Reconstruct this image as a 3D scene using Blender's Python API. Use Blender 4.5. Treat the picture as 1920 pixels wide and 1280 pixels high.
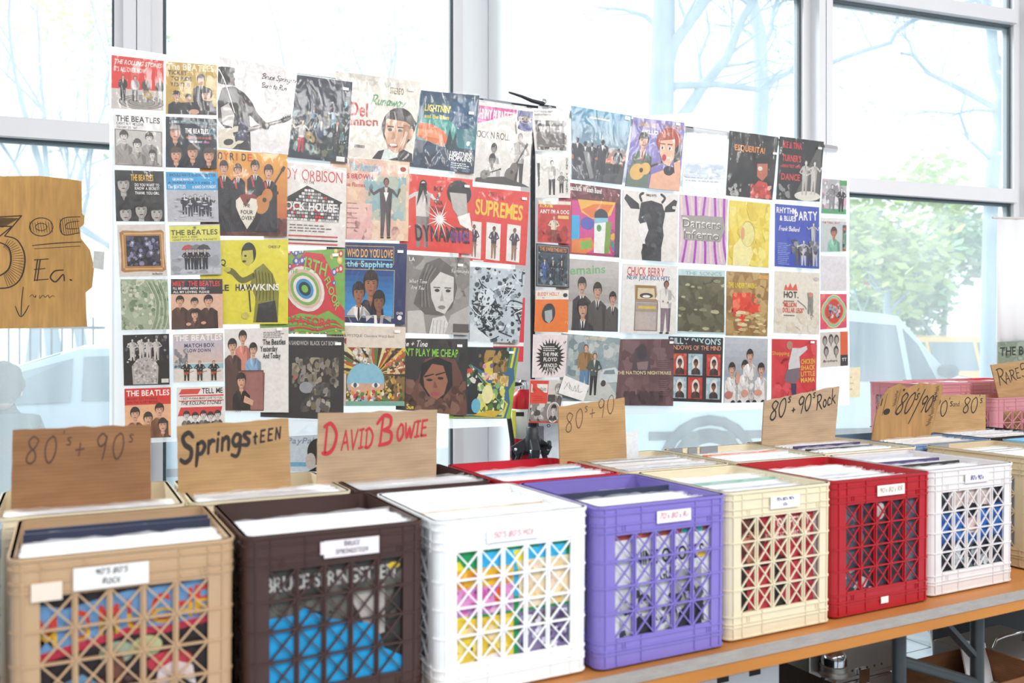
import bpy, bmesh, math, random
from math import sin, cos, pi, radians, tan, atan2, sqrt
from mathutils import Vector, Matrix
from mathutils.geometry import tessellate_polygon
for o in list(bpy.data.objects): bpy.data.objects.remove(o)
SC = bpy.context.scene
COL = SC.collection
random.seed(7)

# ------------------------------------------------------------------ camera, sky, lights, exposure
CAMZ = 1.404
YAW = radians(27.3)
cam = bpy.data.cameras.new('camera')
cam.sensor_width = 36.0
cam.lens = 36.0*1624/1920
cam.shift_y = 10/1920
cam.clip_start = 0.05
cam.clip_end = 300
cam.dof.use_dof = True
cam.dof.focus_distance = 3.3
cam.dof.aperture_fstop = 3.0
camo = bpy.data.objects.new('camera', cam)
COL.objects.link(camo)
camo.location = (0, 0, CAMZ)
camo.rotation_euler = (pi/2, 0, -YAW)
SC.camera = camo

world = bpy.data.worlds.new('world'); SC.world = world
world.use_nodes = True
bg = world.node_tree.nodes['Background']
bg.inputs[0].default_value = (0.93, 0.97, 1.0, 1)
bg.inputs[1].default_value = 1.0

def sun_lamp(name, d, strength, angle, color):
    l = bpy.data.lights.new(name, 'SUN'); l.energy = strength; l.angle = angle; l.color = color
    o = bpy.data.objects.new(name, l); COL.objects.link(o)
    o.rotation_euler = Vector(d).to_track_quat('-Z', 'Y').to_euler()
    o.location = (2, 8, 9)
    return o
sun_lamp('sun', (0.38, -0.72, -0.62), 3.2, radians(24), (1, .98, .95))

def area_lamp(name, loc, target, size, power, color=(1, 1, 1)):
    l = bpy.data.lights.new(name, 'AREA'); l.shape = 'RECTANGLE'; l.size, l.size_y = size; l.energy = power; l.color = color
    o = bpy.data.objects.new(name, l); COL.objects.link(o)
    o.location = loc
    o.rotation_euler = (Vector(target)-Vector(loc)).to_track_quat('-Z', 'Y').to_euler()
    return o
area_lamp('fill_lamp', (1.2, -1.6, 3.7), (1.9, 2.2, 1.4), (2.2, .5), 40, (1, .985, .96))  # added lamp, unseen: soft frontal fill and glints on the sleeves
area_lamp('fill_lamp', (4.2, -1.0, 3.7), (2.8, 2.4, 1.4), (2.2, .5), 40, (1, .985, .96))  # second added fill lamp, likewise out of view

SC.view_settings.view_transform = 'Standard'
SC.view_settings.look = 'None'
SC.view_settings.exposure = 0.85
SC.view_settings.gamma = 1.0
SC.view_settings.use_curve_mapping = False
SC.cycles.max_bounces = 10
SC.cycles.transparent_max_bounces = 40
SC.cycles.diffuse_bounces = 4
SC.cycles.glossy_bounces = 3
SC.cycles.transmission_bounces = 6
SC.cycles.caustics_reflective = False
SC.cycles.caustics_refractive = False
SC.cycles.sample_clamp_indirect = 4
SC.cycles.use_denoising = True

# ------------------------------------------------------------------ photo geometry
CY0 = 650.0
def ray(px, py):
    u = (px-960)/1624
    return Vector((sin(YAW)+cos(YAW)*u, cos(YAW)-sin(YAW)*u, (CY0-py)/1624))
def at_y(px, py, Y):            # point of the plane Y = const seen at a photo pixel
    d = ray(px, py); return Vector((0, 0, CAMZ)) + d*(Y/d.y)
def at_d(px, py, dist):         # point at a given depth along the view axis
    return Vector((0, 0, CAMZ)) + ray(px, py)*dist
def x_at(px, Y): return at_y(px, 650, Y).x
# the window wall: runs at a slight angle to the tables
WO = Vector((2.006, 3.887, 0)); WROT = radians(-9.4)
WA = Vector((cos(WROT), sin(WROT), 0)); WN = Vector((-sin(WROT), cos(WROT), 0))
def win_d(px):
    return 4.374/(1-.3235*(px-960)/1624)
def win_s(px): return (px-960)/1624*win_d(px)/.9516
def win_z(px, py): return CAMZ+(CY0-py)/1624*win_d(px)

# ------------------------------------------------------------------ object helpers
def link(o, parent=None):
    COL.objects.link(o)
    if parent is not None: o.parent = parent
    return o
def tag(o, label=None, cat=None, group=None, kind=None):
    if label: o['label'] = label
    if cat: o['category'] = cat
    if group: o['group'] = group
    if kind: o['kind'] = kind
    return o
def empty(name, loc=(0, 0, 0), rz=0.0, label=None, cat=None, group=None, kind=None):
    o = bpy.data.objects.new(name, None); COL.objects.link(o)
    o.empty_display_size = .05
    o.location = loc; o.rotation_euler = (0, 0, rz)
    return tag(o, label, cat, group, kind)
def plabel(o, label): o['label'] = label; return o

class MB:
    """collects shapes and becomes ONE mesh object"""
    def __init__(s): s.v = []; s.f = []; s.sm = []
    def add(s, vs, fs, smooth=False, M=None):
        n = len(s.v)
        s.v += [tuple(M @ Vector(p)) if M is not None else tuple(p) for p in vs]
        s.f += [tuple(i+n for i in f) for f in fs]; s.sm += [smooth]*len(fs)
        return s
    def box(s, x0, y0, z0, x1, y1, z1, M=None):
        vs = [(x0,y0,z0),(x1,y0,z0),(x1,y1,z0),(x0,y1,z0),(x0,y0,z1),(x1,y0,z1),(x1,y1,z1),(x0,y1,z1)]
        return s.add(vs, [(0,3,2,1),(4,5,6,7),(0,1,5,4),(1,2,6,5),(2,3,7,6),(3,0,4,7)], False, M)
    def bar(s, a, b, w, h, up=(0,0,1)):
        a = Vector(a); b = Vector(b); d = b-a; L = d.length
        if L < 1e-6: return s
        d.normalize(); upv = Vector(up)
        sd = d.cross(upv)
        if sd.length < 1e-4: sd = d.cross(Vector((1,0,0)))
        sd.normalize(); u = sd.cross(d)
        vs = []
        for p in (a, b):
            for sx, sy in ((-1,-1),(1,-1),(1,1),(-1,1)): vs.append(p+sd*(sx*w/2)+u*(sy*h/2))
        return s.add(vs, [(3,2,1,0),(4,5,6,7),(0,1,5,4),(1,2,6,5),(2,3,7,6),(3,0,4,7)])
    def tube(s, pts, r, n=10, caps=True):
        pts = [Vector(p) for p in pts]
        rs = r if isinstance(r, (list, tuple)) else [r]*len(pts)
        vs = []; prev = None
        for i, p in enumerate(pts):
            t = (pts[min(i+1, len(pts)-1)]-pts[max(i-1, 0)]).normalized()
            if prev is None:
                a = t.cross(Vector((0,0,1)))
                if a.length < .05: a = t.cross(Vector((1,0,0)))
            else:
                a = prev - t*prev.dot(t)
            a.normalize(); prev = a; b = t.cross(a)
            for k in range(n):
                an = 2*pi*k/n; vs.append(p+(a*cos(an)+b*sin(an))*rs[i])
        fs = []
        for i in range(len(pts)-1):
            for k in range(n):
                k2 = (k+1) % n; fs.append((i*n+k, i*n+k2, (i+1)*n+k2, (i+1)*n+k))
        s.add(vs, fs, True)
        if caps:
            s.add(vs[:n], [tuple(range(n))[::-1]]); s.add(vs[-n:], [tuple(range(n))])
        return s
    def lathe(s, prof, n=20, M=None, smooth=True):
        vs = []
        for r, z in prof:
            for k in range(n): vs.append((r*cos(2*pi*k/n), r*sin(2*pi*k/n), z))
        fs = []
        for i in range(len(prof)-1):
            for k in range(n):
                k2 = (k+1) % n; fs.append((i*n+k, i*n+k2, (i+1)*n+k2, (i+1)*n+k))
        fs.append(tuple(range(n))[::-1]); fs.append(tuple((len(prof)-1)*n+k for k in range(n)))
        return s.add(vs, fs, smooth, M)
    def prism(s, pts, t, M=None):
        """polygon pts (x, z) extruded from y = 0 to y = t"""
        n = len(pts)
        tri = tessellate_polygon([[Vector((p[0], p[1], 0)) for p in pts]])
        vs = [(p[0], 0, p[1]) for p in pts]+[(p[0], t, p[1]) for p in pts]
        fs = [tuple(x) for x in tri]+[tuple(i+n for i in x[::-1]) for x in tri]
        for i in range(n):
            j = (i+1) % n; fs.append((i, j, j+n, i+n))
        return s.add(vs, fs, False, M)
    def build(s, name, mat, parent=None, fix=True, bevel=0, loc=None, rot=None):
        me = bpy.data.meshes.new(name); me.from_pydata(s.v, [], s.f)
        if any(s.sm): me.polygons.foreach_set('use_smooth', s.sm)
        if fix:
            bm = bmesh.new(); bm.from_mesh(me)
            bmesh.ops.recalc_face_normals(bm, faces=bm.faces); bm.to_mesh(me); bm.free()
        me.materials.append(mat)
        o = bpy.data.objects.new(name, me); link(o, parent)
        if bevel:
            b = o.modifiers.new('bevel', 'BEVEL'); b.width = bevel; b.segments = 2; b.limit_method = 'ANGLE'
        if loc is not None: o.location = loc
        if rot is not None: o.rotation_euler = rot
        return o

# ------------------------------------------------------------------ materials
def lin(h):
    if isinstance(h, (tuple, list)): return tuple(h[:3])
    h = h.lstrip('#'); c = [int(h[i:i+2], 16)/255 for i in (0, 2, 4)]
    return tuple(x/12.92 if x <= .04045 else ((x+.055)/1.055)**2.4 for x in c)
_M = {}
def mat(name, c, rough=.5, metal=0.0, var=.0, vscale=20, bump=0.0, bscale=60, stretch=(1,1,1), trans=0.0, coat=0.0, spec=.5):
    if name in _M: return _M[name]
    m = bpy.data.materials.new(name); m.use_nodes = True
    nt = m.node_tree; b = nt.nodes['Principled BSDF']
    col = (*lin(c), 1)
    b.inputs['Base Color'].default_value = col
    b.inputs['Roughness'].default_value = rough; b.inputs['Metallic'].default_value = metal
    b.inputs['Coat Weight'].default_value = coat
    b.inputs['Specular IOR Level'].default_value = spec
    b.inputs['Transmission Weight'].default_value = trans
    if var or bump:
        tc = nt.nodes.new('ShaderNodeTexCoord'); mp = nt.nodes.new('ShaderNodeMapping'); mp.inputs['Scale'].default_value = stretch
        nt.links.new(tc.outputs['Object'], mp.inputs[0])
    if var:
        n = nt.nodes.new('ShaderNodeTexNoise'); n.inputs['Scale'].default_value = vscale; n.inputs['Detail'].default_value = 6
        nt.links.new(mp.outputs[0], n.inputs['Vector'])
        mx = nt.nodes.new('ShaderNodeMixRGB'); mx.blend_type = 'MIX'
        mx.inputs[1].default_value = tuple(x*(1-var) for x in col[:3])+(1,)
        mx.inputs[2].default_value = tuple(min(1, x*(1+var)) for x in col[:3])+(1,)
        nt.links.new(n.outputs['Fac'], mx.inputs[0]); nt.links.new(mx.outputs[0], b.inputs['Base Color'])
    if bump:
        n = nt.nodes.new('ShaderNodeTexNoise'); n.inputs['Scale'].default_value = bscale; n.inputs['Detail'].default_value = 4
        nt.links.new(mp.outputs[0], n.inputs['Vector'])
        bp = nt.nodes.new('ShaderNodeBump'); bp.inputs['Strength'].default_value = bump; bp.inputs['Distance'].default_value = .01
        nt.links.new(n.outputs['Fac'], bp.inputs['Height']); nt.links.new(bp.outputs[0], b.inputs['Normal'])
    _M[name] = m; return m

def mat_print():
    """printed card: the inks come with the mesh"""
    m = bpy.data.materials.new('printed_card'); m.use_nodes = True
    nt = m.node_tree; b = nt.nodes['Principled BSDF']
    a = nt.nodes.new('ShaderNodeVertexColor'); a.layer_name = 'Ink'
    tc = nt.nodes.new('ShaderNodeTexCoord'); n = nt.nodes.new('ShaderNodeTexNoise'); n.inputs['Scale'].default_value = 90; n.inputs['Detail'].default_value = 3
    nt.links.new(tc.outputs['Object'], n.inputs['Vector'])
    mx = nt.nodes.new('ShaderNodeMixRGB'); mx.blend_type = 'MULTIPLY'; mx.inputs[0].default_value = .20
    rp = nt.nodes.new('ShaderNodeValToRGB'); rp.color_ramp.elements[0].position = .3; rp.color_ramp.elements[0].color = (.55,.55,.55,1); rp.color_ramp.elements[1].position = .62
    nt.links.new(n.outputs['Fac'], rp.inputs[0])
    nt.links.new(a.outputs['Color'], mx.inputs[1]); nt.links.new(rp.outputs[0], mx.inputs[2])
    n2 = nt.nodes.new('ShaderNodeTexNoise'); n2.inputs['Scale'].default_value = 34; n2.inputs['Detail'].default_value = 5; n2.inputs['Roughness'].default_value = .65
    nt.links.new(tc.outputs['Object'], n2.inputs['Vector'])
    r2 = nt.nodes.new('ShaderNodeValToRGB'); r2.color_ramp.elements[0].position = .36; r2.color_ramp.elements[0].color = (.45,.45,.45,1); r2.color_ramp.elements[1].position = .56
    nt.links.new(n2.outputs['Fac'], r2.inputs[0])
    m2 = nt.nodes.new('ShaderNodeMixRGB'); m2.blend_type = 'MULTIPLY'; m2.inputs[0].default_value = .16
    nt.links.new(mx.outputs[0], m2.inputs[1]); nt.links.new(r2.outputs[0], m2.inputs[2])
    nt.links.new(m2.outputs[0], b.inputs['Base Color'])
    b.inputs['Roughness'].default_value = .45
    return m
PRINT = mat_print()

def mat_clear(name, fac_base, rough, bump, scale, stretch, milky=0.0, tint=(1,1,1), milkc=(1,1,1), streak=False, bdist=.009):
    """thin clear plastic or glass: see-through with a sheen, partly milky"""
    m = bpy.data.materials.new(name); m.use_nodes = True
    nt = m.node_tree; nt.nodes.clear(); N = nt.nodes.new; L = nt.links.new
    out = N('ShaderNodeOutputMaterial'); tr = N('ShaderNodeBsdfTransparent'); tr.inputs[0].default_value = (*tint, 1)
    gl = N('ShaderNodeBsdfGlossy'); gl.inputs['Roughness'].default_value = rough
    tc = N('ShaderNodeTexCoord'); mp = N('ShaderNodeMapping'); mp.inputs['Scale'].default_value = stretch
    L(tc.outputs['Object'], mp.inputs[0])
    oi = N('ShaderNodeObjectInfo'); ad = N('ShaderNodeVectorMath'); ad.operation = 'SCALE'; ad.inputs[3].default_value = 9.0
    cb = N('ShaderNodeCombineXYZ'); L(oi.outputs['Random'], cb.inputs[0]); L(oi.outputs['Random'], cb.inputs[2]); L(cb.outputs[0], ad.inputs[0])
    a2 = N('ShaderNodeVectorMath'); a2.operation = 'ADD'; L(mp.outputs[0], a2.inputs[0]); L(ad.outputs[0], a2.inputs[1])
    nz = N('ShaderNodeTexNoise'); nz.inputs['Scale'].default_value = scale; nz.inputs['Detail'].default_value = 3; nz.inputs['Distortion'].default_value = .6
    L(a2.outputs[0], nz.inputs['Vector'])
    lw = N('ShaderNodeLayerWeight'); lw.inputs['Blend'].default_value = .5
    if bump:
        bp = N('ShaderNodeBump'); bp.inputs['Strength'].default_value = bump; bp.inputs['Distance'].default_value = bdist
        L(nz.outputs['Fac'], bp.inputs['Height']); L(bp.outputs[0], gl.inputs['Normal']); L(bp.outputs[0], lw.inputs['Normal'])
    f0 = ((fac_base-1)/(fac_base+1))**2                      # sheen grows towards grazing view, alike from both sides
    pw = N('ShaderNodeMath'); pw.operation = 'POWER'; pw.inputs[1].default_value = 5; L(lw.outputs['Facing'], pw.inputs[0])
    fr = N('ShaderNodeMath'); fr.operation = 'MULTIPLY_ADD'; fr.inputs[1].default_value = 1-f0; fr.inputs[2].default_value = f0; L(pw.outputs[0], fr.inputs[0])
    mix = N('ShaderNodeMixShader'); L(fr.outputs[0], mix.inputs[0]); L(tr.outputs[0], mix.inputs[1]); L(gl.outputs[0], mix.inputs[2])
    last = mix
    if milky:
        tl = N('ShaderNodeBsdfTranslucent'); tl.inputs[0].default_value = (*milkc, 1)
        df = N('ShaderNodeBsdfDiffuse'); df.inputs[0].default_value = (*milkc, 1)
        m1 = N('ShaderNodeMixShader'); m1.inputs[0].default_value = .35; L(tl.outputs[0], m1.inputs[1]); L(df.outputs[0], m1.inputs[2])
        m2 = N('ShaderNodeMixShader'); L(last.outputs[0], m2.inputs[1]); L(m1.outputs[0], m2.inputs[2])
        if streak:
            rp = N('ShaderNodeMapRange'); rp.inputs['From Min'].default_value = .3; rp.inputs['From Max'].default_value = .7
            rp.inputs['To Min'].default_value = milky*.8; rp.inputs['To Max'].default_value = milky*1.2
            L(nz.outputs['Fac'], rp.inputs['Value']); L(rp.outputs[0], m2.inputs[0])
        else: m2.inputs[0].default_value = milky
        last = m2
    L(last.outputs[0], out.inputs[0]); return m
SLEEVE = mat_clear('clear_sleeve_plastic', 1.42, .10, 1.0, 9, (2.2, 1, .8), milky=.035)
FLAP = mat_clear('sleeve_flap_plastic', 1.5, .15, .8, 30, (1, 1, 1), milky=.25)
SHEET = mat_clear('hanging_sheet_plastic', 1.45, .12, .3, 5, (1, 1, 1), milky=.6)
GLASS = mat_clear('veiled_window_glass', 1.45, .02, 0, 2.5, (3, 1, .35), milky=.17, tint=(.93, .985, 1), milkc=(.9, .97, 1), streak=True)  # milky share stands in for glare haze over the street; streaks are on the glass

def mat_cardboard(name, c, vert=False, fscale=170):
    m = bpy.data.materials.new(name); m.use_nodes = True
    nt = m.node_tree; b = nt.nodes['Principled BSDF']; N = nt.nodes.new; L = nt.links.new
    b.inputs['Roughness'].default_value = .85; b.inputs['Specular IOR Level'].default_value = .2
    tc = N('ShaderNodeTexCoord'); wv = N('ShaderNodeTexWave'); wv.bands_direction = 'X' if vert else 'Z'
    wv.inputs['Scale'].default_value = fscale/20*5; wv.inputs['Distortion'].default_value = .4; wv.inputs['Detail'].default_value = 1
    L(tc.outputs['Object'], wv.inputs['Vector'])
    nz = N('ShaderNodeTexNoise'); nz.inputs['Scale'].default_value = 14; nz.inputs['Detail'].default_value = 6
    mp = N('ShaderNodeMapping'); mp.inputs['Scale'].default_value = (3, 1, .5) if vert else (.5, 1, 3); L(tc.outputs['Object'], mp.inputs[0]); L(mp.outputs[0], nz.inputs['Vector'])
    cc = lin(c); r = N('ShaderNodeValToRGB')
    r.color_ramp.elements[0].position = .3; r.color_ramp.elements[0].color = (*[x*.82 for x in cc], 1)
    r.color_ramp.elements[1].position = .7; r.color_ramp.elements[1].color = (*[min(1, x*1.12) for x in cc], 1)
    L(nz.outputs['Fac'], r.inputs[0])
    mx = N('ShaderNodeMixRGB'); mx.blend_type = 'MULTIPLY'; mx.inputs[0].default_value = .03
    L(r.outputs[0], mx.inputs[1]); L(wv.outputs['Color'], mx.inputs[2]); L(mx.outputs[0], b.inputs['Base Color'])
    bp = N('ShaderNodeBump'); bp.inputs['Strength'].default_value = .12; bp.inputs['Distance'].default_value = .0015
    L(wv.outputs['Fac'], bp.inputs['Height']); L(bp.outputs[0], b.inputs['Normal'])
    return m

# ------------------------------------------------------------------ lettering
_G = {}
def glyph(ch, bold=False):
    k = (ch, bold)
    if k in _G: return _G[k]
    cu = bpy.data.curves.new('letter', 'FONT'); cu.body = ch; cu.size = 1.0; cu.resolution_u = 3
    if bold: cu.offset = .022
    ob = bpy.data.objects.new('letter', cu); COL.objects.link(ob)
    dg = bpy.context.evaluated_depsgraph_get(); dg.update()
    me = bpy.data.meshes.new_from_object(ob.evaluated_get(dg))
    vs = [(v.co.x, v.co.y) for v in me.vertices]; fs = [tuple(p.vertices) for p in me.polygons]
    bpy.data.objects.remove(ob); bpy.data.curves.remove(cu); bpy.data.meshes.remove(me)
    x0 = min([v[0] for v in vs], default=0); x1 = max([v[0] for v in vs], default=.25)
    r = ([(v[0]-x0, v[1]) for v in vs], fs, x1-x0); _G[k] = r; return r
def text_faces(s, bold=False, gap=.07, space=.3):
    """polygons of a line of lettering, cap height about .7, starting at x = 0"""
    out = []; x = 0.0
    for ch in s:
        if ch == ' ': x += space; continue
        vs, fs, w = glyph(ch, bold)
        for f in fs: out.append([(vs[i][0]+x, vs[i][1]) for i in f])
        x += w+gap
    return out, max(x-gap, .01)

def smooth(pts, n=5):
    if len(pts) < 3: return pts
    P = [pts[0]]+list(pts)+[pts[-1]]; out = []
    for i in range(1, len(P)-2):
        p0, p1, p2, p3 = P[i-1:i+3]
        for k in range(n):
            t = k/n
            out.append(tuple(.5*((2*p1[j])+(-p0[j]+p2[j])*t+(2*p0[j]-5*p1[j]+4*p2[j]-p3[j])*t*t+(-p0[j]+3*p1[j]-3*p2[j]+p3[j])*t**3) for j in (0, 1)))
    out.append(P[-2]); return out
def ribbon(pts, w, taper=True):
    """polygons of a pen stroke"""
    L = len(pts); left = []; right = []
    for i, p in enumerate(pts):
        a = pts[max(i-1, 0)]; b = pts[min(i+1, L-1)]
        dx, dy = b[0]-a[0], b[1]-a[1]; l = sqrt(dx*dx+dy*dy) or 1
        k = w/2*(.75+.25*sin(pi*i/max(L-1, 1))) if taper else w/2
        left.append((p[0]-dy/l*k, p[1]+dx/l*k)); right.append((p[0]+dy/l*k, p[1]-dx/l*k))
    out = [[left[i], right[i], right[i+1], left[i+1]] for i in range(L-1)]
    for c in (pts[0], pts[-1]):
        out.append([(c[0]+cos(k*pi/4)*w*.37, c[1]+sin(k*pi/4)*w*.37) for k in range(8)])
    return out
# hand lettering: strokes in a box 0..1 high (y up), own width
HAND = {
 '0': (.62, [[(.35,.98),(.1,.8),(.02,.45),(.15,.08),(.36,0),(.55,.25),(.6,.6),(.5,.9),(.33,.99)]]),
 '1': (.2, [[(.1,1),(.08,.5),(.1,0)]]),
 '2': (.6, [[(.05,.8),(.25,1),(.5,.85),(.4,.5),(.05,.02),(.6,.05)]]),
 '3': (.6, [[(.05,.9),(.4,1),(.55,.8),(.25,.55),(.55,.35),(.45,.05),(.02,.08)]]),
 '5': (.6, [[(.58,.98),(.15,.95),(.1,.55),(.45,.6),(.58,.3),(.35,0),(.02,.1)]]),
 '6': (.6, [[(.5,1),(.15,.65),(.05,.25),(.25,0),(.52,.15),(.48,.42),(.1,.38)]]),
 '7': (.6, [[(.03,.95),(.6,1),(.35,.5),(.22,0)]]),
 '8': (.62, [[(.58,.88),(.3,1),(.08,.82),(.2,.6),(.45,.42),(.5,.15),(.28,0),(.05,.12),(.12,.38),(.45,.6),(.6,.85)]]),
 '9': (.6, [[(.55,.85),(.3,1),(.05,.78),(.2,.52),(.48,.62),(.56,.9),(.5,.4),(.42,0)]]),
 "'": (.14, [[(.1,1),(.05,.8)]]), '.': (.12, [[(.04,.03),(.08,.0)]]), ',': (.14, [[(.1,.05),(.02,-.15)]]),
 '+': (.5, [[(.02,.42),(.48,.45)], [(.25,.68),(.23,.2)]]),
 '/': (.55, [[(.55,1.25),(.3,.55),(.0,-.25)]]), '$': (.6, [[(.55,.85),(.2,.95),(.05,.7),(.55,.35),(.4,.05),(.02,.15)], [(.3,1.1),(.28,-.1)]]),
 's': (.42, [[(.4,.5),(.15,.52),(.06,.4),(.33,.2),(.28,.02),(.0,.03)]]),
 'S': (.6, [[(.58,.85),(.35,1),(.08,.85),(.2,.6),(.52,.42),(.5,.12),(.25,0),(.02,.1)]]),
 'p': (.5, [[(.06,.5),(.08,.1),(.05,-.4)], [(.06,.45),(.3,.55),(.46,.35),(.3,.08),(.08,.1)]]),
 'R': (.7, [[(.1,.98),(.12,.5),(.06,0)], [(.0,.95),(.4,1),(.6,.8),(.4,.55),(.12,.5)], [(.25,.52),(.45,.25),(.7,.0)]]),
 'P': (.6, [[(.1,.98),(.08,0)], [(.1,.95),(.45,.98),(.55,.72),(.1,.5)]]),
 'I': (.4, [[(.02,.95),(.4,1)], [(.22,.97),(.18,.02)], [(0,0),(.38,.05)]]),
 'i': (.16, [[(.08,.5),(.07,0)], [(.1,.75),(.09,.7)]]),
 'N': (.62, [[(.05,0),(.08,.95)], [(.08,.95),(.52,.05)], [(.52,.05),(.56,1)]]),
 'G': (.6, [[(.55,.85),(.3,1),(.05,.5),(.25,.02),(.55,.15),(.55,.45),(.35,.45)]]),
 'g': (.5, [[(.45,.5),(.2,.55),(.04,.3),(.2,.08),(.44,.2),(.46,.5),(.45,-.1),(.3,-.35),(.02,-.28)]]),
 't': (.4, [[(.2,.85),(.18,.15),(.3,.0)], [(.0,.55),(.4,.58)]]),
 'E': (.55, [[(.1,.98),(.08,.0)], [(.08,.95),(.55,1)], [(.1,.52),(.45,.54)], [(.06,.02),(.55,.04)]]),
 'e': (.46, [[(.05,.28),(.4,.32),(.3,.52),(.08,.4),(.1,.1),(.42,.08)]]),
 'D': (.75, [[(.15,.98),(.12,.05)], [(.0,.9),(.35,1),(.7,.65),(.6,.2),(.3,.0),(.0,.02)]]),
 'A': (.65, [[(.0,.0),(.3,1)], [(.3,1),(.62,.02)], [(.12,.35),(.5,.4)]]),
 'a': (.48, [[(.42,.5),(.2,.55),(.04,.3),(.15,.03),(.38,.15),(.42,.5),(.42,.1),(.5,0)]]),
 'V': (.6, [[(.0,.98),(.25,.0)], [(.25,.0),(.6,1)]]),
 'd': (.5, [[(.42,.45),(.2,.52),(.04,.28),(.15,.02),(.4,.15)], [(.44,1),(.42,.05)]]),
 'B': (.68, [[(.12,.98),(.1,.03)], [(-.15,.75),(.15,1.02),(.5,.95),(.5,.65),(.2,.52)], [(.2,.52),(.6,.42),(.58,.1),(.05,.0)]]),
 'O': (.62, [[(.3,.98),(.05,.6),(.12,.1),(.35,.0),(.58,.35),(.5,.85),(.28,.98)]]),
 'o': (.46, [[(.22,.52),(.04,.3),(.15,.03),(.36,.08),(.42,.35),(.22,.53)]]),
 'W': (.85, [[(.0,.95),(.2,.02),(.42,.7),(.6,.02),(.85,1)]]),
 'w': (.66, [[(.0,.5),(.15,.02),(.32,.4),(.48,.02),(.66,.55)]]),
 'c': (.42, [[(.4,.45),(.2,.53),(.04,.28),(.15,.02),(.42,.08)]]),
 'k': (.5, [[(.08,1),(.05,0)], [(.45,.55),(.08,.28)], [(.15,.32),(.5,.0)]]),
 'n': (.48, [[(.05,.5),(.06,.0)], [(.06,.35),(.25,.53),(.4,.4),(.42,.0)]]),
 'r': (.36, [[(.05,.5),(.06,.0)], [(.06,.3),(.2,.5),(.36,.48)]]),
 'C': (.6, [[(.56,.85),(.3,1),(.05,.5),(.25,.02),(.58,.15)]]), 'K': (.62, [[(.08,1),(.06,0)], [(.55,.95),(.08,.45)], [(.2,.52),(.62,.0)]]),
 'U': (.6, [[(.05,.98),(.06,.2),(.3,0),(.54,.2),(.56,1)]]), 'L': (.5, [[(.08,1),(.06,.02),(.5,.05)]]), 'T': (.6, [[(.0,.95),(.6,1)], [(.3,.97),(.28,0)]]),
 'M': (.8, [[(.03,0),(.1,.95)], [(.1,.95),(.4,.3)], [(.4,.3),(.7,.98)], [(.7,.98),(.76,0)]]), 'Y': (.6, [[(.02,1),(.3,.5)], [(.6,1),(.3,.5),(.26,0)]]),
 'H': (.6, [[(.06,1),(.05,0)], [(.55,1),(.54,0)], [(.05,.5),(.55,.52)]]), 'x': (.42, [[(.02,.5),(.42,0)], [(.4,.5),(.0,0)]]),
 'l': (.14, [[(.07,1),(.06,0)]]), 'v': (.42, [[(.02,.5),(.2,0)], [(.2,0),(.42,.52)]]), 'h': (.46, [[(.06,1),(.05,0)], [(.06,.35),(.24,.53),(.38,.4),(.42,0)]]),
 'y': (.46, [[(.03,.5),(.22,.08)], [(.44,.52),(.22,.05),(.05,-.4)]]), 'u': (.46, [[(.05,.5),(.06,.12),(.22,0),(.4,.12)], [(.42,.5),(.42,0)]]),
}
HAND['X'] = (.6, [[(.03,1),(.58,0)], [(.55,1),(.0,0)]])
HAND['m'] = (.7, [[(.05,.5),(.06,.0)], [(.06,.38),(.22,.53),(.32,.38),(.33,.0)], [(.33,.38),(.5,.53),(.62,.38),(.63,0)]])
HAND['F'] = (.52, [[(.1,.98),(.08,.0)], [(.08,.95),(.52,1)], [(.1,.52),(.42,.54)]])
def hand_line(s, x, y, h, w, gap=.16, space=.35, slant=0.0, rise=0.0, jitter=0.0):
    """pen strokes of a handwritten line; returns polygons and the end x; superscript marks with ^"""
    out = []; cx = x; sup = False; rnd = random.Random(s)
    for ch in s:
        if ch == ' ': cx += space*h; continue
        if ch == '^': sup = not sup; continue
        wd, st = HAND[ch]; hh = h*(.55 if sup else 1); yo = y+(cx-x)*rise+(h*.62 if sup else 0)+rnd.uniform(-1, 1)*jitter*h
        for k in st:
            pts = smooth([(cx+(p[0]+slant*p[1])*hh, yo+p[1]*hh) for p in k], 4)
            out += ribbon(pts, w*(.8 if sup else 1))
        cx += (wd+gap)*hh
    return out, cx
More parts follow.
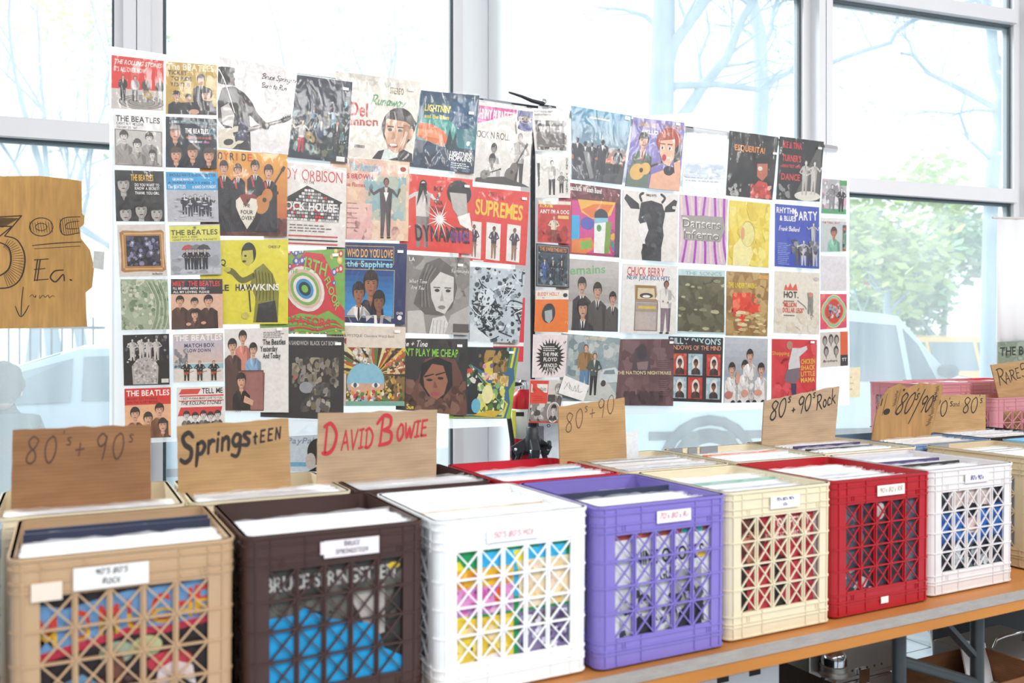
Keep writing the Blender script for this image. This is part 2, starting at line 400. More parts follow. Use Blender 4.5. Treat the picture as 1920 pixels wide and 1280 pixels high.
# ------------------------------------------------------------------ printed art: a sleeve front is built from flat inked shapes
def clip_poly(P):
    for ax, lim, sg in ((0, 0, 1), (0, 1, -1), (1, 0, 1), (1, 1, -1)):
        out = []; n = len(P)
        for i in range(n):
            a, b = P[i], P[(i+1) % n]
            da, db = (a[ax]-lim)*sg, (b[ax]-lim)*sg
            if da >= 0: out.append(a)
            if (da > 0 and db < 0) or (da < 0 and db > 0):
                t = da/(da-db); out.append((a[0]+(b[0]-a[0])*t, a[1]+(b[1]-a[1])*t))
        P = out
        if len(P) < 3: return []
    return P
class Art:
    """shapes in u (0 left .. 1 right) and v (0 top .. 1 bottom); each call is one layer of ink"""
    def __init__(s, bg, u0=0.0):
        s.layers = []; s.u0 = u0; s.rnd = random.Random(bg); s.bgc = bg
    def _put(s, polys, c):
        res = []
        k = 1/(1-s.u0)
        for P in polys:
            Q = clip_poly([((p[0]-s.u0)*k, p[1]) for p in P])
            if Q: res.append(Q)
        if res: s.layers.append((res, lin(c)))
        return s
    def P(s, pts, c):
        if len(pts) > 4:
            tri = tessellate_polygon([[Vector((p[0], p[1], 0)) for p in pts]])
            return s._put([[pts[i] for i in t] for t in tri], c)
        return s._put([pts], c)
    def R(s, x0, y0, x1, y1, c): return s._put([[(x0,y0),(x1,y0),(x1,y1),(x0,y1)]], c)
    def E(s, cx, cy, rx, ry, c, rot=0.0, n=22):
        return s._put([[(cx+rx*cos(a)*cos(rot)-ry*sin(a)*sin(rot), cy+rx*cos(a)*sin(rot)+ry*sin(a)*cos(rot)) for a in [2*pi*k/n for k in range(n)]]], c)
    def ring(s, cx, cy, rx, ry, w, c, n=28):
        q = []
        for k in range(n):
            a, b = 2*pi*k/n, 2*pi*(k+1)/n
            q.append([(cx+rx*cos(a), cy+ry*sin(a)), (cx+rx*cos(b), cy+ry*sin(b)), (cx+(rx-w)*cos(b), cy+(ry-w)*sin(b)), (cx+(rx-w)*cos(a), cy+(ry-w)*sin(a))])
        return s._put(q, c)
    def L(s, pts, w, c, sm=True): return s._put(ribbon(smooth(pts) if sm else pts, w, False), c)
    def frame(s, x0, y0, x1, y1, w, c):
        return s._put([[(x0,y0),(x1,y0),(x1,y0+w),(x0,y0+w)], [(x0,y1-w),(x1,y1-w),(x1,y1),(x0,y1)], [(x0,y0),(x0+w,y0),(x0+w,y1),(x0,y1)], [(x1-w,y0),(x1,y0),(x1,y1),(x1-w,y1)]], c)
    def star(s, cx, cy, r1, r2, n, c, jit=0.0):
        q = []
        for k in range(n):
            a = 2*pi*k/n; d = pi/n; rr = r2*(1+s.rnd.uniform(-jit, jit))
            q.append([(cx+r1*cos(a-d), cy+r1*sin(a-d)), (cx+rr*cos(a), cy+rr*sin(a)), (cx+r1*cos(a+d), cy+r1*sin(a+d)), (cx, cy)])
        return s._put(q, c)
    def T(s, t, x, y, h, c, w=None, al='l', sh=0.0, rot=0.0, b=True, gap=.07):
        """line of lettering: x, y is the left (or centre, right) of its base line, h its cap height, w fits the width"""
        fs, W = text_faces(t, b, gap)
        sy = h/.7; sx = sy if w is None else w/W
        ww = W*sx; x0 = x-(0 if al == 'l' else ww/2 if al == 'c' else ww)
        q = []
        for f in fs:
            P = []
            for p in f:
                X = p[0]*sx+p[1]*sh*sy; Y = p[1]*sy
                if rot: X, Y = X*cos(rot)-Y*sin(rot), X*sin(rot)+Y*cos(rot)
                P.append((x0+X, y-Y))
            q.append(P)
        return s._put(q, c)
    def H(s, t, x, y, h, c, w=.012, **k):
        q, _ = hand_line(t, 0, 0, h, w, **k)
        return s._put([[(x+p[0], y-p[1]) for p in P] for P in q], c)
    def N(s, x0, y0, x1, y1, n, size, cols, asp=1.0, seed=1):
        """a busy print: many small patches of ink"""
        r = random.Random(seed*77+n); by = {}
        for i in range(n):
            cx, cy = r.uniform(x0, x1), r.uniform(y0, y1); z = size*r.uniform(.45, 1.3); m = r.choice((5, 6, 7)); o = r.uniform(0, 6)
            P = [(min(x1, max(x0, cx+z*asp*cos(o+2*pi*k/m)*r.uniform(.6, 1.1))), min(y1, max(y0, cy+z*sin(o+2*pi*k/m)*r.uniform(.6, 1.1)))) for k in range(m)]
            by.setdefault((i*5//n, r.choice(cols)), []).append(P)
        for k in sorted(by, key=lambda k: k[0]): s._put(by[k], k[1])
        return s
    def G(s, x0, y0, x1, y1, c0, c1, n=10):
        """a printed blend of two inks from top to bottom"""
        a, b = lin(c0), lin(c1)
        for i in range(n):
            t = i/(n-1); s._put([[(x0,y0+(y1-y0)*i/n),(x1,y0+(y1-y0)*i/n),(x1,y0+(y1-y0)*(i+1)/n),(x0,y0+(y1-y0)*(i+1)/n)]], tuple(a[j]*(1-t)+b[j]*t for j in range(3)))
        return s
    def lines(s, x, y, w, n, dy, h, c, seed=1):
        """small print too fine to read: broken rules"""
        r = random.Random(seed); q = []
        for i in range(n):
            cx = x; e = x+w*r.uniform(.7, 1)
            while cx < e:
                l = w*r.uniform(.05, .14); q.append([(cx,y+i*dy),(min(e, cx+l),y+i*dy),(min(e, cx+l),y+i*dy+h),(cx,y+i*dy+h)]); cx += l+w*.03
        return s._put(q, c)
    def bust(s, x, y, r, cl, sk='#d9a88c', hr='#2a211e', yb=1.0, tie=None, long=0.0, wide=2.1, turn=0.0):
        """head and shoulders: x, y centre of the head, r half its width"""
        s.P([(x-r*wide, yb), (x-r*wide*.95, y+r*2.6), (x-r*.9, y+r*1.75), (x+r*.9, y+r*1.75), (x+r*wide*.95, y+r*2.6), (x+r*wide, yb)], cl)
        dk = tuple(k*.6 for k in lin(cl)); lt = tuple(min(1, k*1.35+.012) for k in lin(cl)); sd = tuple(k*.66 for k in lin(sk)); hl = tuple(min(1, k*1.8+.02) for k in lin(hr))
        if r > .035:
            s.P([(x+r*wide*.45, y+r*2.1), (x+r*wide*.95, y+r*2.6), (x+r*wide, yb), (x+r*wide*.62, yb)], dk)
            s.P([(x-r*.8, y+r*1.8), (x-r*.35, y+r*1.75), (x-r*.1, y+r*3.6), (x-r*.75, y+r*2.7)], lt)
            s.P([(x+r*.8, y+r*1.8), (x+r*.35, y+r*1.75), (x+r*.05, y+r*3.6), (x+r*.75, y+r*2.7)], dk)
            if not tie: s.P([(x-r*.42, y+r*1.5), (x+r*.42, y+r*1.5), (x, y+r*2.5)], sd)
            for q in range(3): s.L([(x-r*wide*(.85-.2*q), y+r*(3.0+.5*q)), (x-r*wide*(.6-.22*q), y+r*(4.2+.4*q)), (x-r*wide*(.66-.2*q), y+r*6)], r*.09, dk)
        if tie:
            s.P([(x-r*.55, y+r*1.6), (x+r*.55, y+r*1.6), (x+r*.1, y+r*3.2), (x-r*.1, y+r*3.2)], '#eee6df')
            s.P([(x-r*.14, y+r*1.8), (x+r*.14, y+r*1.8), (x+r*.2, y+r*3.1), (x, y+r*3.4), (x-r*.2, y+r*3.1)], tie)
        if long: s.E(x, y+r*long*.5, r*1.25, r*(1.35+long*.5), hr)
        s.R(x-r*.4, y+r*.7, x+r*.4, y+r*1.85, sk)
        s.E(x, y-r*.18, r*1.08, r*1.22, hr)
        s.P([(x-r*.4, y+r*1.1), (x+r*.4, y+r*1.1), (x+r*.4, y+r*1.5), (x-r*.3, y+r*1.35)], sd)
        s.E(x+turn*r*.2, y+r*.15, r*.84, r*1.12, sk)
        if r > .035: s.P([(x+turn*r*.2+r*.3, y-r*.8), (x+turn*r*.2+r*.78, y-r*.2), (x+turn*r*.2+r*.8, y+r*.35), (x+turn*r*.2+r*.5, y+r*1.0), (x+turn*r*.2+r*.1, y+r*1.24), (x+turn*r*.2+r*.42, y+r*.6), (x+turn*r*.2+r*.5, y)], sd)
        s.P([(x-r*1.0, y-r*.1), (x-r*.85, y-r*.9), (x, y-r*1.3), (x+r*.85, y-r*.9), (x+r*1.0, y-r*.1), (x+r*.6, y-r*.38), (x+r*.1, y-r*.25), (x-r*.5, y-r*.3)], hr)
        if r > .035:
            for q in (-.55, -.2, .2): s.L([(x+r*q, y-r*1.12), (x+r*(q-.12), y-r*.8), (x+r*(q-.1), y-r*.5)], r*.1, hl)
        if r > .03:
            t = turn*r*.25; d = '#3a2a26'
            for q in (-1, 1):
                s.E(x+t+q*r*.36, y+r*.02, r*.14, r*.075, d, n=8); s.R(x+t+q*r*.36-r*.2, y-r*.2, x+t+q*r*.36+r*.2, y-r*.12, d)
            s.P([(x+t-r*.04, y+r*.1), (x+t+r*.13, y+r*.5), (x+t-r*.1, y+r*.5)], tuple(k*.72 for k in lin(sk)))
            s.E(x+t, y+r*.78, r*.3, r*.09, '#8a3f38', n=10)
        return s
    def man(s, x, yf, h, cl, sk='#cfa58c', hr='#2a211e', arm=0, w=1.0, trousers=None):
        """standing figure: yf the ground, h its height"""
        y = yf-h; r = h*.062; k = w*h; tr = trousers or cl
        s.P([(x-.10*k, y+.5*h), (x-.09*k, yf-.02*h), (x-.035*k, yf-.02*h), (x, y+.56*h), (x+.035*k, yf-.02*h), (x+.09*k, yf-.02*h), (x+.10*k, y+.5*h)], tr)
        s.P([(x-.12*k, y+.19*h), (x-.05*k, y+.15*h), (x+.05*k, y+.15*h), (x+.12*k, y+.19*h), (x+.105*k, y+.53*h), (x-.105*k, y+.53*h)], cl)
        dk = tuple(q*.6 for q in lin(cl)); dt = tuple(q*.6 for q in lin(tr))
        s.P([(x+.03*k, y+.17*h), (x+.12*k, y+.19*h), (x+.105*k, y+.53*h), (x+.055*k, y+.53*h)], dk)
        s.P([(x+.06*k, y+.54*h), (x+.1*k, y+.52*h), (x+.088*k, yf-.03*h), (x+.066*k, yf-.03*h)], dt)
        s.P([(x-.035*k, y+.16*h), (x+.03*k, y+.16*h), (x, y+.33*h)], '#d8d0c8' if sum(lin(cl)) < .6 else dk)
        if arm == 0: arms = [[(x-.11*k,y+.2*h),(x-.15*k,y+.37*h),(x-.12*k,y+.5*h)], [(x+.11*k,y+.2*h),(x+.15*k,y+.37*h),(x+.12*k,y+.5*h)]]
        elif arm == 1: arms = [[(x-.11*k,y+.2*h),(x-.2*k,y+.35*h),(x-.06*k,y+.4*h)], [(x+.11*k,y+.2*h),(x+.2*k,y+.35*h),(x+.04*k,y+.42*h)]]
        else: arms = [[(x-.11*k,y+.2*h),(x-.24*k,y+.28*h),(x-.3*k,y+.2*h)], [(x+.11*k,y+.2*h),(x+.22*k,y+.3*h),(x+.26*k,y+.18*h)]]
        for a in arms:
            s.L(a, .055*h, cl, sm=False); s.E(a[-1][0], a[-1][1], .022*h, .022*h, sk, n=8)
        s.R(x-r*.4, y+r*1.4, x+r*.4, y+r*2.6, sk)
        s.E(x, y+r*1.05, r*1.0, r*1.15, hr, n=14); s.E(x, y+r*1.25, r*.75, r*.95, sk, n=14)
        return s
    def shoes(s, x, yf, h, c='#2b2422'):
        s.E(x-.07*h, yf-.01*h, .045*h, .018*h, c, n=8); s.E(x+.075*h, yf-.01*h, .045*h, .018*h, c, n=8); return s
    def guitar(s, x, y, l, a, c='#d8a45a', neck='#4a3226'):
        ca, sa = cos(a), sin(a)
        pt = lambda u, v: (x+u*l*ca+v*l*sa, y-u*l*sa+v*l*ca)
        s.P([pt(.1,-.03), pt(.95,-.02), pt(.95,.02), pt(.1,.03)], neck); s.P([pt(.93,-.045), pt(1.05,-.035), pt(1.05,.035), pt(.93,.045)], neck)
        s.E(x, y, l*.22, l*.19, c, -a); q = pt(.24, 0); s.E(q[0], q[1], l*.16, l*.14, c, -a); q = pt(.12, 0); s.E(q[0], q[1], l*.055, l*.055, neck); return s

def quad_point(q, u, v):
    tl, tr, br, bl = q
    a = tl.lerp(tr, u); b = bl.lerp(br, u); return a.lerp(b, v)
def printed(name, q, art, thick=.003, step=.00012, parent=None, back=None, frac_limit=None):
    """a card with printed front: q its four front corners (tl, tr, br, bl); the origin is at its centre"""
    c = (q[0]+q[1]+q[2]+q[3])/4
    n = (q[1]-q[0]).cross(q[3]-q[0]).normalized()       # looks away from the viewer for a card facing the room
    if n.y < 0: n = -n
    vs = []; fs = []; cols = []
    for p in q: vs.append(p-c)
    for p in q: vs.append(p-c+n*thick)
    bc = lin(art.bgc); bk = lin(back) if back else tuple(.5*x+.35 for x in bc)
    for f, cc in (((3,2,1,0), bc), ((4,5,6,7), bk), ((0,1,5,4), bc), ((1,2,6,5), bc), ((2,3,7,6), bc), ((3,0,4,7), bc)):
        fs.append(f); cols.append(cc)
    st = min(step, .0028/max(1, len(art.layers)))
    for i, (polys, cc) in enumerate(art.layers):
        off = -n*(st*(i+1))
        for P in polys:
            b = len(vs)
            for u, v in P: vs.append(quad_point(q, u, v)-c+off)
            fs.append(tuple(range(b, b+len(P)))); cols.append(cc)
    me = bpy.data.meshes.new(name); me.from_pydata(vs, [], fs)
    at = me.color_attributes.new('Ink', 'FLOAT_COLOR', 'CORNER')
    buf = []
    for p, cc in zip(me.polygons, cols): buf += [*cc, 1.0]*p.loop_total
    at.data.foreach_set('color', buf)
    me.materials.append(PRINT)
    o = bpy.data.objects.new(name, me); link(o, parent); o.location = c
    return o
def film(parent, q, gap=.0035, grow=.003, name='plastic_sleeve', seed=0, m=None, nx=7):
    """clear outer sleeve lying over the front of a card, slightly wavy"""
    c = (q[0]+q[1]+q[2]+q[3])/4; n = (q[1]-q[0]).cross(q[3]-q[0]).normalized()
    if n.y > 0: n = -n
    r = random.Random(seed); vs = []; fs = []
    for j in range(nx):
        for i in range(nx):
            u, v = i/(nx-1), j/(nx-1)
            p = quad_point(q, u, v)-c; p *= 1+grow/ .15
            vs.append(p+n*(gap+r.uniform(0, .0022)*(0 < i < nx-1)*(0 < j < nx-1)))
    for j in range(nx-1):
        for i in range(nx-1): fs.append((j*nx+i, j*nx+i+1, (j+1)*nx+i+1, (j+1)*nx+i))
    me = bpy.data.meshes.new(name); me.from_pydata(vs, [], fs); me.polygons.foreach_set('use_smooth', [True]*len(fs))
    me.materials.append(m or SLEEVE)
    o = bpy.data.objects.new(name, me); link(o, parent); return o
def sticker(parent, q, u, v, w=.11, h=.045, c='#f6f4f0', name='price_sticker', rot=0.0):
    """small paper price sticker on the sleeve"""
    ce = (q[0]+q[1]+q[2]+q[3])/4; n = (q[1]-q[0]).cross(q[3]-q[0]).normalized()
    if n.y > 0: n = -n
    mb = MB(); P = []
    for a, b in ((u-w/2, v-h/2), (u+w/2, v-h/2+rot), (u+w/2, v+h/2+rot), (u-w/2, v+h/2)): P.append(quad_point(q, a, b)-ce+n*.0062)
    mb.add(P+[p+n*.0006 for p in P], [(0,1,2,3), (4,5,6,7), (0,1,5,4), (1,2,6,5), (2,3,7,6), (3,0,4,7)])
    return mb.build(name, mat('sticker_paper', c, .7), parent)
# ------------------------------------------------------------------ the room
WALLM = mat('white_wall_paint', '#e9e7e6', .7, var=.03, vscale=3)
ALU = mat('grey_window_frame', '#e2dfe1', .45, metal=0.0, var=.04, vscale=6)
GASK = mat('dark_window_gasket', '#4a555a', .5)
FLOORM = mat('grey_floor_tiles', '#8f9aa4', .35, var=.12, vscale=4)
def struct(mb, name, m, parent=None, win=False, **k):
    o = mb.build(name, m, parent, **k)
    if parent is None: o['kind'] = 'structure'
    if win: o.location = WO; o.rotation_euler = (0, 0, WROT)
    return o
def floor_mat():
    m = bpy.data.materials.new('tiled_floor'); m.use_nodes = True; nt = m.node_tree; b = nt.nodes['Principled BSDF']
    tc = nt.nodes.new('ShaderNodeTexCoord'); br = nt.nodes.new('ShaderNodeTexBrick'); br.offset = 0
    br.inputs['Scale'].default_value = 1; br.inputs['Brick Width'].default_value = .3; br.inputs['Row Height'].default_value = .3; br.inputs['Mortar Size'].default_value = .004
    br.inputs['Color1'].default_value = (*lin('#c3cdd6'), 1); br.inputs['Color2'].default_value = (*lin('#bac5cf'), 1); br.inputs['Mortar'].default_value = (*lin('#5c646b'), 1)
    nt.links.new(tc.outputs['Object'], br.inputs['Vector']); nt.links.new(br.outputs['Color'], b.inputs['Base Color']); b.inputs['Roughness'].default_value = .3
    return m
struct(MB().box(-5, -4.5, -.1, 9.5, 4.9, 0), 'floor', floor_mat())
struct(MB().box(-6.5, -5.0, 4.3, 7.9, .10, 4.4), 'ceiling', WALLM, win=True)
struct(MB().box(-5, -4.6, 0, 9.5, -4.5, 2.7), 'wall_back', mat('grey_back_wall', '#6e6a66', .8))
struct(MB().box(-5.1, -4.5, 0, -5, 4.9, 2.7), 'wall_left', mat('grey_back_wall', '#6e6a66', .8))
struct(MB().box(9.5, -4.5, 0, 9.6, 4.9, 2.7), 'wall_right', mat('grey_back_wall', '#6e6a66', .8))
# window wall: bays between the mullions, the low kerb and the transoms
S = [-6.2, win_s(236), win_s(285), win_s(866), win_s(1022), win_s(1515), win_s(1540), win_s(1906), win_s(1932), 7.5]
ZK, ZT, ZTT = .34, 4.3, 0
Zb0, Zb1 = 2.29, 2.372            # lower transom
Zc0, Zc1 = 3.393, 3.475           # upper transom
struct(MB().box(-7, -.06, 0, 8.2, .12, ZK), 'wall_front', mat('window_kerb', '#b9b9ba', .8), win=True)
def bay(i, s0, s1, zcuts, panes_z):
    f = MB(); g = MB()
    w = .045
    edges = [ZK]+[z for z in zcuts]+[ZT]
    for a in (s0, s1-w): f.box(a, -.02, ZK, a+w, .07, ZT)
    for z0, z1 in zcuts: f.box(s0+w, -.05, z0, s1-w, .09, z1)
    f.box(s0+w, -.02, ZK, s1-w, .07, ZK+.05)
    for z0, z1 in panes_z:
        for a in (s0+w, s1-w-.012): g.box(a, .004, z0, a+.012, .05, z1)
        g.box(s0+w+.012, .004, z0, s1-w-.012, .05, z0+.010); g.box(s0+w+.012, -.01, z1-.012, s1-w-.012, .05, z1)
    o = struct(f, 'window_%d' % i, ALU, win=True)
    k = g.build('gasket', GASK, o)
    for z0, z1 in panes_z:
        p = MB().box(s0+w+.012, .016, z0+.012, s1-w-.012, .022, z1-.012).build('pane', GLASS, o)
    return o
lo = [(ZK+.05, Zb0-.03)]
bay(1, S[0]+2.2, S[1], [(Zb0, Zb1)], [(ZK+.05, Zb0), (Zb1, ZT)])
bay(2, S[2], S[3], [(Zb0, Zb1)], [(ZK+.05, Zb0), (Zb1, ZT)])
bay(3, S[4], S[5], [(Zb0, Zb1), (Zc0, Zc1)], [(ZK+.05, Zb0), (Zb1, Zc0), (Zc1, ZT)])
bay(4, S[6], S[7], [(Zb0, Zb1), (Zc0, Zc1)], [(ZK+.05, Zb0), (Zb1, Zc0), (Zc1, ZT)])
bay(5, S[8], S[8]+1.7, [(Zb0, Zb1), (Zc0, Zc1)], [(ZK+.05, Zb0), (Zb1, Zc0), (Zc1, ZT)])
def mullion(i, s0, s1):
    m = MB().box(s0, -.10, 0, s1, .10, ZT)
    o = struct(m, 'trim_%d' % i, ALU, win=True)
    sc = (s0+s1)/2
    MB().box(sc-.0015, -.1012, 0, sc+.0015, -.1, ZT).build('seam', GASK, o)
    return o
mullion(1, S[1], S[2]); mullion(2, S[5], S[6]); mullion(3, S[7], S[8])
# the square column, its front a little inside the glass line
cs0, cs1 = -.115*.97, .155
cs0 = (908-960)/1624*4.02; cs1 = (1011-960)/1624*4.15
colw = MB().box(S[3], -.42, 0, S[3]+.02, -.02, ZT)
cm = MB().box(cs0, -.38, 0, cs1, .12, ZT)
struct(cm, 'wall_column', mat('column_paint', '#f4f3f4', .75, var=.02, vscale=4), win=True, bevel=.004)
struct(MB().box(S[3]-.02, -.015, 0, cs0-.002, .05, ZT), 'trim_4', mat('white_window_panel', '#efeff0', .5), win=True)
struct(MB().box(cs1+.002, -.015, 0, S[4]+.02, .05, ZT), 'trim_5', mat('white_window_panel', '#efeff0', .5), win=True)
# low steel kick plate on the column foot
st = MB().box(cs0+.004, -.386, .1, cs1-.10, -.381, 1.17)
o = struct(st, 'column_plate', mat('brushed_steel_plate', '#a59a97', .35, metal=.85, var=.1, vscale=5), win=True); del o['kind']
tag(o, 'grey steel plate on the foot of the white column', 'plate')

# ------------------------------------------------------------------ tables
TZ = .75
PLY = mat('worn_plywood', '#b5763c', .5, var=.22, vscale=9, stretch=(.3, 2, 2), bump=.1, bscale=50)
PLYE = mat('orange_pine_apron', '#bf7a30', .5, var=.2, vscale=7, stretch=(.5, 4, 4))
STRIP = mat('worn_aluminium_edge', '#a8a09a', .5, metal=.15, var=.25, vscale=40, stretch=(.5, 2, 2), bump=.2, bscale=120)
STEEL = mat('dark_grey_steel_tube', '#474c4e', .4, metal=.6, var=.15, vscale=20)
TX0, TX1, TY0, TY1 = -1.35, 3.35, 1.44, 2.44
t = empty('trestle_table', (1.0, 1.94, 0), 0, 'long plywood table with grey metal edge strip carrying the crates', 'table')
def tl(mb, name, m, **k):
    o = mb.build(name, m, t, **k); o.location = (-1.0, -1.94, 0); return o
tl(MB().box(TX0, TY0, TZ-.018, TX1, TY1, TZ), 'tabletop', PLY)
e = MB().box(TX0, TY0-.003, TZ-.024, TX1, TY0, TZ+.001); tl(e, 'metal_edge', STRIP)
tl(MB().box(TX0, TY0, TZ-.052, TX1, TY0+.022, TZ-.0185), 'apron', PLYE)
for lx in (-.9, .55, 1.89, 2.20):
    for ly in (TY0+.07, TY1-.1):
        tl(MB().tube([(lx, ly, 0), (lx, ly, TZ-.02)], .0175, 12), 'leg', STEEL)
for lx, ly in ((-.9, 0), (.55, 0)):
    tl(MB().tube([(lx, TY0+.087, .56), (lx, TY1-.117, .56)], .014, 10), 'crossbar', STEEL)
tl(MB().tube([(1.89, TY0+.07, .605), (2.20, TY0+.07, .49)], .016, 10), 'crossbar', STEEL)
tl(MB().bar((2.2, TY0+.075, .56), (2.04, TY0+.075, .70), .03, .012), 'brace', STEEL)
# second, lower table by the window with a plank on it
t2 = empty('side_table', (4.3, 2.85, 0), 0, 'low wooden table under the pink and red crates by the window', 'table')
T2Z = .84
o = MB().box(3.52, 2.46, T2Z-.03, 5.1, 3.15, T2Z).build('tabletop', PLY, t2); o.location = (-4.3, -2.85, 0)
for lx in (3.6, 5.02):
    for ly in (2.52, 3.09):
        o = MB().tube([(lx, ly, 0), (lx, ly, T2Z-.03)], .018, 10).build('leg', STEEL, t2); o.location = (-4.3, -2.85, 0)

# ------------------------------------------------------------------ milk crates
CH = .333
def rr_path(w, d, r, off):
    """rounded rectangle, counter-clockwise seen from above, with the outward normals"""
    pts = []
    for cx, cy, a0 in ((w/2-r, -d/2+r, -pi/2), (w/2-r, d/2-r, 0), (-w/2+r, d/2-r, pi/2), (-w/2+r, -d/2+r, pi)):
        for k in range(6):
            a = a0+pi/2*k/5; pts.append((cx+(r+off)*cos(a), cy+(r+off)*sin(a)))
    return pts
def crate_meshes(w, d):
    r = .020; th = .006
    def ring(mb, z0, z1, off0=0.0, thick=th, keep=None):
        po = rr_path(w, d, r, off0); pi_ = rr_path(w, d, r, off0-thick); n = len(po)
        for k in range(n):
            if keep and not keep(k): continue
            a, b = k, (k+1) % n
            vs = [(*po[a], z0), (*po[b], z0), (*po[b], z1), (*po[a], z1), (*pi_[a], z0), (*pi_[b], z0), (*pi_[b], z1), (*pi_[a], z1)]
            sm = k % 6 != 5
            mb.add(vs, [(0,1,2,3), (5,4,7,6), (3,2,6,7), (1,0,4,5), (0,3,7,4), (2,1,5,6)], False)
    body = MB()
    zt0, zb1 = CH*.815, CH*.185
    mx = w*.125                                             # margin of the openings
    ring(body, 0.004, zb1, keep=None); 
    # upper band: front and back solid, the sides have a hand hole
    side = {5: 'E', 11: 'N', 17: 'W', 23: 'S'}              # straight runs: E is +x, N is +y, W is -x, S is -y
    ring(body, zt0, CH, keep=lambda k: k not in (5, 17))
    for sx in (-1, 1):
        x0, x1 = sorted((sx*w/2, sx*(w/2-th)))
        hh = .048
        body.box(x0, -d/2+r, zt0, x1, -hh, CH); body.box(x0, hh, zt0, x1, d/2-r, CH)
        body.box(x0, -hh, CH-.022, x1, hh, CH); body.box(x0, -hh, zt0, x1, hh, CH-.052)
    # corner posts
    for c in range(4):
        ring(body, zb1, zt0, keep=lambda k, c=c: c*6 <= k < c*6+5)
    for sy in (-1, 1):
        y0, y1 = sorted((sy*d/2, sy*(d/2-th)))
        for sx in (-1, 1):
            x0, x1 = sorted((sx*(w/2-r), sx*(w/2-mx))); body.box(x0, y0, zb1, x1, y1, zt0)
    my = d*.125
    for sx in (-1, 1):
        x0, x1 = sorted((sx*w/2, sx*(w/2-th)))
        for sy in (-1, 1):
            y0, y1 = sorted((sy*(d/2-r), sy*(d/2-my))); body.box(x0, y0, zb1, x1, y1, zt0)
    # ribs around
    for z in (.006, .030, zb1-.024, zb1-.008, zt0+.006, zt0+.020, CH-.020): ring(body, z, z+.0030, .0020, .0022)
    ring(body, CH-.0060, CH, .0026, .0092)                   # rolled rim
    for k in range(1, 4):
        z = zb1+(zt0-zb1)*k/4
        ring(body, z-.0016, z+.0016, .0018, .0022, keep=lambda q: q % 6 != 5)
        for sy in (-1, 1):
            y0, y1 = sorted((sy*(d/2), sy*(d/2+.0018)))
            for sx in (-1, 1):
                x0, x1 = sorted((sx*(w/2-r), sx*(w/2-mx))); body.box(x0, y0, z-.0016, x1, y1, z+.0016)
    # vertical ribs on the bands and the posts
    for sy in (-1, 1):
        y0, y1 = sorted((sy*d/2, sy*(d/2+.0020)))
        for fx in (-.5+.055, -.5+.135, -.18, .24, .5-.125, .5-.055):
            x = fx*w
            body.box(x-.0015, y0, zt0, x+.0015, y1, CH); body.box(x-.0015, y0, .006, x+.0015, y1, zb1)
            if abs(fx) > .42: body.box(x-.0012, y0, zb1, x+.0012, y1, zt0)
        for fx in (-.30, -.32, .34, .36):                   # short double lugs beside the ribs
            body.box(fx*w-.001, y0, zt0+.006, fx*w+.001, y1, zt0+.022); body.box(fx*w-.001, y0, zb1-.024, fx*w+.001, y1, zb1-.008)
    for sx in (-1, 1):
        x0, x1 = sorted((sx*w/2, sx*(w/2+.0020)))
        for fy in (-.42, -.3, .3, .42):
            y = fy*d; body.box(x0, y-.0015, zt0, x1, y+.0015, CH); body.box(x0, y-.0015, .006, x1, y+.0015, zb1)
    # floor grid
    for k in range(9):
        x = -w/2+.012+(w-.024)*k/8; body.box(x-.004, -d/2+th, .004, x+.004, d/2-th, .010)
    for k in range(9):
        y = -d/2+.012+(d-.024)*k/8; body.box(-w/2+th, y-.004, .0042, w/2-th, y+.004, .0102)
    def lattice(L, n, rows, m):
        """panel in the x-z plane, front face at y = 0 looking to -y"""
        mb = MB(); x0, x1 = -L/2+m, L/2-m; cw = (x1-x0)/n; chh = (zt0-zb1)/rows
        for k in range(1, n):
            x = x0+cw*k; mb.box(x-.0055, .0026, zb1, x+.0035, .0056, zt0); mb.box(x-.0016, -.001, zb1, x+.0016, .0026, zt0)
        for k in range(1, rows):
            z = zb1+chh*k; mb.box(x0, -.001, z-.0016, x1, .006, z+.0016)
        for i in range(n):
            for j in range(rows):
                a = x0+cw*i+(.0015 if i else 0); b = x0+cw*(i+1)-(.0015 if i < n-1 else 0); z0 = zb1+chh*j; z1 = z0+chh
                mb.bar((a, .003, z1), (b, .003, z0), .006, .0030, up=(0, 1, 0)) if False else None
                for (p, q, wd) in (((a, z1), (b, z0), .0024), ((a, z0), (b, z1), .0034)):
                    dx, dz = q[0]-p[0], q[1]-p[1]; l = sqrt(dx*dx+dz*dz); nx, nz = -dz/l*wd/2, dx/l*wd/2
                    yo = 0 if wd < .003 else .0010
                    vs = [(p[0]+nx, yo, p[1]+nz), (q[0]+nx, yo, q[1]+nz), (q[0]-nx, yo, q[1]-nz), (p[0]-nx, yo, p[1]-nz)]
                    vs += [(v[0], yo+.0032, v[2]) for v in vs]
                    mb.add(vs, [(0,1,2,3), (7,6,5,4), (0,4,5,1), (1,5,6,2), (2,6,7,3), (3,7,4,0)])
        return mb
    def taper(mb):
        mb.v = [(x*(.986+.014*z/CH), y*(.986+.014*z/CH), z) for x, y, z in mb.v]; return mb
    fr = lattice(w, 5, 4, mx); fr.v = [(x, y-d/2, z) for x, y, z in fr.v]
    bk = lattice(w, 5, 4, mx); bk.v = [(-x, -y+d/2, z) for x, y, z in bk.v]
    lf = lattice(d, 5, 4, my); lf.v = [(y-w/2, -x, z) for x, y, z in lf.v]
    rt = lattice(d, 5, 4, my); rt.v = [(-y+w/2, x, z) for x, y, z in rt.v]
    return [('crate_frame', taper(body)), ('front_lattice', taper(fr)), ('back_lattice', taper(bk)), ('side_lattice', taper(lf)), ('side_lattice', taper(rt))]
_CR = {}
def crate_material(name, c):
    return mat('crate_plastic_'+name, c, .38, var=.07, vscale=25, bump=.03, bscale=200)
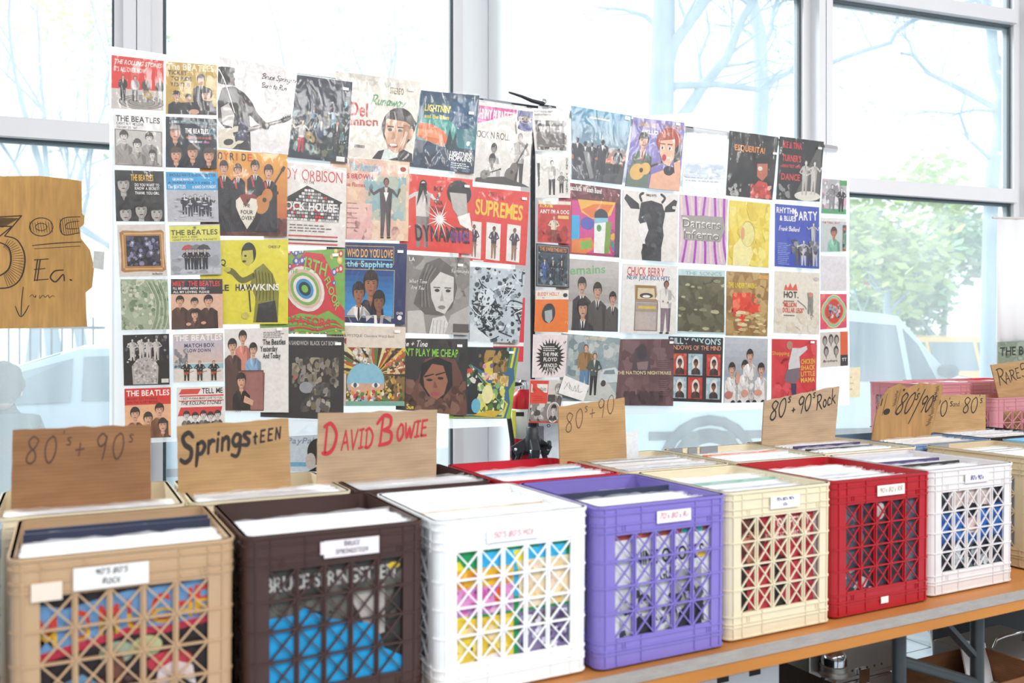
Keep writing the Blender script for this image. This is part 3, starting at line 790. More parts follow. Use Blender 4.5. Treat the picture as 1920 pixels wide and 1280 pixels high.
def milk_crate(x0, x1, y0, d, z, cname, c, label, group=None):
    w = x1-x0-.009
    key = (round(w, 3), d, cname)
    root = empty('milk_crate', ((x0+x1)/2, y0+d/2, z), 0, label, 'crate', group)
    m = crate_material(cname, c)
    if key not in _CR:
        _CR[key] = [mb.build(n, m, root) for n, mb in crate_meshes(w, d)]
    else:
        for s in _CR[key]:
            o = s.copy(); COL.objects.link(o); o.parent = root
    root['w'] = w
    return root, w
def crate_label(root, w, d, u, z0, z1, width, lines, ink, c='#f3efec', slant=.15, hpx=None, name='paper_label', pen=.0016):
    """paper sticker on the front band: u is its centre (-.5 .. .5), lines of handwriting"""
    k0 = .986+.014*z0/CH; yf = -d/2*(.986+.014*(z0+z1)/2/CH)-.0048
    cx = u*w; h = z1-z0
    mb = MB().box(cx-width/2, yf, z0, cx+width/2, yf+.0012, z1)
    o = mb.build(name, mat('label_paper_'+c, c, .7), root)
    if lines:
        polys = []; n = len(lines); lh = h/(n+.25)
        for i, s in enumerate(lines):
            q, e = hand_line(s, 0, 0, lh*.55, pen, slant=slant, jitter=.08)
            sc = min(1.0, width*.86/e); ox = cx-e*sc/2; oz = z1-(i+.82)*lh
            for P in q: polys.append([(ox+p[0]*sc, yf-.0004, oz+p[1]*sc) for p in P])
        t_ = MB()
        for P in polys: t_.add(P, [tuple(range(len(P)))])
        t_.build('handwriting', mat('ink_'+ink, ink, .6), o, fix=False)
    return o

R1 = 1.475
CD = .345
# ------------------------------------------------------------------ crates, the records in them, and what the front record of each shows
REC = .292
SLEEVEC = {'white': '#f7f6f8', 'pale': '#e6e6ec', 'cream': '#ece2d2', 'grey': '#b9bac2', 'navy': '#262c46', 'black': '#2a2728', 'red': '#b83a38', 'orange': '#d8692f', 'purple': '#4a3d6a', 'blue': '#7fa6c4', 'green': '#7fae9a', 'tan': '#b89468'}
_RC = {}
NREC = [0]
BULK = MB()
def flap_mesh(seed, H=None):
    H = H or REC; k = ('f', seed, H)
    if k in _RC: return _RC[k]
    r = random.Random(seed); vs = []; fs = []; n = 14
    for i in range(n+1):
        x = (-.5+i/n)*(min(H, .302)+.003); wv = r.uniform(-.0022, .0022)
        vs += [(x, wv*.3, H/2-.012), (x, wv, H/2+.003), (x+r.uniform(-.002, .002), wv+r.uniform(-.002, .002), H/2+.006+r.uniform(-.003, .003))]
    for i in range(n):
        a = i*3; b = a+3; fs += [(a, b, b+1, a+1), (a+1, b+1, b+2, a+2)]
    me = bpy.data.meshes.new('plastic_flap'); me.from_pydata(vs, [], fs); me.polygons.foreach_set('use_smooth', [True]*len(fs)); me.materials.append(FLAP)
    _RC[k] = me; return me
def body_mesh(cn, t, H=None):
    H = H or REC; w2 = min(H, .302)/2; k = (cn, t, H)
    if k in _RC: return _RC[k]
    mb = MB().box(-w2, -t/2, -H/2, w2, t/2, H/2)
    o = mb.build('record', mat('sleeve_card_'+cn, SLEEVEC[cn], .55, var=.04, vscale=40)); me = o.data; COL.objects.unlink(o); bpy.data.objects.remove(o); _RC[k] = me; return me
def one_record(x, y, z, cn, t, label, group, lean=0.0, flap=True, rz=0.0, H=None):
    H = H or REC
    o = bpy.data.objects.new('record', body_mesh(cn, t, H)); link(o); o.location = (x, y, z+H/2); o.rotation_euler = (lean, 0, rz)
    tag(o, label, 'record', group)
    if flap:
        f = bpy.data.objects.new('plastic_flap', flap_mesh(random.randint(0, 11), H)); link(f, o); f.location = (0, -t/2-.001, 0)
    NREC[0] += 1
    return o
def fill(root, w, d, z, where, front=.022, back=.02, n=30, gap_at=(), special=(), bulk=False, H=None, pool=('white','white','white','pale','pale','cream','grey','white','white','tan','navy','pale')):
    """stand records in a crate from its front to its back; gap_at: (y, width) places kept free for a card"""
    cx, cy = root.location.x, root.location.y
    y0, y1 = cy-d/2*.985+front, cy+d/2*.985-back
    step = (y1-y0)/n; out = []
    for i in range(n):
        y = y0+step*(i+.5)
        if any(abs(y-g) < gw/2+step*.45 for g, gw in gap_at): continue
        sp = [s for s in special if s[0] == i]
        cn = sp[0][1] if sp else random.choice(pool)
        dz = sp[0][2] if sp else random.choice((0, 0, .001, .003, .005))
        tt = round(min(step*.55, .0065), 4) if not sp else .005
        if bulk:
            BULK.box(cx-REC/2+random.uniform(-.001, .001), y-tt/2, z+.012, cx+REC/2, y+tt/2, z+.030+REC+random.uniform(-.004, .004)); continue
        lab = sp[0][3] if sp else 'record in clear plastic standing among others in '+where
        o = one_record(cx+random.uniform(-.0012, .0012), y, z+.0125+max(dz, 0), cn, tt, lab, None if sp else 'records in '+where, flap=not (sp and len(sp[0]) > 4), H=H)
        out.append(o)
    return out
def front_record(root, w, d, z, art, label, y_in=.009):
    """the sleeve that shows through the front lattice"""
    cx, cy = root.location.x, root.location.y
    yy = cy-d/2*.987+y_in
    h = REC; zz = z+.0125
    q = (Vector((cx-h/2, yy, zz+h)), Vector((cx+h/2, yy, zz+h)), Vector((cx+h/2, yy, zz)), Vector((cx-h/2, yy, zz)))
    o = printed('record', q, art, thick=.003); tag(o, label, 'record')
    return o
def art_monsters():
    A = Art('#2a1f22'); A.P([(0,.14),(.2,.2),(.5,.14),(.8,.13),(1,.1),(1,.32),(.7,.36),(.5,.34),(.2,.4),(0,.44)],'#6fa0d0'); A.P([(0,.44),(.2,.4),(.5,.34),(.7,.36),(1,.32),(1,.36),(.7,.40),(.5,.38),(.2,.45),(0,.49)],'#c8304a')
    for x, ch in ((.06,'M'),(.22,'O'),(.36,'M'),(.5,'U'),(.62,'C'),(.74,'H'),(.85,'E'),(.93,'T')): A.T(ch,x,.4-.1*x,.16,'#d8402c',w=.1); A.T(ch,x,.4-.1*x,.08,'#e8b82e',w=.1)
    A.E(.45,.47,.09,.06,'#a8b8a0'); A.E(.6,.46,.08,.06,'#c8cc98'); A.E(.44,.54,.05,.07,'#7a4a3a'); A.E(.72,.56,.12,.06,'#c83a4a'); A.P([(.64,.72),(.66,.6),(.74,.56),(.84,.6),(.86,.72),(.78,.66),(.72,.74)],'#e8dada'); A.P([(.12,.72),(.18,.6),(.28,.56),(.38,.64),(.4,.72),(.3,.7)],'#6f9cc0'); A.E(.34,.69,.06,.05,'#d8d0e0'); A.E(.22,.7,.05,.07,'#7a3a2a')
    A.N(0,.72,1,1,110,.06,['#a84a26','#7a2c1c','#c86a34','#4a1c18','#d88a5a'],seed=3); A.N(.1,.6,.6,.75,24,.04,['#5a3a34','#a84a30'],seed=6); return A
def art_blue_cut():
    A = Art('#3b3735'); A.N(0,0,1,.5,60,.1,['#2c2a28','#56524e','#6a665f','#3f3b39'],seed=3); A.R(0,.12,1,.2,'#3a3634'); A.T('BRUCE SPRINGSTEEN',.07,.245,.085,'#c9c6c2',w=.8,gap=.03); A.E(.86,.17,.04,.02,'#e8c83a'); A.P([(.56,.3),(.8,.28),(.8,.58),(.7,.6),(.64,.45)],'#bdb5b0'); A.P([(.04,.4),(.24,.4),(.3,.36),(.34,.39),(.46,.45),(.74,.52),(.8,.68),(.94,.76),(.9,.86),(.84,.92),(.84,1),(.04,1)],'#18a0dc'); return A
def art_four_fields():
    A = Art('#1f9a58'); A.N(0,0,1,1,60,.06,['#22b06a','#3ab4e0','#f0e23a','#1d8a4c'],seed=2); A.R(.24,.14,.9,.24,'#3ab8e8'); A.P([(.5,.15),(.6,.14),(.6,.28),(.54,.3)],'#f0e23a')
    A.R(.06,.24,.5,.54,'#e89ad0'); A.R(.06,.24,.5,.36,'#f0b82a'); A.R(.54,.22,.93,.54,'#f2dcb4'); A.R(.05,.56,.5,.92,'#eccb3e'); A.R(.54,.56,.92,.9,'#8a7aa2')
    A.N(.07,.37,.49,.54,50,.03,['#d86ab8','#f2b8de','#c85aa8','#b88ac8'],seed=3); A.E(.4,.44,.04,.06,'#ee6a2c'); A.N(.08,.25,.49,.36,20,.03,['#e89a2a','#f2cc4a'],seed=8); A.N(.55,.24,.92,.53,40,.035,['#f6e6c8','#eccfa0','#f2d8c0','#e8c26a'],seed=4); A.N(.07,.58,.49,.9,50,.035,['#e0ba2e','#f2de7a','#ecd2a0'],seed=5); A.N(.55,.58,.91,.89,90,.025,['#4a3a62','#b0a4c8','#6a5a48','#e0dae8','#584a70'],seed=6); A.E(.36,.86,.1,.06,'#f0e0dc'); return A
def art_bw_posters():
    A = Art('#e9e9e6'); A.R(0,.1,1,.16,'#a84a3a'); A.N(0,.1,1,.16,20,.03,['#3aa8a8','#d8703a','#7a3a34'],seed=3); A.R(.96,.1,1,1,'#2a8a98'); A.R(0,.16,.015,.7,'#d84a4a'); A.T('NINE QUOTES',.26,.35,.1,'#26262a',w=.62); A.T('GUY',.48,.48,.09,'#26262a',w=.15); A.E(.86,.33,.04,.02,'#f2c83a')
    A.R(.13,.5,.5,.95,'#d5d5d2'); A.R(.62,.42,.86,.95,'#a5a5a2'); A.N(.13,.52,.88,.95,70,.05,['#5a5a5a','#8a8a88','#c2c2c0','#3a3a3a','#e2e2e0'],seed=4)
    for x, y in ((.34,.62),(.58,.74),(.75,.6)): A.bust(x,y,.05,'#2c2c2e','#c9c9c6','#3a3a3a',yb=.95,wide=2.2)
    return A
def art_red_jacket():
    A = Art('#b02a3a'); A.R(.88,.05,1,1,'#a8979a'); A.T('TOM PETTY',.84,.22,.07,'#ecdcd8',al='r',w=.4); A.T('AND THE HEARTBREAKERS',.84,.32,.06,'#ecdcd8',al='r',w=.5); A.bust(.22,.26,.11,'#2b2022','#b87864','#5a2e28',yb=1,wide=2.4,long=.4); A.P([(.16,.52),(.44,.5),(.46,1),(.2,1)],'#b32c3c'); A.P([(.44,.4),(.56,.46),(.6,1),(.46,1)],'#211c1e'); A.N(.5,.35,.86,1,20,.1,['#a82a3a','#bc3244','#9a2434'],seed=4); A.P([(.04,.85),(.3,.8),(.4,.95),(.1,1)],'#b87864'); return A
def art_dark_grey_legs():
    A = Art('#565e6c'); A.N(0,0,1,1,50,.1,['#4a5260','#626a78','#3e4552'],seed=4); A.P([(.3,.1),(.7,.1),(.75,.6),(.7,1),(.25,1),(.3,.55)],'#353a46'); A.E(.5,.2,.05,.07,'#c8c4c0'); A.P([(.05,.95),(.25,.72),(.35,.76),(.2,1)],'#cfcac6'); A.N(.05,.65,.45,1,24,.04,['#d8d4d0','#2a2c34','#b8b2ae'],1.6,seed=5); return A
def art_blue_black():
    A = Art('#262a34'); A.P([(.2,.1),(.8,.1),(.86,.3),(.5,.24),(.2,.3)],'#d8c4bc'); A.P([(.0,.34),(.3,.3),(.5,.42),(.75,.3),(1,.26),(1,.5),(.6,.62),(.2,.56),(0,.48)],'#2f6ab8'); A.N(0,.3,1,.6,30,.05,['#3a7ac8','#2a5aa0','#4a8ad8'],seed=4); A.R(.4,.38,.6,.52,'#e0c4bc'); A.N(0,.6,1,1,60,.05,['#3a4450','#a8b4bc','#1c2028','#586470','#ccd4d8'],seed=5); A.E(.45,.9,.05,.03,'#b83a3a'); return A
def art_plain(c): return lambda: Art(c)
# name, colour, left and right edge and front-edge distance, label
FR = [
 ('bluegrey', '#8fa8c6', -.442, -.100, 1.50, 'blue grey milk crate cut off beside the tan crate', None, None),
 ('tan', '#c2a07c', -.080, .257, 1.505, 'tan milk crate with a white 90s rock label', art_monsters, 'colourful cartoon sleeve behind the lattice of the tan crate'),
 ('brown', '#47302c', .264, .596, 1.50, 'dark brown milk crate with a torn white label, in the front row', art_blue_cut, 'black and bright blue sleeve behind the dark brown lattice'),
 ('white', '#fdfdff', .600, .940, 1.475, 'bright white milk crate with red pen lettering in the front row', art_four_fields, 'green sleeve with four coloured fields behind the bright white lattice'),
 ('purple', '#8577c4', .942, 1.285, 1.460, 'purple milk crate with a white red-inked label', art_bw_posters, 'white sleeve with black photos behind the purple lattice'),
 ('cream', '#e6d9bb', 1.289, 1.620, 1.475, 'cream milk crate between the purple and the red crate', art_red_jacket, 'red sleeve with white lettering behind the cream lattice'),
 ('red', '#b01c26', 1.624, 1.984, 1.485, 'deep red milk crate with worn white label, in the front row', art_dark_grey_legs, 'slate grey sleeve behind the red lattice'),
 ('greyedwhite', '#e3dcdb', 1.992, 2.352, 1.500, 'dusty white milk crate with blue pen lettering near the table end', art_blue_black, 'blue and black sleeve behind the dusty white lattice'),
 ('beige', '#cdb896', 2.490, 2.840, 1.55, 'beige milk crate with grey tape, last before the light blue one', art_plain('#8a8078'), 'grey sleeve in the beige crate with grey tape'),
 ('lightblue', '#8cc2dc', 2.885, 3.24, 1.55, 'light blue milk crate at the far end of the front row', None, None),
]
FC = {}
NF = {'tan': 15, 'brown': 14, 'white': 24, 'purple': 18, 'cream': 24, 'red': 28, 'greyedwhite': 26, 'beige': 26}
for nm, c, x0, x1, y0, lab, art, alab in FR:
    root, w = milk_crate(x0, x1, y0, CD, TZ, nm, c, lab, 'milk crates of records'); FC[nm] = (root, w)
    if art: front_record(root, w, CD, TZ, art(), alab)
def f_(nm, *a, **k): root, w = FC[nm]; return fill(root, w, CD, TZ, *a, **k)
f_('tan', 'the tan crate', H=.308, back=.12, n=15, special=((11, 'navy', .016, 'navy topped record behind the first white ones in the tan crate', 1), (14, 'navy', .016, 'dark navy record with cream patch at the back of the tan crate', 1)))
f_('brown', 'the dark brown front crate', H=.308, back=.16, n=12)
f_('white', 'the bright white crate', H=.301, back=.02, n=24)
f_('purple', 'the purple crate', H=.301, back=.10, n=17, special=((12, 'navy', .016, 'dark grey topped record leaning in the purple crate', 1),))
f_('cream', 'the cream front crate', H=.301, back=.06, n=21, special=((12, 'green', .010, 'pale green topped record in the cream front crate', 1),))
f_('red', 'the red front crate', H=.301, back=.04, n=26)
f_('greyedwhite', 'the dusty white crate', H=.301, back=.03, n=26, special=((11, 'black', .010, 'black edged record in the dusty white crate, nearer the front', 1), (17, 'purple', .010, 'dark edged record in the dusty white crate, farther back', 1), (25, 'grey', .012, 'tall grey record at the back of the dusty white crate', 1)))
f_('beige', 'the beige taped crate', H=.301, back=.02, n=24)
# labels on the fronts
W_ = lambda n: FC[n]
crate_label(*W_('tan'), CD, -.07, .276, .311, .108, ["90'S 80'S", 'ROCK'], '#3a3a44')
crate_label(*W_('tan'), CD, -.345, .266, .294, .042, [], '#3a3a44', c='#ecdccb', name='blank_label')
crate_label(*W_('brown'), CD, .07, .284, .314, .10, ['BRUCE', 'SPRINGSTEEN'], '#6a6a72', c='#efe6ea')
crate_label(*W_('brown'), CD, -.02, .291, .313, .055, [], '#6a6a72', c='#eee4e8', name='torn_label')
crate_label(*W_('white'), CD, -.02, .284, .308, .115, ["50'S 80'S MIX"], '#d8706a', c='#f2f2f6', name='red_lettering')
crate_label(*W_('purple'), CD, .06, .288, .313, .088, ["70's 80's Rr"], '#c23a4a', c='#f4f0f2')
crate_label(*W_('cream'), CD, .02, .287, .315, .088, ["70's 80's 90's", 'VIn'], '#34406a', c='#f3f1f2')
crate_label(*W_('red'), CD, .06, .286, .312, .098, ["90's 80's RR"], '#9a8a84', c='#eee6da')
crate_label(*W_('red'), CD, .0, .020, .036, .026, [], '#9a8a84', c='#efe9e4', name='blank_label')
crate_label(*W_('greyedwhite'), CD, .02, .290, .314, .098, ["80's 90's"], '#3a4a9a', c='#e3dcdb', name='blue_lettering', pen=.0022)
# back row on the same table
BR = [
 ('cream', '#e6d9bb', -.125, .221, 1.880, 'cream milk crate behind the tan crate'),
 ('cream', '#e6d9bb', .229, .572, 1.880, 'cream milk crate behind the dark brown front crate'),
 ('brown', '#47302c', .577, .914, 1.870, 'dark brown milk crate of the back row, with the red lettered cardboard'),
 ('brightred', '#cc1f34', .920, 1.262, 1.835, 'bright red milk crate in the back row behind the purple one'),
 ('cream', '#e6d9bb', 1.282, 1.634, 1.845, 'cream milk crate right behind the cream front crate'),
 ('cream', '#e6d9bb', 1.655, 2.015, 1.850, 'cream milk crate with grey tape patches on its back wall'),
 ('cream', '#e6d9bb', 2.022, 2.446, 1.880, 'cream milk crate behind the dusty white one'),
 ('skyblue', '#7f9cc0', 2.455, 2.878, 1.915, 'blue milk crate holding the torn printed cardboard'),
 ('darkbrown', '#3a2c2a', 2.886, 3.300, 1.94, 'very dark brown milk crate behind the light blue one'),
]
BC = []
for nm, c, x0, x1, y0, lab in BR:
    BC.append(milk_crate(x0, x1, y0, CD, TZ, nm, c, lab, 'milk crates of records'))
# cardboard dividers: photo corners (tl, tr, br, bl), plane, writing
CARD = mat_cardboard('corrugated_cardboard', '#bb966a'); CARD_D = mat_cardboard('brown_cardboard', '#9c7250'); CARD_L = mat_cardboard('pale_cardboard', '#b99d80'); CARD_V = mat_cardboard('upright_cardboard', '#ae8658', True, 120)
def sign(px, Y, m, label, lines, ink, pen, thick=.0045, edge=.004, bottom=None, outline=None, seed=1, extra=None, name='cardboard_sign', xlim=None):
    """cardboard sheet standing upright; lines: (text, u, v, height, kw) on its face in shares of its width and height"""
    q = [at_y(x, y, Y) for x, y in px]; qt = list(q)
    if bottom is not None:
        for i, j in ((3, 0), (2, 1)):
            k = (bottom-q[j].z)/(q[i].z-q[j].z); q[i] = q[j]+(q[i]-q[j])*k
    c = (q[0]+q[1]+q[2]+q[3])/4
    r = random.Random(seed)
    if outline is None:
        outline = []
        for (a, b, n) in (((0,0),(1,0),14), ((1,0),(1,1),26), ((1,1),(0,1),4), ((0,1),(0,0),26)):
            for k in range(n):
                t_ = k/n; j = r.uniform(-edge, edge)*(.45 if n > 20 else 1) if k else 0
                u, v = a[0]+(b[0]-a[0])*t_, a[1]+(b[1]-a[1])*t_
                if a[1] == b[1]: v += j
                else: u += j
                outline.append((u, v))
    mb = MB(); P3 = [quad_point(q, u, v)-c for u, v in outline]
    if xlim:                                                # the part below the rim fits between the crate walls
        for p in P3:
            if p.z+c.z < 1.072+(xlim[2] if len(xlim) > 2 else 0): p.x = min(max(p.x, xlim[0]-c.x), xlim[1]-c.x)
    mb.prism([(p.x, p.z) for p in P3], thick)
    o = mb.build(name, m); o.location = c; tag(o, label, 'sign')
    H0 = (qt[0]-qt[3]).length; W0 = (q[1]-q[0]).length
    t_ = MB(); vs = (qt[3]-qt[0])/H0; hs = (q[1]-q[0])/W0
    for s, u, v, h, kw in lines:
        kw = dict(kw); pn = kw.pop('pen', pen)
        fit = kw.pop('W', None)
        P, e = hand_line(s, 0, 0, h*H0, pn, **kw)
        if fit: P = [[(p[0]*fit*W0/e, p[1]) for p in poly] for poly in P]
        for k, poly in enumerate(P):
            base = quad_point(qt, u, v)-c
            pts = [base+hs*p[0]-vs*p[1]+Vector((0, -.0006-.00001*(k % 9), 0)) for p in poly]
            t_.add(pts, [tuple(range(len(pts)))])
    if extra: extra(t_, qt, c, hs, vs, W0, H0)
    if t_.v: t_.build('handwriting', mat('marker_'+ink, ink, .6), o, fix=False)
    return o, q, c
BOT = TZ+.02
def inside(i): r_, w_ = BC[i]; return (r_.location.x-w_/2*.986+.010, r_.location.x+w_/2*.986-.010)
sign(((24,806),(283,795),(283,930),(20,947)), 1.965, CARD_D, 'brown cardboard divider lettered 80s and 90s behind the tan crate', [("80^'s^+ 90^s", .09, .46, .36, {'W':0.8, 'gap':.36, 'space':.3, 'slant':.12})], '#5a3f34', .0045, bottom=BOT, xlim=inside(0), seed=3)
sign(((332,799),(541,784),(545,896),(334,910)), 2.02, CARD, 'cardboard divider with a name in thick black marker behind the brown crate', [('S', .02, .62, .50, {'W':0.13, 'slant':.1, 'pen':.013}), ('prings', .155, .52, .42, {'W':0.50, 'gap':.12, 'slant':.1, 'rise':.1, 'pen':.011}), ('tEEN', .665, .38, .21, {'W':0.28, 'gap':.36, 'slant':.1, 'rise':.08, 'pen':.007})], '#332b29', .008, bottom=BOT, xlim=inside(1), seed=4)
sign(((597,774),(820,768),(818,878),(594,896)), 2.02, CARD_L, 'pale cardboard divider with a name in thick red marker', [('D', .04, .63, .46, {'W':0.13, 'slant':.08, 'pen':.012}), ('AVID', .19, .59, .30, {'W':0.27, 'gap':.17, 'slant':.08, 'rise':.03}), ('B', .49, .55, .46, {'W':0.14, 'slant':.12, 'pen':.011}), ('OWIE', .645, .48, .26, {'W':0.27, 'gap':.14, 'slant':.12, 'rise':.08})], '#bf3038', .0085, bottom=BOT, xlim=inside(2), seed=5)
sign(((1047,762),(1171,745),(1175,854),(1050,862)), 2.085, CARD, 'small cardboard divider with thin pen 80s and 90s below the street sleeve', [("80^s^+90^s", .09, .5, .36, {'W':0.84, 'gap':.28, 'space':.2, 'slant':.12, 'rise':.17})], '#4a3b33', .003, bottom=BOT, xlim=inside(4), seed=6)
sign(((1433,752),(1574,724),(1566,815),(1429,828)), 2.16, CARD_L, 'cardboard divider lettered in bold black with the word rock', [("80^'s^", .08, .50, .46, {'W':0.27, 'gap':.12, 'slant':.15, 'rise':.1}), ('+', .37, .42, .2, {}), ("90^'s^", .44, .44, .42, {'W':0.24, 'gap':.12, 'slant':.15, 'rise':.1}), ('Rock', .70, .42, .38, {'W':0.27, 'gap':.12, 'rise':.1})], '#2e2826', .0065, bottom=BOT, xlim=inside(6), seed=7, edge=.006)
def stencil(t_, q, c, hs, vs, W0, H0):
    def P(u, v): return quad_point(q, u, v)-c+Vector((0, -.0006, 0))
    def bar(u0, v0, u1, v1): t_.add([P(u0, v0), P(u1, v0), P(u1, v1), P(u0, v1)], [(0,1,2,3)])
    r = random.Random(3)
    for k in range(26): u = .26+r.uniform(0, .035); v = .06+k*.013; bar(u, v, u+.03, v+.006)
    for k in range(40): u = .86+r.uniform(0, .05); v = .05+k*.021; bar(u, v, u+.045, v+.009)
    for k in range(16):
        a = 2*pi*k/16; b = a+2*pi/16; t_.add([P(.2, .5), P(.2+.05*cos(a), .5+.07*sin(a)), P(.2+.05*cos(b), .5+.07*sin(b))], [(0,1,2)])
    bar(.14, .1, .145, .58); bar(.33, .04, .335, .56); bar(.08, .2, .095, .36); bar(.37, .03, .40, .08); bar(.0, .79, .03, .81)
sign(((1648,731),(1769,718),(1748,808),(1626,817)), 2.10, CARD_V, 'torn printed cardboard divider lettered 80s 90s in the blue crate', [("80^'s^", .33, .58, .46, {'W':0.32, 'gap':.14, 'slant':.35, 'pen':.008}), ('/', .585, .68, .5, {'pen':.006}), ("90^'s^", .69, .58, .36, {'W':0.25, 'gap':.14, 'slant':.35, 'pen':.008})], '#332b27', .0055, bottom=BOT, xlim=inside(7), seed=8,
     outline=[(.14,.0),(.3,-.03),(.45,.01),(.62,-.02),(.85,.0),(.97,.0),(1.02,.04),(.99,.3),(.985,.7),(.98,1),(.0,1),(.0,.8),(.03,.5),(.06,.2),(.07,.08)], extra=stencil)
o, q, c = sign(((1752,742),(1848,740),(1848,781),(1748,790)), 2.16, CARD, 'folded cardboard box lettered 70s and 80s standing in the dark brown crate', [("70^'s^", -.02, .8, .62, {'gap':.14, 'slant':.1, 'pen':.005}), ('and', .36, .45, .22, {'pen':.002}), ("80^'s^", .55, .75, .62, {'gap':.14, 'slant':.1, 'pen':.005})], '#3a2f28', .005, bottom=BOT, xlim=inside(8), thick=.03, seed=9)
o, q, c = sign(((1858,684),(1975,668),(1975,742),(1872,742)), 2.62, CARD, 'cardboard divider lettered rare in the pink crate', [('R', .06, .66, .52, {}), ('ARE', .18, .60, .34, {'W':.25, 'gap':.12, 'rise':.16}), ("50^'s^+", .46, .46, .44, {'gap':.12, 'rise':.12})], '#3a2a26', .0065, bottom=T2Z+.02, xlim=(3.735, 4.185, .09), seed=10)
# records of the back row
GAP = {0: 1.967, 1: 2.022, 2: 2.022, 4: 2.087, 5: None, 6: 2.162, 7: 2.102, 8: 2.175}
WHERE = ['the cream crate behind the tan one', 'the cream crate behind the brown one', 'the dark brown back crate', 'the bright red crate', 'the cream crate behind the cream one', 'the cream crate with tape patches', 'the cream crate behind the dusty white one', 'the blue crate', 'the very dark brown crate']
NB = [12, 14, 14, 10, 14, 12, 15, 11, 9]
SPB = {3: ((6, 'blue', .004, 'blue edged record leaning in the bright red crate', 1),), 5: ((8, 'orange', .006, 'orange edged record in the cream crate with tape patches', 1),), 6: ((9, 'purple', .008, 'purple edged record under the bold lettered divider', 1), (6, 'black', .004, 'black edged record in the cream crate behind the dusty white one', 1))}
for i, (root, w) in enumerate(BC):
    g = GAP.get(i)
    back = .02 if g is None else 0
    bk = .03 if g is None else max(.02, root.location.y+CD/2*.985-g+.008)
    if i == 3: bk = .12
    if i == 5: bk = .10
    fill(root, w, CD, TZ, WHERE[i], H=.313, front=.016, back=bk, n=NB[i], special=SPB.get(i, ()))
# grey tape on the back walls
TAPE = mat('grey_cloth_tape', '#8f9094', .5)
def tape(root, w, d, u, wd, z0=CH-.052, z1=CH+.0006):
    k = .986+.014*(z0+z1)/2/CH; yb = d/2*k-.0085
    o = MB().box(u*w-wd/2, yb-.0014, z0, u*w+wd/2, yb, z1).build('tape_patch', TAPE, root); return o
for u, wd in ((-.36, .052), (-.17, .036), (.02, .07)): tape(BC[5][0], BC[5][1], CD, u, wd)
tape(*FC['beige'], CD, -.32, .09)
# far table: pink and red crates
FT = [('pink', '#cf8a90', 3.595, 3.93, 2.72, T2Z+.055, 'pink milk crate behind the torn printed cardboard'),
      ('pink', '#cf8a90', 3.94, 4.28, 2.80, T2Z+.055, 'pink milk crate next to the far red one'),
      ('brightred', '#cc1f34', 4.29, 4.64, 2.80, T2Z+.055, 'red milk crate farthest away by the window')]
b = MB().box(3.58, 2.70, T2Z, 5.06, 3.14, T2Z+.055).build('wooden_plank', PLYE); tag(b, 'thick wooden plank raising the crates by the window', 'plank')
for nm, c, x0, x1, y0, z, lab in FT:
    root, w = milk_crate(x0, x1, y0, .335, z, nm, c, lab, 'milk crates of records')
    fill(root, w, .335, z, '', n=16, bulk=True)
root, w = milk_crate(3.72, 4.20, 2.47, .225, T2Z, 'pink', '#cf8a90', 'wide pink milk crate holding the rare records divider', 'milk crates of records')
o = BULK.build('record_bulk', mat('sleeve_card_white', SLEEVEC['white'])); tag(o, 'white sleeved records filling the crates by the window', 'records', kind='stuff')
# ------------------------------------------------------------------ sleeves on the two hanging sheets
K = '#26211f'; W = '#f4efea'; CR = '#e9dfd2'; RD = '#dd3a30'; GR = '#8d8781'; DG = '#4a4542'; LG = '#c4bdb7'
SK = '#d8a68a'; SKD = '#8a5a44'; HR = '#2d2320'
GS = '#b9b1aa'; GSL = '#d6cfc8'
def four_heads(A, pts, r, cl, sk=SK, hr=HR, yb=1.0):
    for x, y in pts: A.bust(x, y, r, cl, sk, hr, yb)
def a_red_turntable(u0):
    A = Art('#e0382d', u0); A.R(0,.62,1,1,'#cfc3bb')
    for k, c in ((.44,'#5b5350'),(.42,'#a79e97'),(.35,'#6f6763'),(.33,'#a79e97'),(.26,'#6a625f'),(.24,'#9a918b')): A.E(.58,.86,k,k*.32,c)
    A.T('THE ROLLING STONES',.05,.15,.085,CR,w=.9,sh=.25); A.T("IT'S ALL OVER NOW",.05,.29,.085,CR,w=.6)
    for x, c, t in ((.22,'#3a3230','#2c2624'),(.45,'#b3aaa4','#2c2624'),(.66,'#5a4c46','#8c837d'),(.93,'#2f2826','#d2c9c2')): A.man(x,.86,.5,c,SK,HR,0,1,t)
    A.E(.7,.72,.07,.07,'#c59a3e'); A.E(.7,.72,.04,.04,'#b8b0a8'); return A
def a_gold_quartet(u0):
    A = Art('#c8a450', u0); A.T('The BEATLES',.02,.14,.12,'#efe0bd',w=.92)
    A.T('TICKET',.04,.24,.075,'#3a2f2c'); A.T('TO RIDE',.09,.35,.075,'#3a2f2c'); A.T('YES IT IS',.08,.46,.07,'#3a2f2c')
    A.bust(.68,.3,.075,K,yb=.75,tie='#2a2422'); A.bust(.44,.68,.06,K,yb=.9); A.bust(.2,.64,.07,K,yb=1,wide=2.3); A.bust(.8,.6,.1,'#2e2826',yb=1,wide=2.0,turn=-1)
    A.P([(.3,.78),(.9,.72),(.95,1),(.25,1)],'#2b2523'); A.E(.55,.95,.1,.05,SK); return A
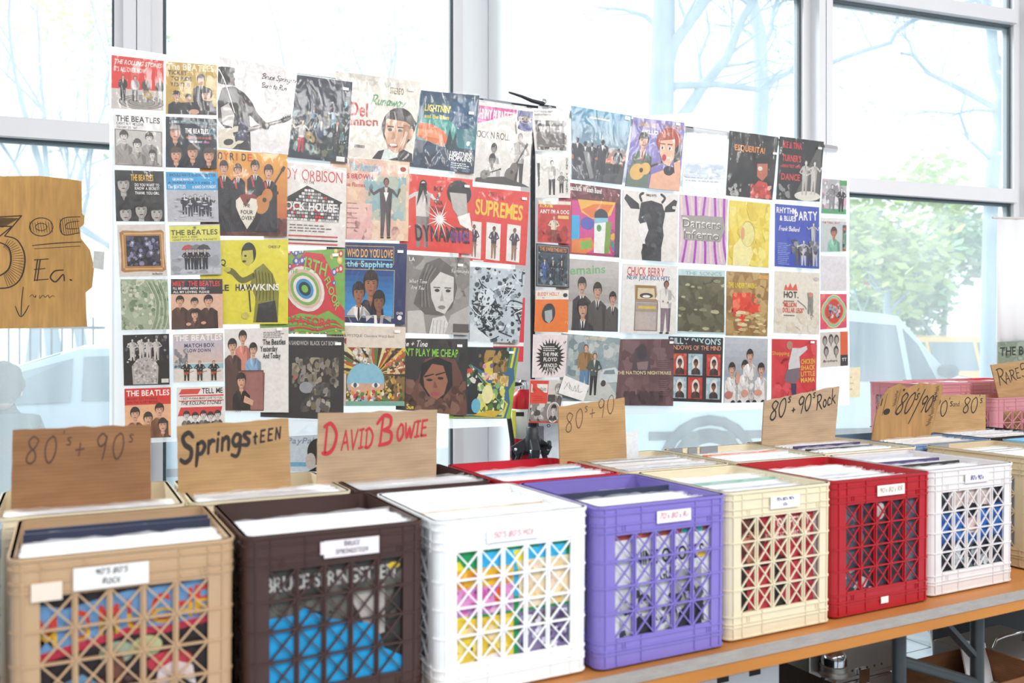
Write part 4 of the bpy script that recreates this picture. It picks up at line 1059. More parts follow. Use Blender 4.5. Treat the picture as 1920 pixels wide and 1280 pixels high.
def a_white_guitarist(u0):
    A = Art('#ece6e2', u0)
    A.P([(.0,.5),(.06,.34),(.2,.3),(.34,.36),(.44,.44),(.52,.56),(.6,.63),(.68,.68),(.69,.73),(.62,.73),(.5,.66),(.42,.6),(.44,.8),(.46,1),(.14,1),(.12,.8),(.0,.7)],'#2d2726')
    A.N(.01,.1,.22,.3,40,.035,['#241f1e','#2d2726','#352d2b','#1d1918'],seed=3); A.E(.11,.2,.1,.1,'#262120'); A.P([(.15,.2),(.21,.21),(.22,.28),(.17,.3)],'#8d7f78')
    A.P([(.04,.56),(.14,.5),(.22,.62),(.2,.76),(.06,.74)],'#cfc6bf'); A.L([(.36,.4),(.48,.54),(.6,.66)],.012,'#4d4442'); A.L([(.3,.45),(.4,.58),(.4,.7)],.01,'#4d4442'); A.L([(.2,.36),(.28,.5),(.3,.64)],.012,'#4d4442')
    A.P([(.34,.76),(.86,.6),(.87,.64),(.36,.81)],'#8d8178'); A.L([(.36,.78),(.86,.62)],.008,'#d9cfc5'); A.P([(.84,.6),(.97,.55),(1,.58),(.88,.65)],'#3a3331')
    for k in range(4): A.E(.88+.03*k,.585-.012*k,.01,.014,'#2a2423',n=8)
    A.E(.12,.9,.17,.12,'#e4d8c2',-.3); A.E(.27,.84,.12,.1,'#e4d8c2',-.3); A.P([(.2,.82),(.33,.78),(.36,.86),(.24,.92)],'#2c2a30'); A.E(.14,.93,.07,.035,'#3a3331',-.2); A.P([(.28,.66),(.42,.68),(.38,.9),(.26,.9)],'#3f3d55'); A.E(.65,.7,.055,.04,'#3a322f'); A.E(.66,.69,.03,.02,'#9a8a80')
    A.H('Bruce Springsteen',.56,.17,.06,K,w=.007,gap=.06,slant=.3); A.H('Born to Run',.56,.27,.055,K,w=.007,gap=.08,slant=.3)
    A.L([(.02,.14),(.1,.28),(.22,.6)],.012,W); return A
def a_blue_stage(u0):
    A = Art('#1f2436', u0); A.T('STRAIGHT UP',.98,.22,.1,'#767c8e',al='r',w=1.22); A.T('EXIT 9',.93,.33,.075,'#8fcfe4',al='r')
    A.R(0,.38,.98,.41,'#2a3346'); A.R(-.4,.4,.98,.96,'#28363a'); A.N(-.3,.42,.95,.95,130,.06,['#5b7c7c','#33484a','#1b2527','#7f9694','#334440','#6a6a52','#20292b'],seed=3)
    for x, y, h, c, t in ((.18,.93,.4,'#cfc7c2','#c8344a'),(.5,.9,.38,'#394663','#2a2f3a'),(.78,.92,.42,'#262327','#201d20'),(.7,.6,.24,'#c8d4da','#7fa0b2'),(.35,.6,.2,'#7d95ac','#3c4756')): A.man(x,y,h,c,SK,HR,2,1.3,t)
    A.guitar(.3,.72,.3,-.5,'#a88d58'); A.R(.8,.93,.95,.99,'#e8e4e0'); return A
def a_cream_portrait(u0):
    A = Art('#ebe2d4', u0); A.N(-.2,.0,.7,.12,40,.05,['#ddd5ca','#cdc5ba','#e6ddd0'],1.4,seed=4)
    A.T('STEREO',.56,.19,.075,'#8c7a52',w=.2); A.H('Runaway',.3,.34,.11,'#74a877',w=.02,gap=.12,slant=.3)
    A.T('Del',.0,.5,.16,'#c33b34',w=.26); A.T('Shannon',.42,.63,.1,'#c33b34',al='r',w=.62,rot=.05)
    A.T('STEREO',.08,.88,.03,DG)
    A.P([(.36,1),(.45,.9),(.62,.86),(.8,.84),(.98,.9),(1,1)],'#2a2423'); A.P([(.5,1),(.54,.88),(.8,.82),(.74,.96),(.6,1)],'#dfe4dc')
    A.E(.73,.59,.25,.24,'#3a2b26',-.2); A.P([(.54,.5),(.9,.52),(.9,.68),(.86,.84),(.72,.92),(.6,.86),(.53,.7)],'#dba887'); A.E(.92,.66,.05,.07,'#cf9a7b')
    A.P([(.5,.55),(.52,.46),(.66,.38),(.88,.41),(1,.52),(.98,.62),(.9,.55),(.8,.5),(.66,.5),(.56,.5)],'#3a2b26')
    for x in (.61,.76): A.E(x,.63,.035,.018,'#4d5a58'); A.R(x-.05,.585,x+.05,.6,'#4a332a')
    A.P([(.66,.63),(.71,.74),(.63,.745)],'#c08c6e'); A.P([(.8,.55),(.9,.56),(.9,.7),(.85,.84),(.74,.91),(.82,.76)],'#b9835f')
    for k in range(5): A.L([(.54+.07*k,.46),(.6+.07*k,.41),(.68+.06*k,.43)],.012,'#6a5044'); A.E(.67,.82,.075,.03,'#a95348'); A.E(.67,.81,.06,.014,'#f2e8e0'); return A
def a_blue_landscape(u0):
    A = Art('#20384f', u0); A.G(-.3,.0,1.1,.7,'#22405e','#2f7d83',12)
    A.E(.3,.5,.35,.18,'#3c9a8e'); A.E(.75,.25,.25,.2,'#2a5676'); A.P([(.0,.42),(.2,.42),(.44,.5),(.54,.62),(.44,.7),(.25,.66),(.0,.6)],'#e0743a'); A.P([(.0,.5),(.3,.5),(.36,.6),(.0,.58)],'#e8935a')
    A.P([(-.3,.62),(.2,.65),(.5,.75),(.6,.62),(.72,.7),(1.1,.72),(1.1,1),(-.3,1)],'#22344c'); A.P([(.48,.72),(.53,.46),(.6,.62),(.64,.5),(.7,.72)],'#15343c'); A.N(-.2,.7,1,1,50,.08,['#26384f','#1d2c42','#304660'],seed=6)
    A.T("LIGHTNIN'",.07,.26,.085,'#efd94a',w=.44); A.T('and the Blues',.08,.35,.05,'#efd94a',w=.42)
    A.T("LIGHTNIN'",.93,.8,.055,W,al='r',w=.36); A.T('HOPKINS',.94,.86,.06,W,al='r',w=.38); A.lines(.6,.89,.34,3,.025,.012,'#dfe6ea'); A.lines(.6,.94,.14,4,.015,.006,'#aab6c4'); A.lines(.8,.94,.14,4,.015,.006,'#aab6c4')
    A.E(.86,.63,.03,.03,W); return A
def a_pink_banner_trio(u0):
    A = Art('#e6dfd6', u0); A.P([(-.3,.04),(.68,.04),(.69,.29),(.5,.27),(.2,.29),(-.3,.26)],'#cf3f8e'); A.P([(.7,.04),(1,.04),(1,.29),(.85,.3),(.7,.27)],'#33397c')
    for k in range(9): A.E(.69,.05+k*.03,.008,.01,W,n=8)
    A.T('JOHNNY BURNETTE',.64,.2,.12,W,al='r',w=.74); A.T('CORAL',.85,.17,.05,'#d7bd7a',al='c'); A.ring(.85,.155,.09,.045,.006,'#d7bd7a')
    A.T('ROCK N ROLL',.58,.44,.085,'#3b3430',al='r',w=.68,b=False)
    A.man(.78,1.05,.72,'#b5aea8',GS,DG,1,1.2,'#37322f'); A.L([(.7,.34),(.68,.26),(.67,.2)],.03,'#8d8680'); A.guitar(.62,.88,.5,.95,'#6f6862','#3f3935')
    A.bust(.3,.56,.05,'#d0c9c2','#9a938d','#2e2927',yb=.75); A.bust(.28,.7,.055,'#dcd6d0','#8a837d','#2e2927',yb=.97,wide=3); A.P([(0,.95),(.5,.9),(.9,.97),(1,1),(0,1)],'#4b4541'); A.guitar(.15,.9,.3,.3,'#8a837d','#4b4541'); return A
def a_white_quartet(u0):
    A = Art('#d9d2cb', u0); A.R(0,0,1,.29,'#efebe6'); A.T('THE BEATLES',.04,.13,.11,K,w=.9); A.T("CAN'T BUY ME LOVE",.05,.2,.05,'#4a4441',w=.55); A.T("YOU CAN'T DO THAT",.05,.27,.045,'#4a4441',w=.42)
    A.R(.02,.29,.98,.98,'#c9c2bb'); A.frame(.02,.29,.98,.985,.012,DG)
    for x, y, r in ((.2,.42,.085),(.72,.42,.08),(.47,.57,.085),(.78,.75,.07)): A.bust(x,y,r,'#a39b95','#ddd5cd','#4d4643',yb=.96)
    return A
def a_dark_four_heads(u0):
    A = Art('#1d2230', u0); A.T('SONGS, PICTURES AND STORIES',.1,.12,.05,'#b9dfe0',w=.7,b=False,sh=.3); A.T('THE BEATLES',.37,.31,.095,W,w=.46); A.ring(.9,.26,.06,.06,.015,'#2a8fa8')
    A.T("MISERY / TASTE OF HONEY",.4,.42,.045,'#e0764c',w=.5); A.T('ASK ME WHY',.47,.5,.04,W,w=.24); A.T('ANNA',.73,.5,.04,'#d66aa2',w=.12)
    for x, y in ((.18,.3),(.2,.74),(.52,.68),(.84,.73)): A.bust(x,y,.115,'#14161f','#d9a182','#4a382c',yb=y+.34,wide=1.6)
    return A
def a_dark_grey_heads(u0):
    A = Art('#2b2725', u0); A.N(0,0,1,1,50,.1,['#35302d','#24201e','#403a37'],seed=9)
    for x, y, r in ((.17,.25,.14),(.2,.82,.14),(.52,.76,.14),(.84,.82,.14)): A.bust(x,y,r,'#1d1a19','#b5aea7','#171413',yb=y+.32,wide=1.4)
    A.T('THE BEATLES',.32,.2,.12,'#e5b53c',w=.46); A.T('DO YOU WANT TO',.4,.31,.055,W,w=.5); A.T('KNOW A SECRET?',.4,.38,.055,W,w=.5); A.T('THANK YOU GIRL',.4,.47,.055,W,w=.5); return A
def a_blue_band_title(u0):
    A = Art('#bdbcc0', u0); A.R(0,0,1,.36,'#3aa0d6'); A.T("I SHOULD HAVE KNOWN BETTER",.03,.09,.06,'#1d3f70',w=.94); A.T('GEORGE MARTIN',.12,.17,.045,W,w=.4); A.T('A HARD DAYS NIGHT',.03,.235,.04,'#1d3f70',w=.92)
    A.T('The BEATLES',.03,.33,.07,W,w=.34); A.T('A HARD DAYS NIGHT',.5,.33,.06,W,w=.47,rot=.02)
    for k, x in enumerate((.34,.45,.55,.66,.75,.82)): A.man(x,.86+.04*(k%2),.42,'#3a3840' if k%2 else '#2a282e',GSL,K,k%3,1.1)
    A.N(.1,.5,.9,.95,30,.02,['#8f8e94','#d5d4d8'],3,seed=5); return A
def a_gilt_frame(u0):
    A = Art('#ddd3cb', u0); A.P([(.04,.15),(.12,.11),(.5,.13),(.92,.11),(.97,.15),(.95,.5),(.98,.88),(.9,.92),(.5,.9),(.1,.92),(.04,.88),(.06,.5)],'#b07c48'); A.frame(.09,.16,.94,.87,.03,'#d9ac6e'); A.R(.17,.22,.87,.8,'#201d28')
    A.N(.18,.23,.86,.79,70,.06,['#3a3550','#2a2536','#5a5570','#8a86a8','#443a3a'],seed=8)
    for x, y in ((.3,.35),(.6,.38),(.45,.6),(.68,.55)): A.star(x,y,.015,.07,8,'#cfd0e8')
    A.H('the Beatles',.68,.97,.035,DG,w=.006); return A
def a_yellow_band_umbrella(u0):
    A = Art('#b9bbc0', u0); A.R(0,.02,1,.33,'#e3dc62'); A.T('THE BEATLES',.03,.2,.1,'#3d3a2c',w=.92); A.T("EIGHT DAYS A WEEK",.05,.26,.04,'#6a6640',w=.5); A.T("I DON'T WANT TO SPOIL THE PARTY",.05,.315,.035,'#6a6640',w=.88); A.star(.5,.06,.02,.05,6,'#6a7a52')
    A.R(.02,.33,.98,.9,'#aeb0b6'); A.N(.02,.6,.98,.98,30,.06,['#c6c7cc','#9d9fa5'],2,seed=4)
    for x, c in ((.36,'#b84a4a'),(.52,'#7a7480'),(.66,'#3a3840')): A.P([(x-.14,.5),(x-.09,.42),(x,.39),(x+.09,.42),(x+.14,.5)],c)
    for x in (.33,.45,.55,.68): A.man(x,.9,.42,'#2c2a30',SK,HR,1,1.2)
    return A
def a_green_abstract(u0):
    A = Art('#a9b498', u0); A.N(0,0,1,1,160,.06,['#8fa07f','#c3c9ae','#76896a','#b4bb9c','#d2d3bb','#98a588'],seed=12)
    for k in range(7): A.L([(.55+.05*k,.05),(.72+.04*k,.4),(.7+.045*k,.75),(.6+.05*k,1)],.018,'#83966f' if k%2 else '#c2cbb0')
    return A
def a_peach_quartet(u0):
    A = Art('#e4b79c', u0); A.R(0,0,1,.3,'#3c3138'); A.T('MEET ',.03,.14,.09,RD,w=.26); A.T('THE BEATLES',.33,.14,.1,'#e0483c',w=.62); A.T("I'LL BE HERE WITH YOU",.04,.21,.045,W,w=.62); A.T('ALL MY LOVING  PLEASE',.04,.28,.045,W,w=.7)
    for x, y, r in ((.17,.43,.075),(.45,.46,.07),(.72,.43,.085),(.45,.7,.075)): A.bust(x,y,r,'#5d4034' if x<.5 else '#4a3128',SK,HR,yb=1.0 if y<.6 else .98,wide=2.2)
    A.E(.33,.9,.05,.03,SK); A.E(.62,.88,.05,.03,SK); return A
def a_black_crowd(u0):
    A = Art('#231f1f', u0); A.N(.02,.02,.98,.55,60,.05,['#3a3533','#d8d2cc','#8c8580','#2a2625','#5a5450'],seed=15)
    for x in (.2,.4,.55,.72): A.man(x,.52,.44,'#cfc8c2',GSL,K,1,1.3)
    A.P([(.2,.98),(.18,.62),(.3,.48),(.5,.44),(.68,.5),(.76,.64),(.74,.98)],'#b9b1ab'); A.N(.2,.5,.73,.97,80,.03,['#a29a94','#cfc8c2','#8d8580','#dcd6d0'],seed=16); A.R(.82,.88,.98,.96,'#d9d4cf'); return A
def a_pale_beach(u0):
    A = Art('#cdbdb6', u0); A.G(0,.1,1,.75,'#c9bfc8','#d9b9a4',8); A.R(0,.6,1,1,'#e2d8cf'); A.R(0,.62,1,.72,'#9fc0c6'); A.T('THE BEATLES',.03,.14,.12,'#f7f2ee',w=.94); A.T('MATCH BOX',.22,.28,.08,'#3d4468',w=.6); A.T('SLOW DOWN',.24,.38,.07,'#3d4468',w=.5)
    A.N(.02,.3,.28,.7,30,.06,['#6a6a72','#8a8a90','#b8b4b4'],seed=3)
    for x, c in ((.26,K),(.52,'#34302f'),(.8,K)): A.man(x,.98,.42,c,SK,HR,1,1.3); A.guitar(x-.02,.82,.16,.3,'#b5543a')
    return A
def a_orange_quartet(u0):
    A = Art('#e9b287', u0); A.R(0,0,1,.33,'#d8352c'); A.T('THE BEATLES',.04,.15,.11,W,w=.93); A.T("I'M HAPPY JUST TO DANCE",.04,.23,.045,'#5a1a18',w=.66); A.T("WITH YOU  I'LL CRY INSTEAD",.04,.3,.045,'#5a1a18',w=.68)
    for x, y, r in ((.22,.5,.1),(.75,.43,.095),(.5,.6,.095),(.82,.74,.1)): A.bust(x,y,r,'#7a4a32',SK,HR,yb=1)
    return A
def a_red_stripes_five(u0):
    A = Art('#ece5df', u0); A.P([(.1,.04),(.5,.04),(.44,.15),(.04,.15)],'#d94a44'); A.T('TELL ME',.52,.14,.11,K,w=.44); A.R(.06,.17,.98,.2,'#d94a44'); A.T("I JUST WANNA MAKE LOVE TO YOU",.1,.26,.045,K,w=.85); A.T('THE ROLLING STONES',.08,.37,.07,K,w=.84,sh=.2); A.R(.04,.28,.98,.3,'#d94a44')
    A.P([(.08,.42),(.95,.42),(.9,.6),(.02,.6)],'#d5403c')
    for k, x in enumerate((.2,.38,.55,.7,.85)): A.bust(x,.58+.03*(k%2),.065,'#3a3533' if k%2 else '#6a625e',GSL,'#2a2523',yb=1,wide=1.6)
    return A
def a_orange_quartet_lp(u0):
    A = Art('#e09435', u0); A.G(-.3,.0,1,1,'#e8a33a','#b8482a',10); A.R(-.3,.8,1,1,'#5a2a24'); A.N(-.2,.78,1,1,30,.07,['#6a342a','#4a201c','#7a3a2c'],seed=3)
    q = 'JOYRIDE'; cs = ['#e8c23a','#3a2f4c','#d8452c','#3a2f4c','#c9682a','#3a2f2a','#d8452c']
    for i, ch in enumerate(q): A.T(ch,-.1+i*.085,.11,.085,cs[i],w=.065 if ch != 'I' else .03)
    for x, y, r in ((.07,.2,.06),(.27,.22,.055),(.52,.17,.06),(.72,.22,.065)):
        A.bust(x,y,r,'#262024',SK,'#3a241c',yb=.95,tie='#2a2225',wide=2.0); A.P([(x-r*1.1,y+r*2),(x-r*.6,y+r*2),(x-r*.1,y+r*4.2),(x-r*.6,y+r*4)],'#c23a30')
    A.guitar(.36,.6,.5,.25,'#8a3a22'); A.guitar(.62,.62,.55,.95,'#c8803a')
    A.P([(.38,.66),(.3,.54),(.24,.58),(.24,.66),(.3,.78),(.4,.92),(.5,.8),(.56,.66),(.54,.56),(.46,.55)],'#eadfce')
    A.T('THE',.34,.66,.04,K,al='l'); A.T('FOUR',.31,.74,.045,K,w=.18); A.T('LOVERS',.29,.81,.045,K,w=.22); return A
def a_yellow_pointing(u0):
    A = Art('#e4d63c', u0); A.T('SUZIE-Q',.06,.3,.07,K,al='r',w=.42); A.T('CHESS LP',.7,.1,.03,DG)
    A.P([(.46,.98),(.5,.7),(.42,.52),(.48,.36),(.62,.28),(.76,.4),(.86,.62),(.84,.98)],'#8a852f'); A.P([(.5,.98),(.54,.76),(.8,.72),(.84,.98)],'#33302a')
    for k in range(6): A.L([(.5+.05*k,.36+.01*k),(.52+.05*k,.55),(.5+.055*k,.72)],.012,'#4d4a22')
    A.L([(.48,.42),(.3,.48),(.16,.38),(.08,.36)],.07,'#6f6b2c'); A.E(.08,.35,.05,.03,'#c9bd58')
    A.E(.4,.16,.11,.13,'#2c2a22'); A.P([(.31,.13),(.46,.12),(.47,.25),(.4,.31),(.33,.28),(.29,.22)],'#c5b951'); A.E(.35,.19,.02,.012,K,n=8); A.E(.33,.255,.03,.015,'#4a4520',n=8)
    A.L([(.4,.6),(.42,.85)],.02,'#3a3726'); A.E(.34,.9,.06,.04,'#c9bd58')
    A.T('DALE',.1,.6,.07,K,al='r',w=.36); A.T('HAWKINS',.2,.6,.075,'#f6f2e4',w=.66); A.T('HAW',.2,.6,.075,K,w=.26); return A
def a_white_trunk_group(u0):
    A = Art('#ece5df', u0)
    for x, y, r, c in ((.28,.1,.06,'#d98a78'),(.12,.2,.065,'#5a4038'),(.44,.25,.06,'#8fb0d0')): A.bust(x,y,r,c,SK,HR,yb=.62,wide=2.1)
    A.P([(0,.6),(.2,.5),(.22,.98),(.0,.98)],'#5a4038'); A.R(.2,.5,.6,.98,'#8c5a54'); A.P([(.33,.53),(.62,.53),(.6,.97),(.3,.97)],'#a06a62'); A.frame(.2,.5,.6,.98,.01,'#4a2c2a')
    A.bust(.25,.62,.07,'#2a2220',SK,HR,yb=.97,wide=2.0); A.P([(.3,.8),(.44,.86),(.42,.92),(.28,.88)],SK)
    A.T('The Beatles',.95,.2,.065,K,al='r',w=.36); A.T('Yesterday',.82,.28,.065,K,al='r',w=.27); A.T('And Today',.87,.36,.06,K,al='r',w=.28); A.lines(.6,.05,.36,4,.02,.008,'#8a827c'); return A
def a_house_of_stones(u0):
    A = Art('#ebe3da', u0); A.T('ROY ORBISON',.93,.2,.14,'#d2404a',al='r',w=1.12,b=False); A.T('AT THE',.35,.235,.035,K,al='c')
    A.P([(-.1,.45),(.32,.26),(.94,.44),(.9,.46),(.88,.62),(.88,.68),(-.1,.68)],K)
    r = random.Random(5); y = .3
    while y < .67:
        x = -.08 if y > .42 else .32-(y-.26)*1.2; xe = .87 if y > .45 else .32+(y-.26)*3.0
        while x < xe-.02:
            w = r.uniform(.03,.07); A.R(x+.004,y+.004,min(x+w, xe),y+.034,r.choice(['#8d8a88','#c9c4bf','#6a6664','#b1aca8','#e6e0da','#e6e0da','#d6363c'])); x += w+.006
        y += .04
    A.T('ROCK HOUSE',.84,.56,.09,W,al='r',w=1.0); A.lines(.02,.74,.8,3,.035,.012,'#7a726c'); A.R(0,.87,.86,.885,'#d2404a'); A.R(0,.92,.86,.935,'#3a3438'); A.R(0,.965,.86,.98,'#d2404a'); return A
def a_red_green_swirl(u0):
    A = Art('#7fae4e', u0); A.P([(-.4,.55),(.0,.2),(.3,.02),(.6,.05),(.8,.3),(.86,.6),(1,.72),(1,.85),(.7,.72),(.5,.78),(.2,.75),(-.4,.9)],'#d23c44')
    r = random.Random(4)
    for k in range(34):
        x, y = r.choice([(r.uniform(.75,1),r.uniform(0,.5)),(r.uniform(0,.3),r.uniform(0,.2)),(r.uniform(0,1),r.uniform(.9,1))]); q = r.uniform(.02,.05); A.E(x,y,q,q,r.choice(['#d23c44','#e8c64a','#4a6ab4','#8a4a9a'])); A.E(x,y,q*.5,q*.5,'#e8dcc8')
    for k in range(5): A.L([(-.2,.82+k*.05),(.2,.8+k*.04),(.5,.86+k*.03),(.8,.82+k*.03),(1,.95)],.02,'#d23c44' if k%2 else '#7fae4e')
    for k, c in enumerate(('#e8ded6','#d9b9a6','#7fae4e','#e8ded6','#3f8fc0','#26343c','#7fb84a')): A.E(.28,.46,.36-.05*k,.26-.036*k,c,.35)
    A.T('THE',.03,.27,.05,'#7fae4e'); A.T('13TH',.26,.22,.15,'#8fc25a',w=.4,rot=-.25); A.T('FLOOR',.62,.36,.1,'#8fc25a',w=.42,rot=-1.05); A.T('ELEVATORS',.74,.86,.1,'#d23c44',al='r',w=1.0,rot=-.06); return A
def a_black_tangle(u0):
    A = Art('#34302f', u0); A.T('CAPTAIN SANDWICH  BLACK CAT BONES',.88,.1,.05,'#b9b4ae',al='r',w=1.1,sh=-.1)
    A.N(.05,.25,.9,.62,110,.06,['#6a6256','#857a68','#4f4840','#a39780','#3d3833','#938a80'],seed=21); A.N(.2,.55,.75,.92,50,.06,['#8b867e','#5b554e','#a9a298','#7a6a4a','#474240'],seed=22); A.E(.3,.62,.12,.07,'#9a9a9e'); A.E(.1,.5,.03,.03,'#c05a5a'); return A
def a_suit_peach(u0):
    A = Art('#ecc3a2', u0); A.N(0,0,1,1,60,.16,['#efcbaa','#e8bfa6','#f0d0b4','#e6b8a2'],seed=3); A.N(.25,.2,.95,.75,70,.09,['#9fb8b4','#b9bfae','#8fb0b2','#c8bfa6'],seed=31); A.N(0,.55,.4,1,30,.12,['#e8b4ac','#efc2b4'],seed=33)
    A.T('The Amazing',.52,.15,.1,'#7fc0d8',al='r',w=.5); A.T('JAMES BROWN',.4,.25,.06,'#cf3a4a',al='r',w=.62); A.T('& The Famous Flames',.28,.35,.05,'#cf3a4a',al='r',w=.7,b=False); A.lines(.0,.55,.2,6,.06,.012,'#8a6a62')
    A.man(.62,.96,.74,'#55484a',SKD,'#231a18',2,1.15); A.P([(.58,.4),(.66,.4),(.62,.52)],W); A.shoes(.62,.97,.74); A.R(.82,.04,.97,.16,'#efe2d2'); A.E(.89,.1,.05,.03,'#a8442e'); return A
def a_navy_trio(u0):
    A = Art('#26305e', u0); A.frame(-.3,.04,.78,.27,.008,'#c9a25a'); A.T('WHO DO YOU LOVE',.76,.18,.1,'#eab35c',al='r',w=.76); A.R(-.3,.2,.76,.215,'#6fc0e8'); A.T('the Sapphires',.76,.3,.075,'#8fd6ee',al='r',w=.76)
    A.R(-.3,.34,.79,.92,'#2f7fc2'); A.G(-.3,.34,.78,.91,'#1d4a8a','#3f9ad6',8); A.frame(-.3,.33,.8,.93,.008,'#c9b888')
    A.bust(.4,.5,.12,'#1d1a22','#a86a4a','#2a1714',yb=.9,wide=1.9); A.bust(.2,.62,.1,'#d3ccc6','#a0684a','#231916',yb=.91,tie='#2a2426',wide=2.0); A.bust(.54,.72,.1,'#d8d1ca','#8a563c','#1d1614',yb=.91,wide=2.2)
    A.T('OVER',.9,.88,.03,W,al='c'); A.E(.9,.92,.04,.03,W); return A
def a_tan_psychedelic(u0):
    A = Art('#e6d8c8', u0); A.T('THE INNER MYSTIQUE  Chocolate Watch Band',.8,.14,.035,'#4a4038',al='r',w=1.05,b=False); A.R(0,.27,1,1,'#8a6a3a')
    cs = ['#d8a63a','#2f2a2a','#e8c84a','#c05a2a','#5a7a3a','#3a2c2a','#e8dca0','#a83a2a']
    for k in range(26):
        a = pi+pi*k/25; A.P([(.5,.6),(.5+.9*cos(a),.6+.9*sin(a)*.6),(.5+.9*cos(a+.1),.6+.9*sin(a+.1)*.6)],cs[k%8]) if .6+.9*sin(a)*.6 > -.2 else None
    A.R(0,0,1,.27,'#e6d8c8'); A.T('THE INNER MYSTIQUE  Chocolate Watch Band',.8,.14,.035,'#4a4038',al='r',w=1.05,b=False)
    A.E(.33,.7,.32,.25,'#8cc0d2'); A.P([(.02,.72),(.64,.72),(.6,.9),(.1,.9)],'#d8a88a')
    for x in (.15,.5): A.E(x,.74,.07,.03,W); A.E(x,.74,.03,.03,'#4a5a5a')
    A.N(0,.8,1,.95,90,.035,['#d8c23a','#5a8a3a','#c83a4a','#e8e0d0','#3a5a2a','#e88a3a','#2c3a2a'],seed=7); A.N(.62,.3,.98,.6,40,.03,['#d86a5a','#e8c8a0','#5a4a3a'],seed=8); A.N(.65,.62,.95,.85,40,.035,['#b8924a','#5a4a2a','#d8b86a','#3a3220'],seed=9)
    A.N(.1,.28,.42,.48,30,.04,['#d8cfc0','#a89a84','#e8e0d4'],seed=6); A.R(0,.94,1,1,'#7fae9a'); return A
def a_red_burst(u0):
    A = Art('#e2402f', u0); A.man(.2,.97,.9,'#ddd4cc',GSL,K,2,1.1,'#8a8480'); A.P([(.14,.12),(.25,.1),(.27,.4),(.2,.2),(.1,.42)],K)
    A.E(.78,.2,.2,.17,'#2a2424'); A.P([(.62,.2),(.9,.2),(.92,.5),(.8,.55),(.68,.42)],'#bdb5ae'); A.P([(.75,.52),(.95,.45),(1,.7),(.8,.62)],W)
    for t, y in (('IKE',.2),('&',.3),('TINA',.38),('TURNER',.47)): A.T(t,.44,y,.065,K,al='c',w=.05 if t=='&' else .14 if t!='TURNER' else .22,b=False)
    A.T('DYNAMITE!',.96,.86,.2,'#35222c',al='r',w=.86,sh=-.1); A.T('DYNAMITE!',.95,.84,.12,'#7a3f9a',al='r',w=.3)
    A.star(.47,.57,.05,.2,16,W,.5); return A
def a_grey_longhair(u0):
    A = Art('#99928d', u0); A.N(0,0,1,.6,40,.14,['#8a837e','#a39c96','#7d7671'],seed=2); A.P([(0,1),(0,.72),(.25,.7),(.3,1)],'#cdc7c1'); A.P([(.7,.75),(1,.62),(1,1),(.6,1)],'#bdb6b0')
    A.P([(.18,.3),(.28,.1),(.5,.02),(.72,.14),(.8,.4),(.72,.66),(.55,.76),(.28,.75),(.1,.62),(.16,.45)],'#6a635f'); A.P([(.36,.36),(.52,.2),(.74,.26),(.74,.56),(.6,.74),(.46,.7),(.38,.54)],'#d9d3cd')
    for k in range(6): A.L([(.3+.03*k,.1+.01*k),(.22+.02*k,.35),(.2+.03*k,.66)],.012,'#8d8681' if k%2 else '#57514d')
    for x in (.47,.65): A.E(x,.44,.04,.02,'#3a3533'); A.R(x-.06,.395,x+.05,.41,'#6a635f')
    A.P([(.55,.44),(.58,.57),(.52,.575)],'#b3aca6'); A.E(.55,.655,.06,.025,'#8a827d'); A.P([(.35,.98),(.4,.8),(.6,.76),(.66,.86),(.6,1),(.35,1)],'#e0dbd6')
    for k in range(4): A.L([(.42+.06*k,.82),(.4+.06*k,1)],.006,'#8a837e')
    A.R(.74,.86,1,.97,'#5f5955'); A.H('What Time',.02,.36,.05,W,w=.007,slant=.3); A.H('Are You',.05,.44,.05,W,w=.007,slant=.3); A.T('LA',.02,.08,.05,W); A.H('Nikki',.84,.13,.04,W,w=.006); A.H('Kursmunds',.7,.2,.05,W,w=.006); return A
def a_dark_hood(u0):
    A = Art('#33302f', u0); A.N(0,0,1,.3,30,.12,['#3a3634','#2b2827','#44403e'],seed=2); A.P([(0,1),(.0,.75),(.2,.55),(.3,.28),(.55,.22),(.8,.28),(.92,.5),(1,.85),(1,1)],'#6a4438'); A.N(.0,.55,.98,1,60,.08,['#7a5244','#5a382e','#85604f','#4d3028'],seed=4)
    A.P([(.22,.6),(.26,.34),(.5,.24),(.74,.32),(.76,.62),(.6,.8),(.36,.78)],'#1f1a19'); A.P([(.28,.52),(.42,.34),(.6,.36),(.68,.56),(.62,.74),(.5,.82),(.4,.78),(.3,.66)],'#a06a50')
    for x, y in ((.38,.56),(.56,.53)): A.E(x,y,.05,.018,K); A.P([(x-.09,y-.05),(x+.07,y-.09),(x+.07,y-.075),(x-.08,y-.03)],'#1a1413')
    A.P([(.46,.56),(.52,.66),(.44,.665)],'#84533e'); A.E(.48,.745,.075,.03,'#b0525a'); A.H('Ike + Tina',-.1,.11,.08,W,w=.016,slant=.25); A.T("DON'T PLAY ME CHEAP",.84,.24,.1,'#8fce4a',al='r',w=1.0); A.H('Sue',.02,.97,.06,'#e8d24a',w=.014); return A
def a_red_pink_letters(u0):
    A = Art('#de3b32', u0); A.T('MEET',.34,.1,.05,K,al='c',b=False); A.T('THE',.48,.15,.05,K,al='c',b=False); A.T('SUPREMES',.46,.36,.2,'#f0c43a',al='c',w=.86,rot=-.04,gap=.03)
    for x0, x1 in ((-.2,.15),(.24,.5),(.62,.87)): A.P([(x0,.46),(x1,.47),(x1,.97),(x0,.96)],'#ede6df')
    for x in (.02,.38,.76): A.man(x,.95,.44,'#4a3a4c',SKD,'#1d1514',1,1.0,'#9a6a4e'); A.L([(x-.04,.78),(x+.06,.78)],.012,GR); A.L([(x+.02,.78),(x+.03,.95)],.01,GR)
    A.R(0,.985,.2,1,W); return A
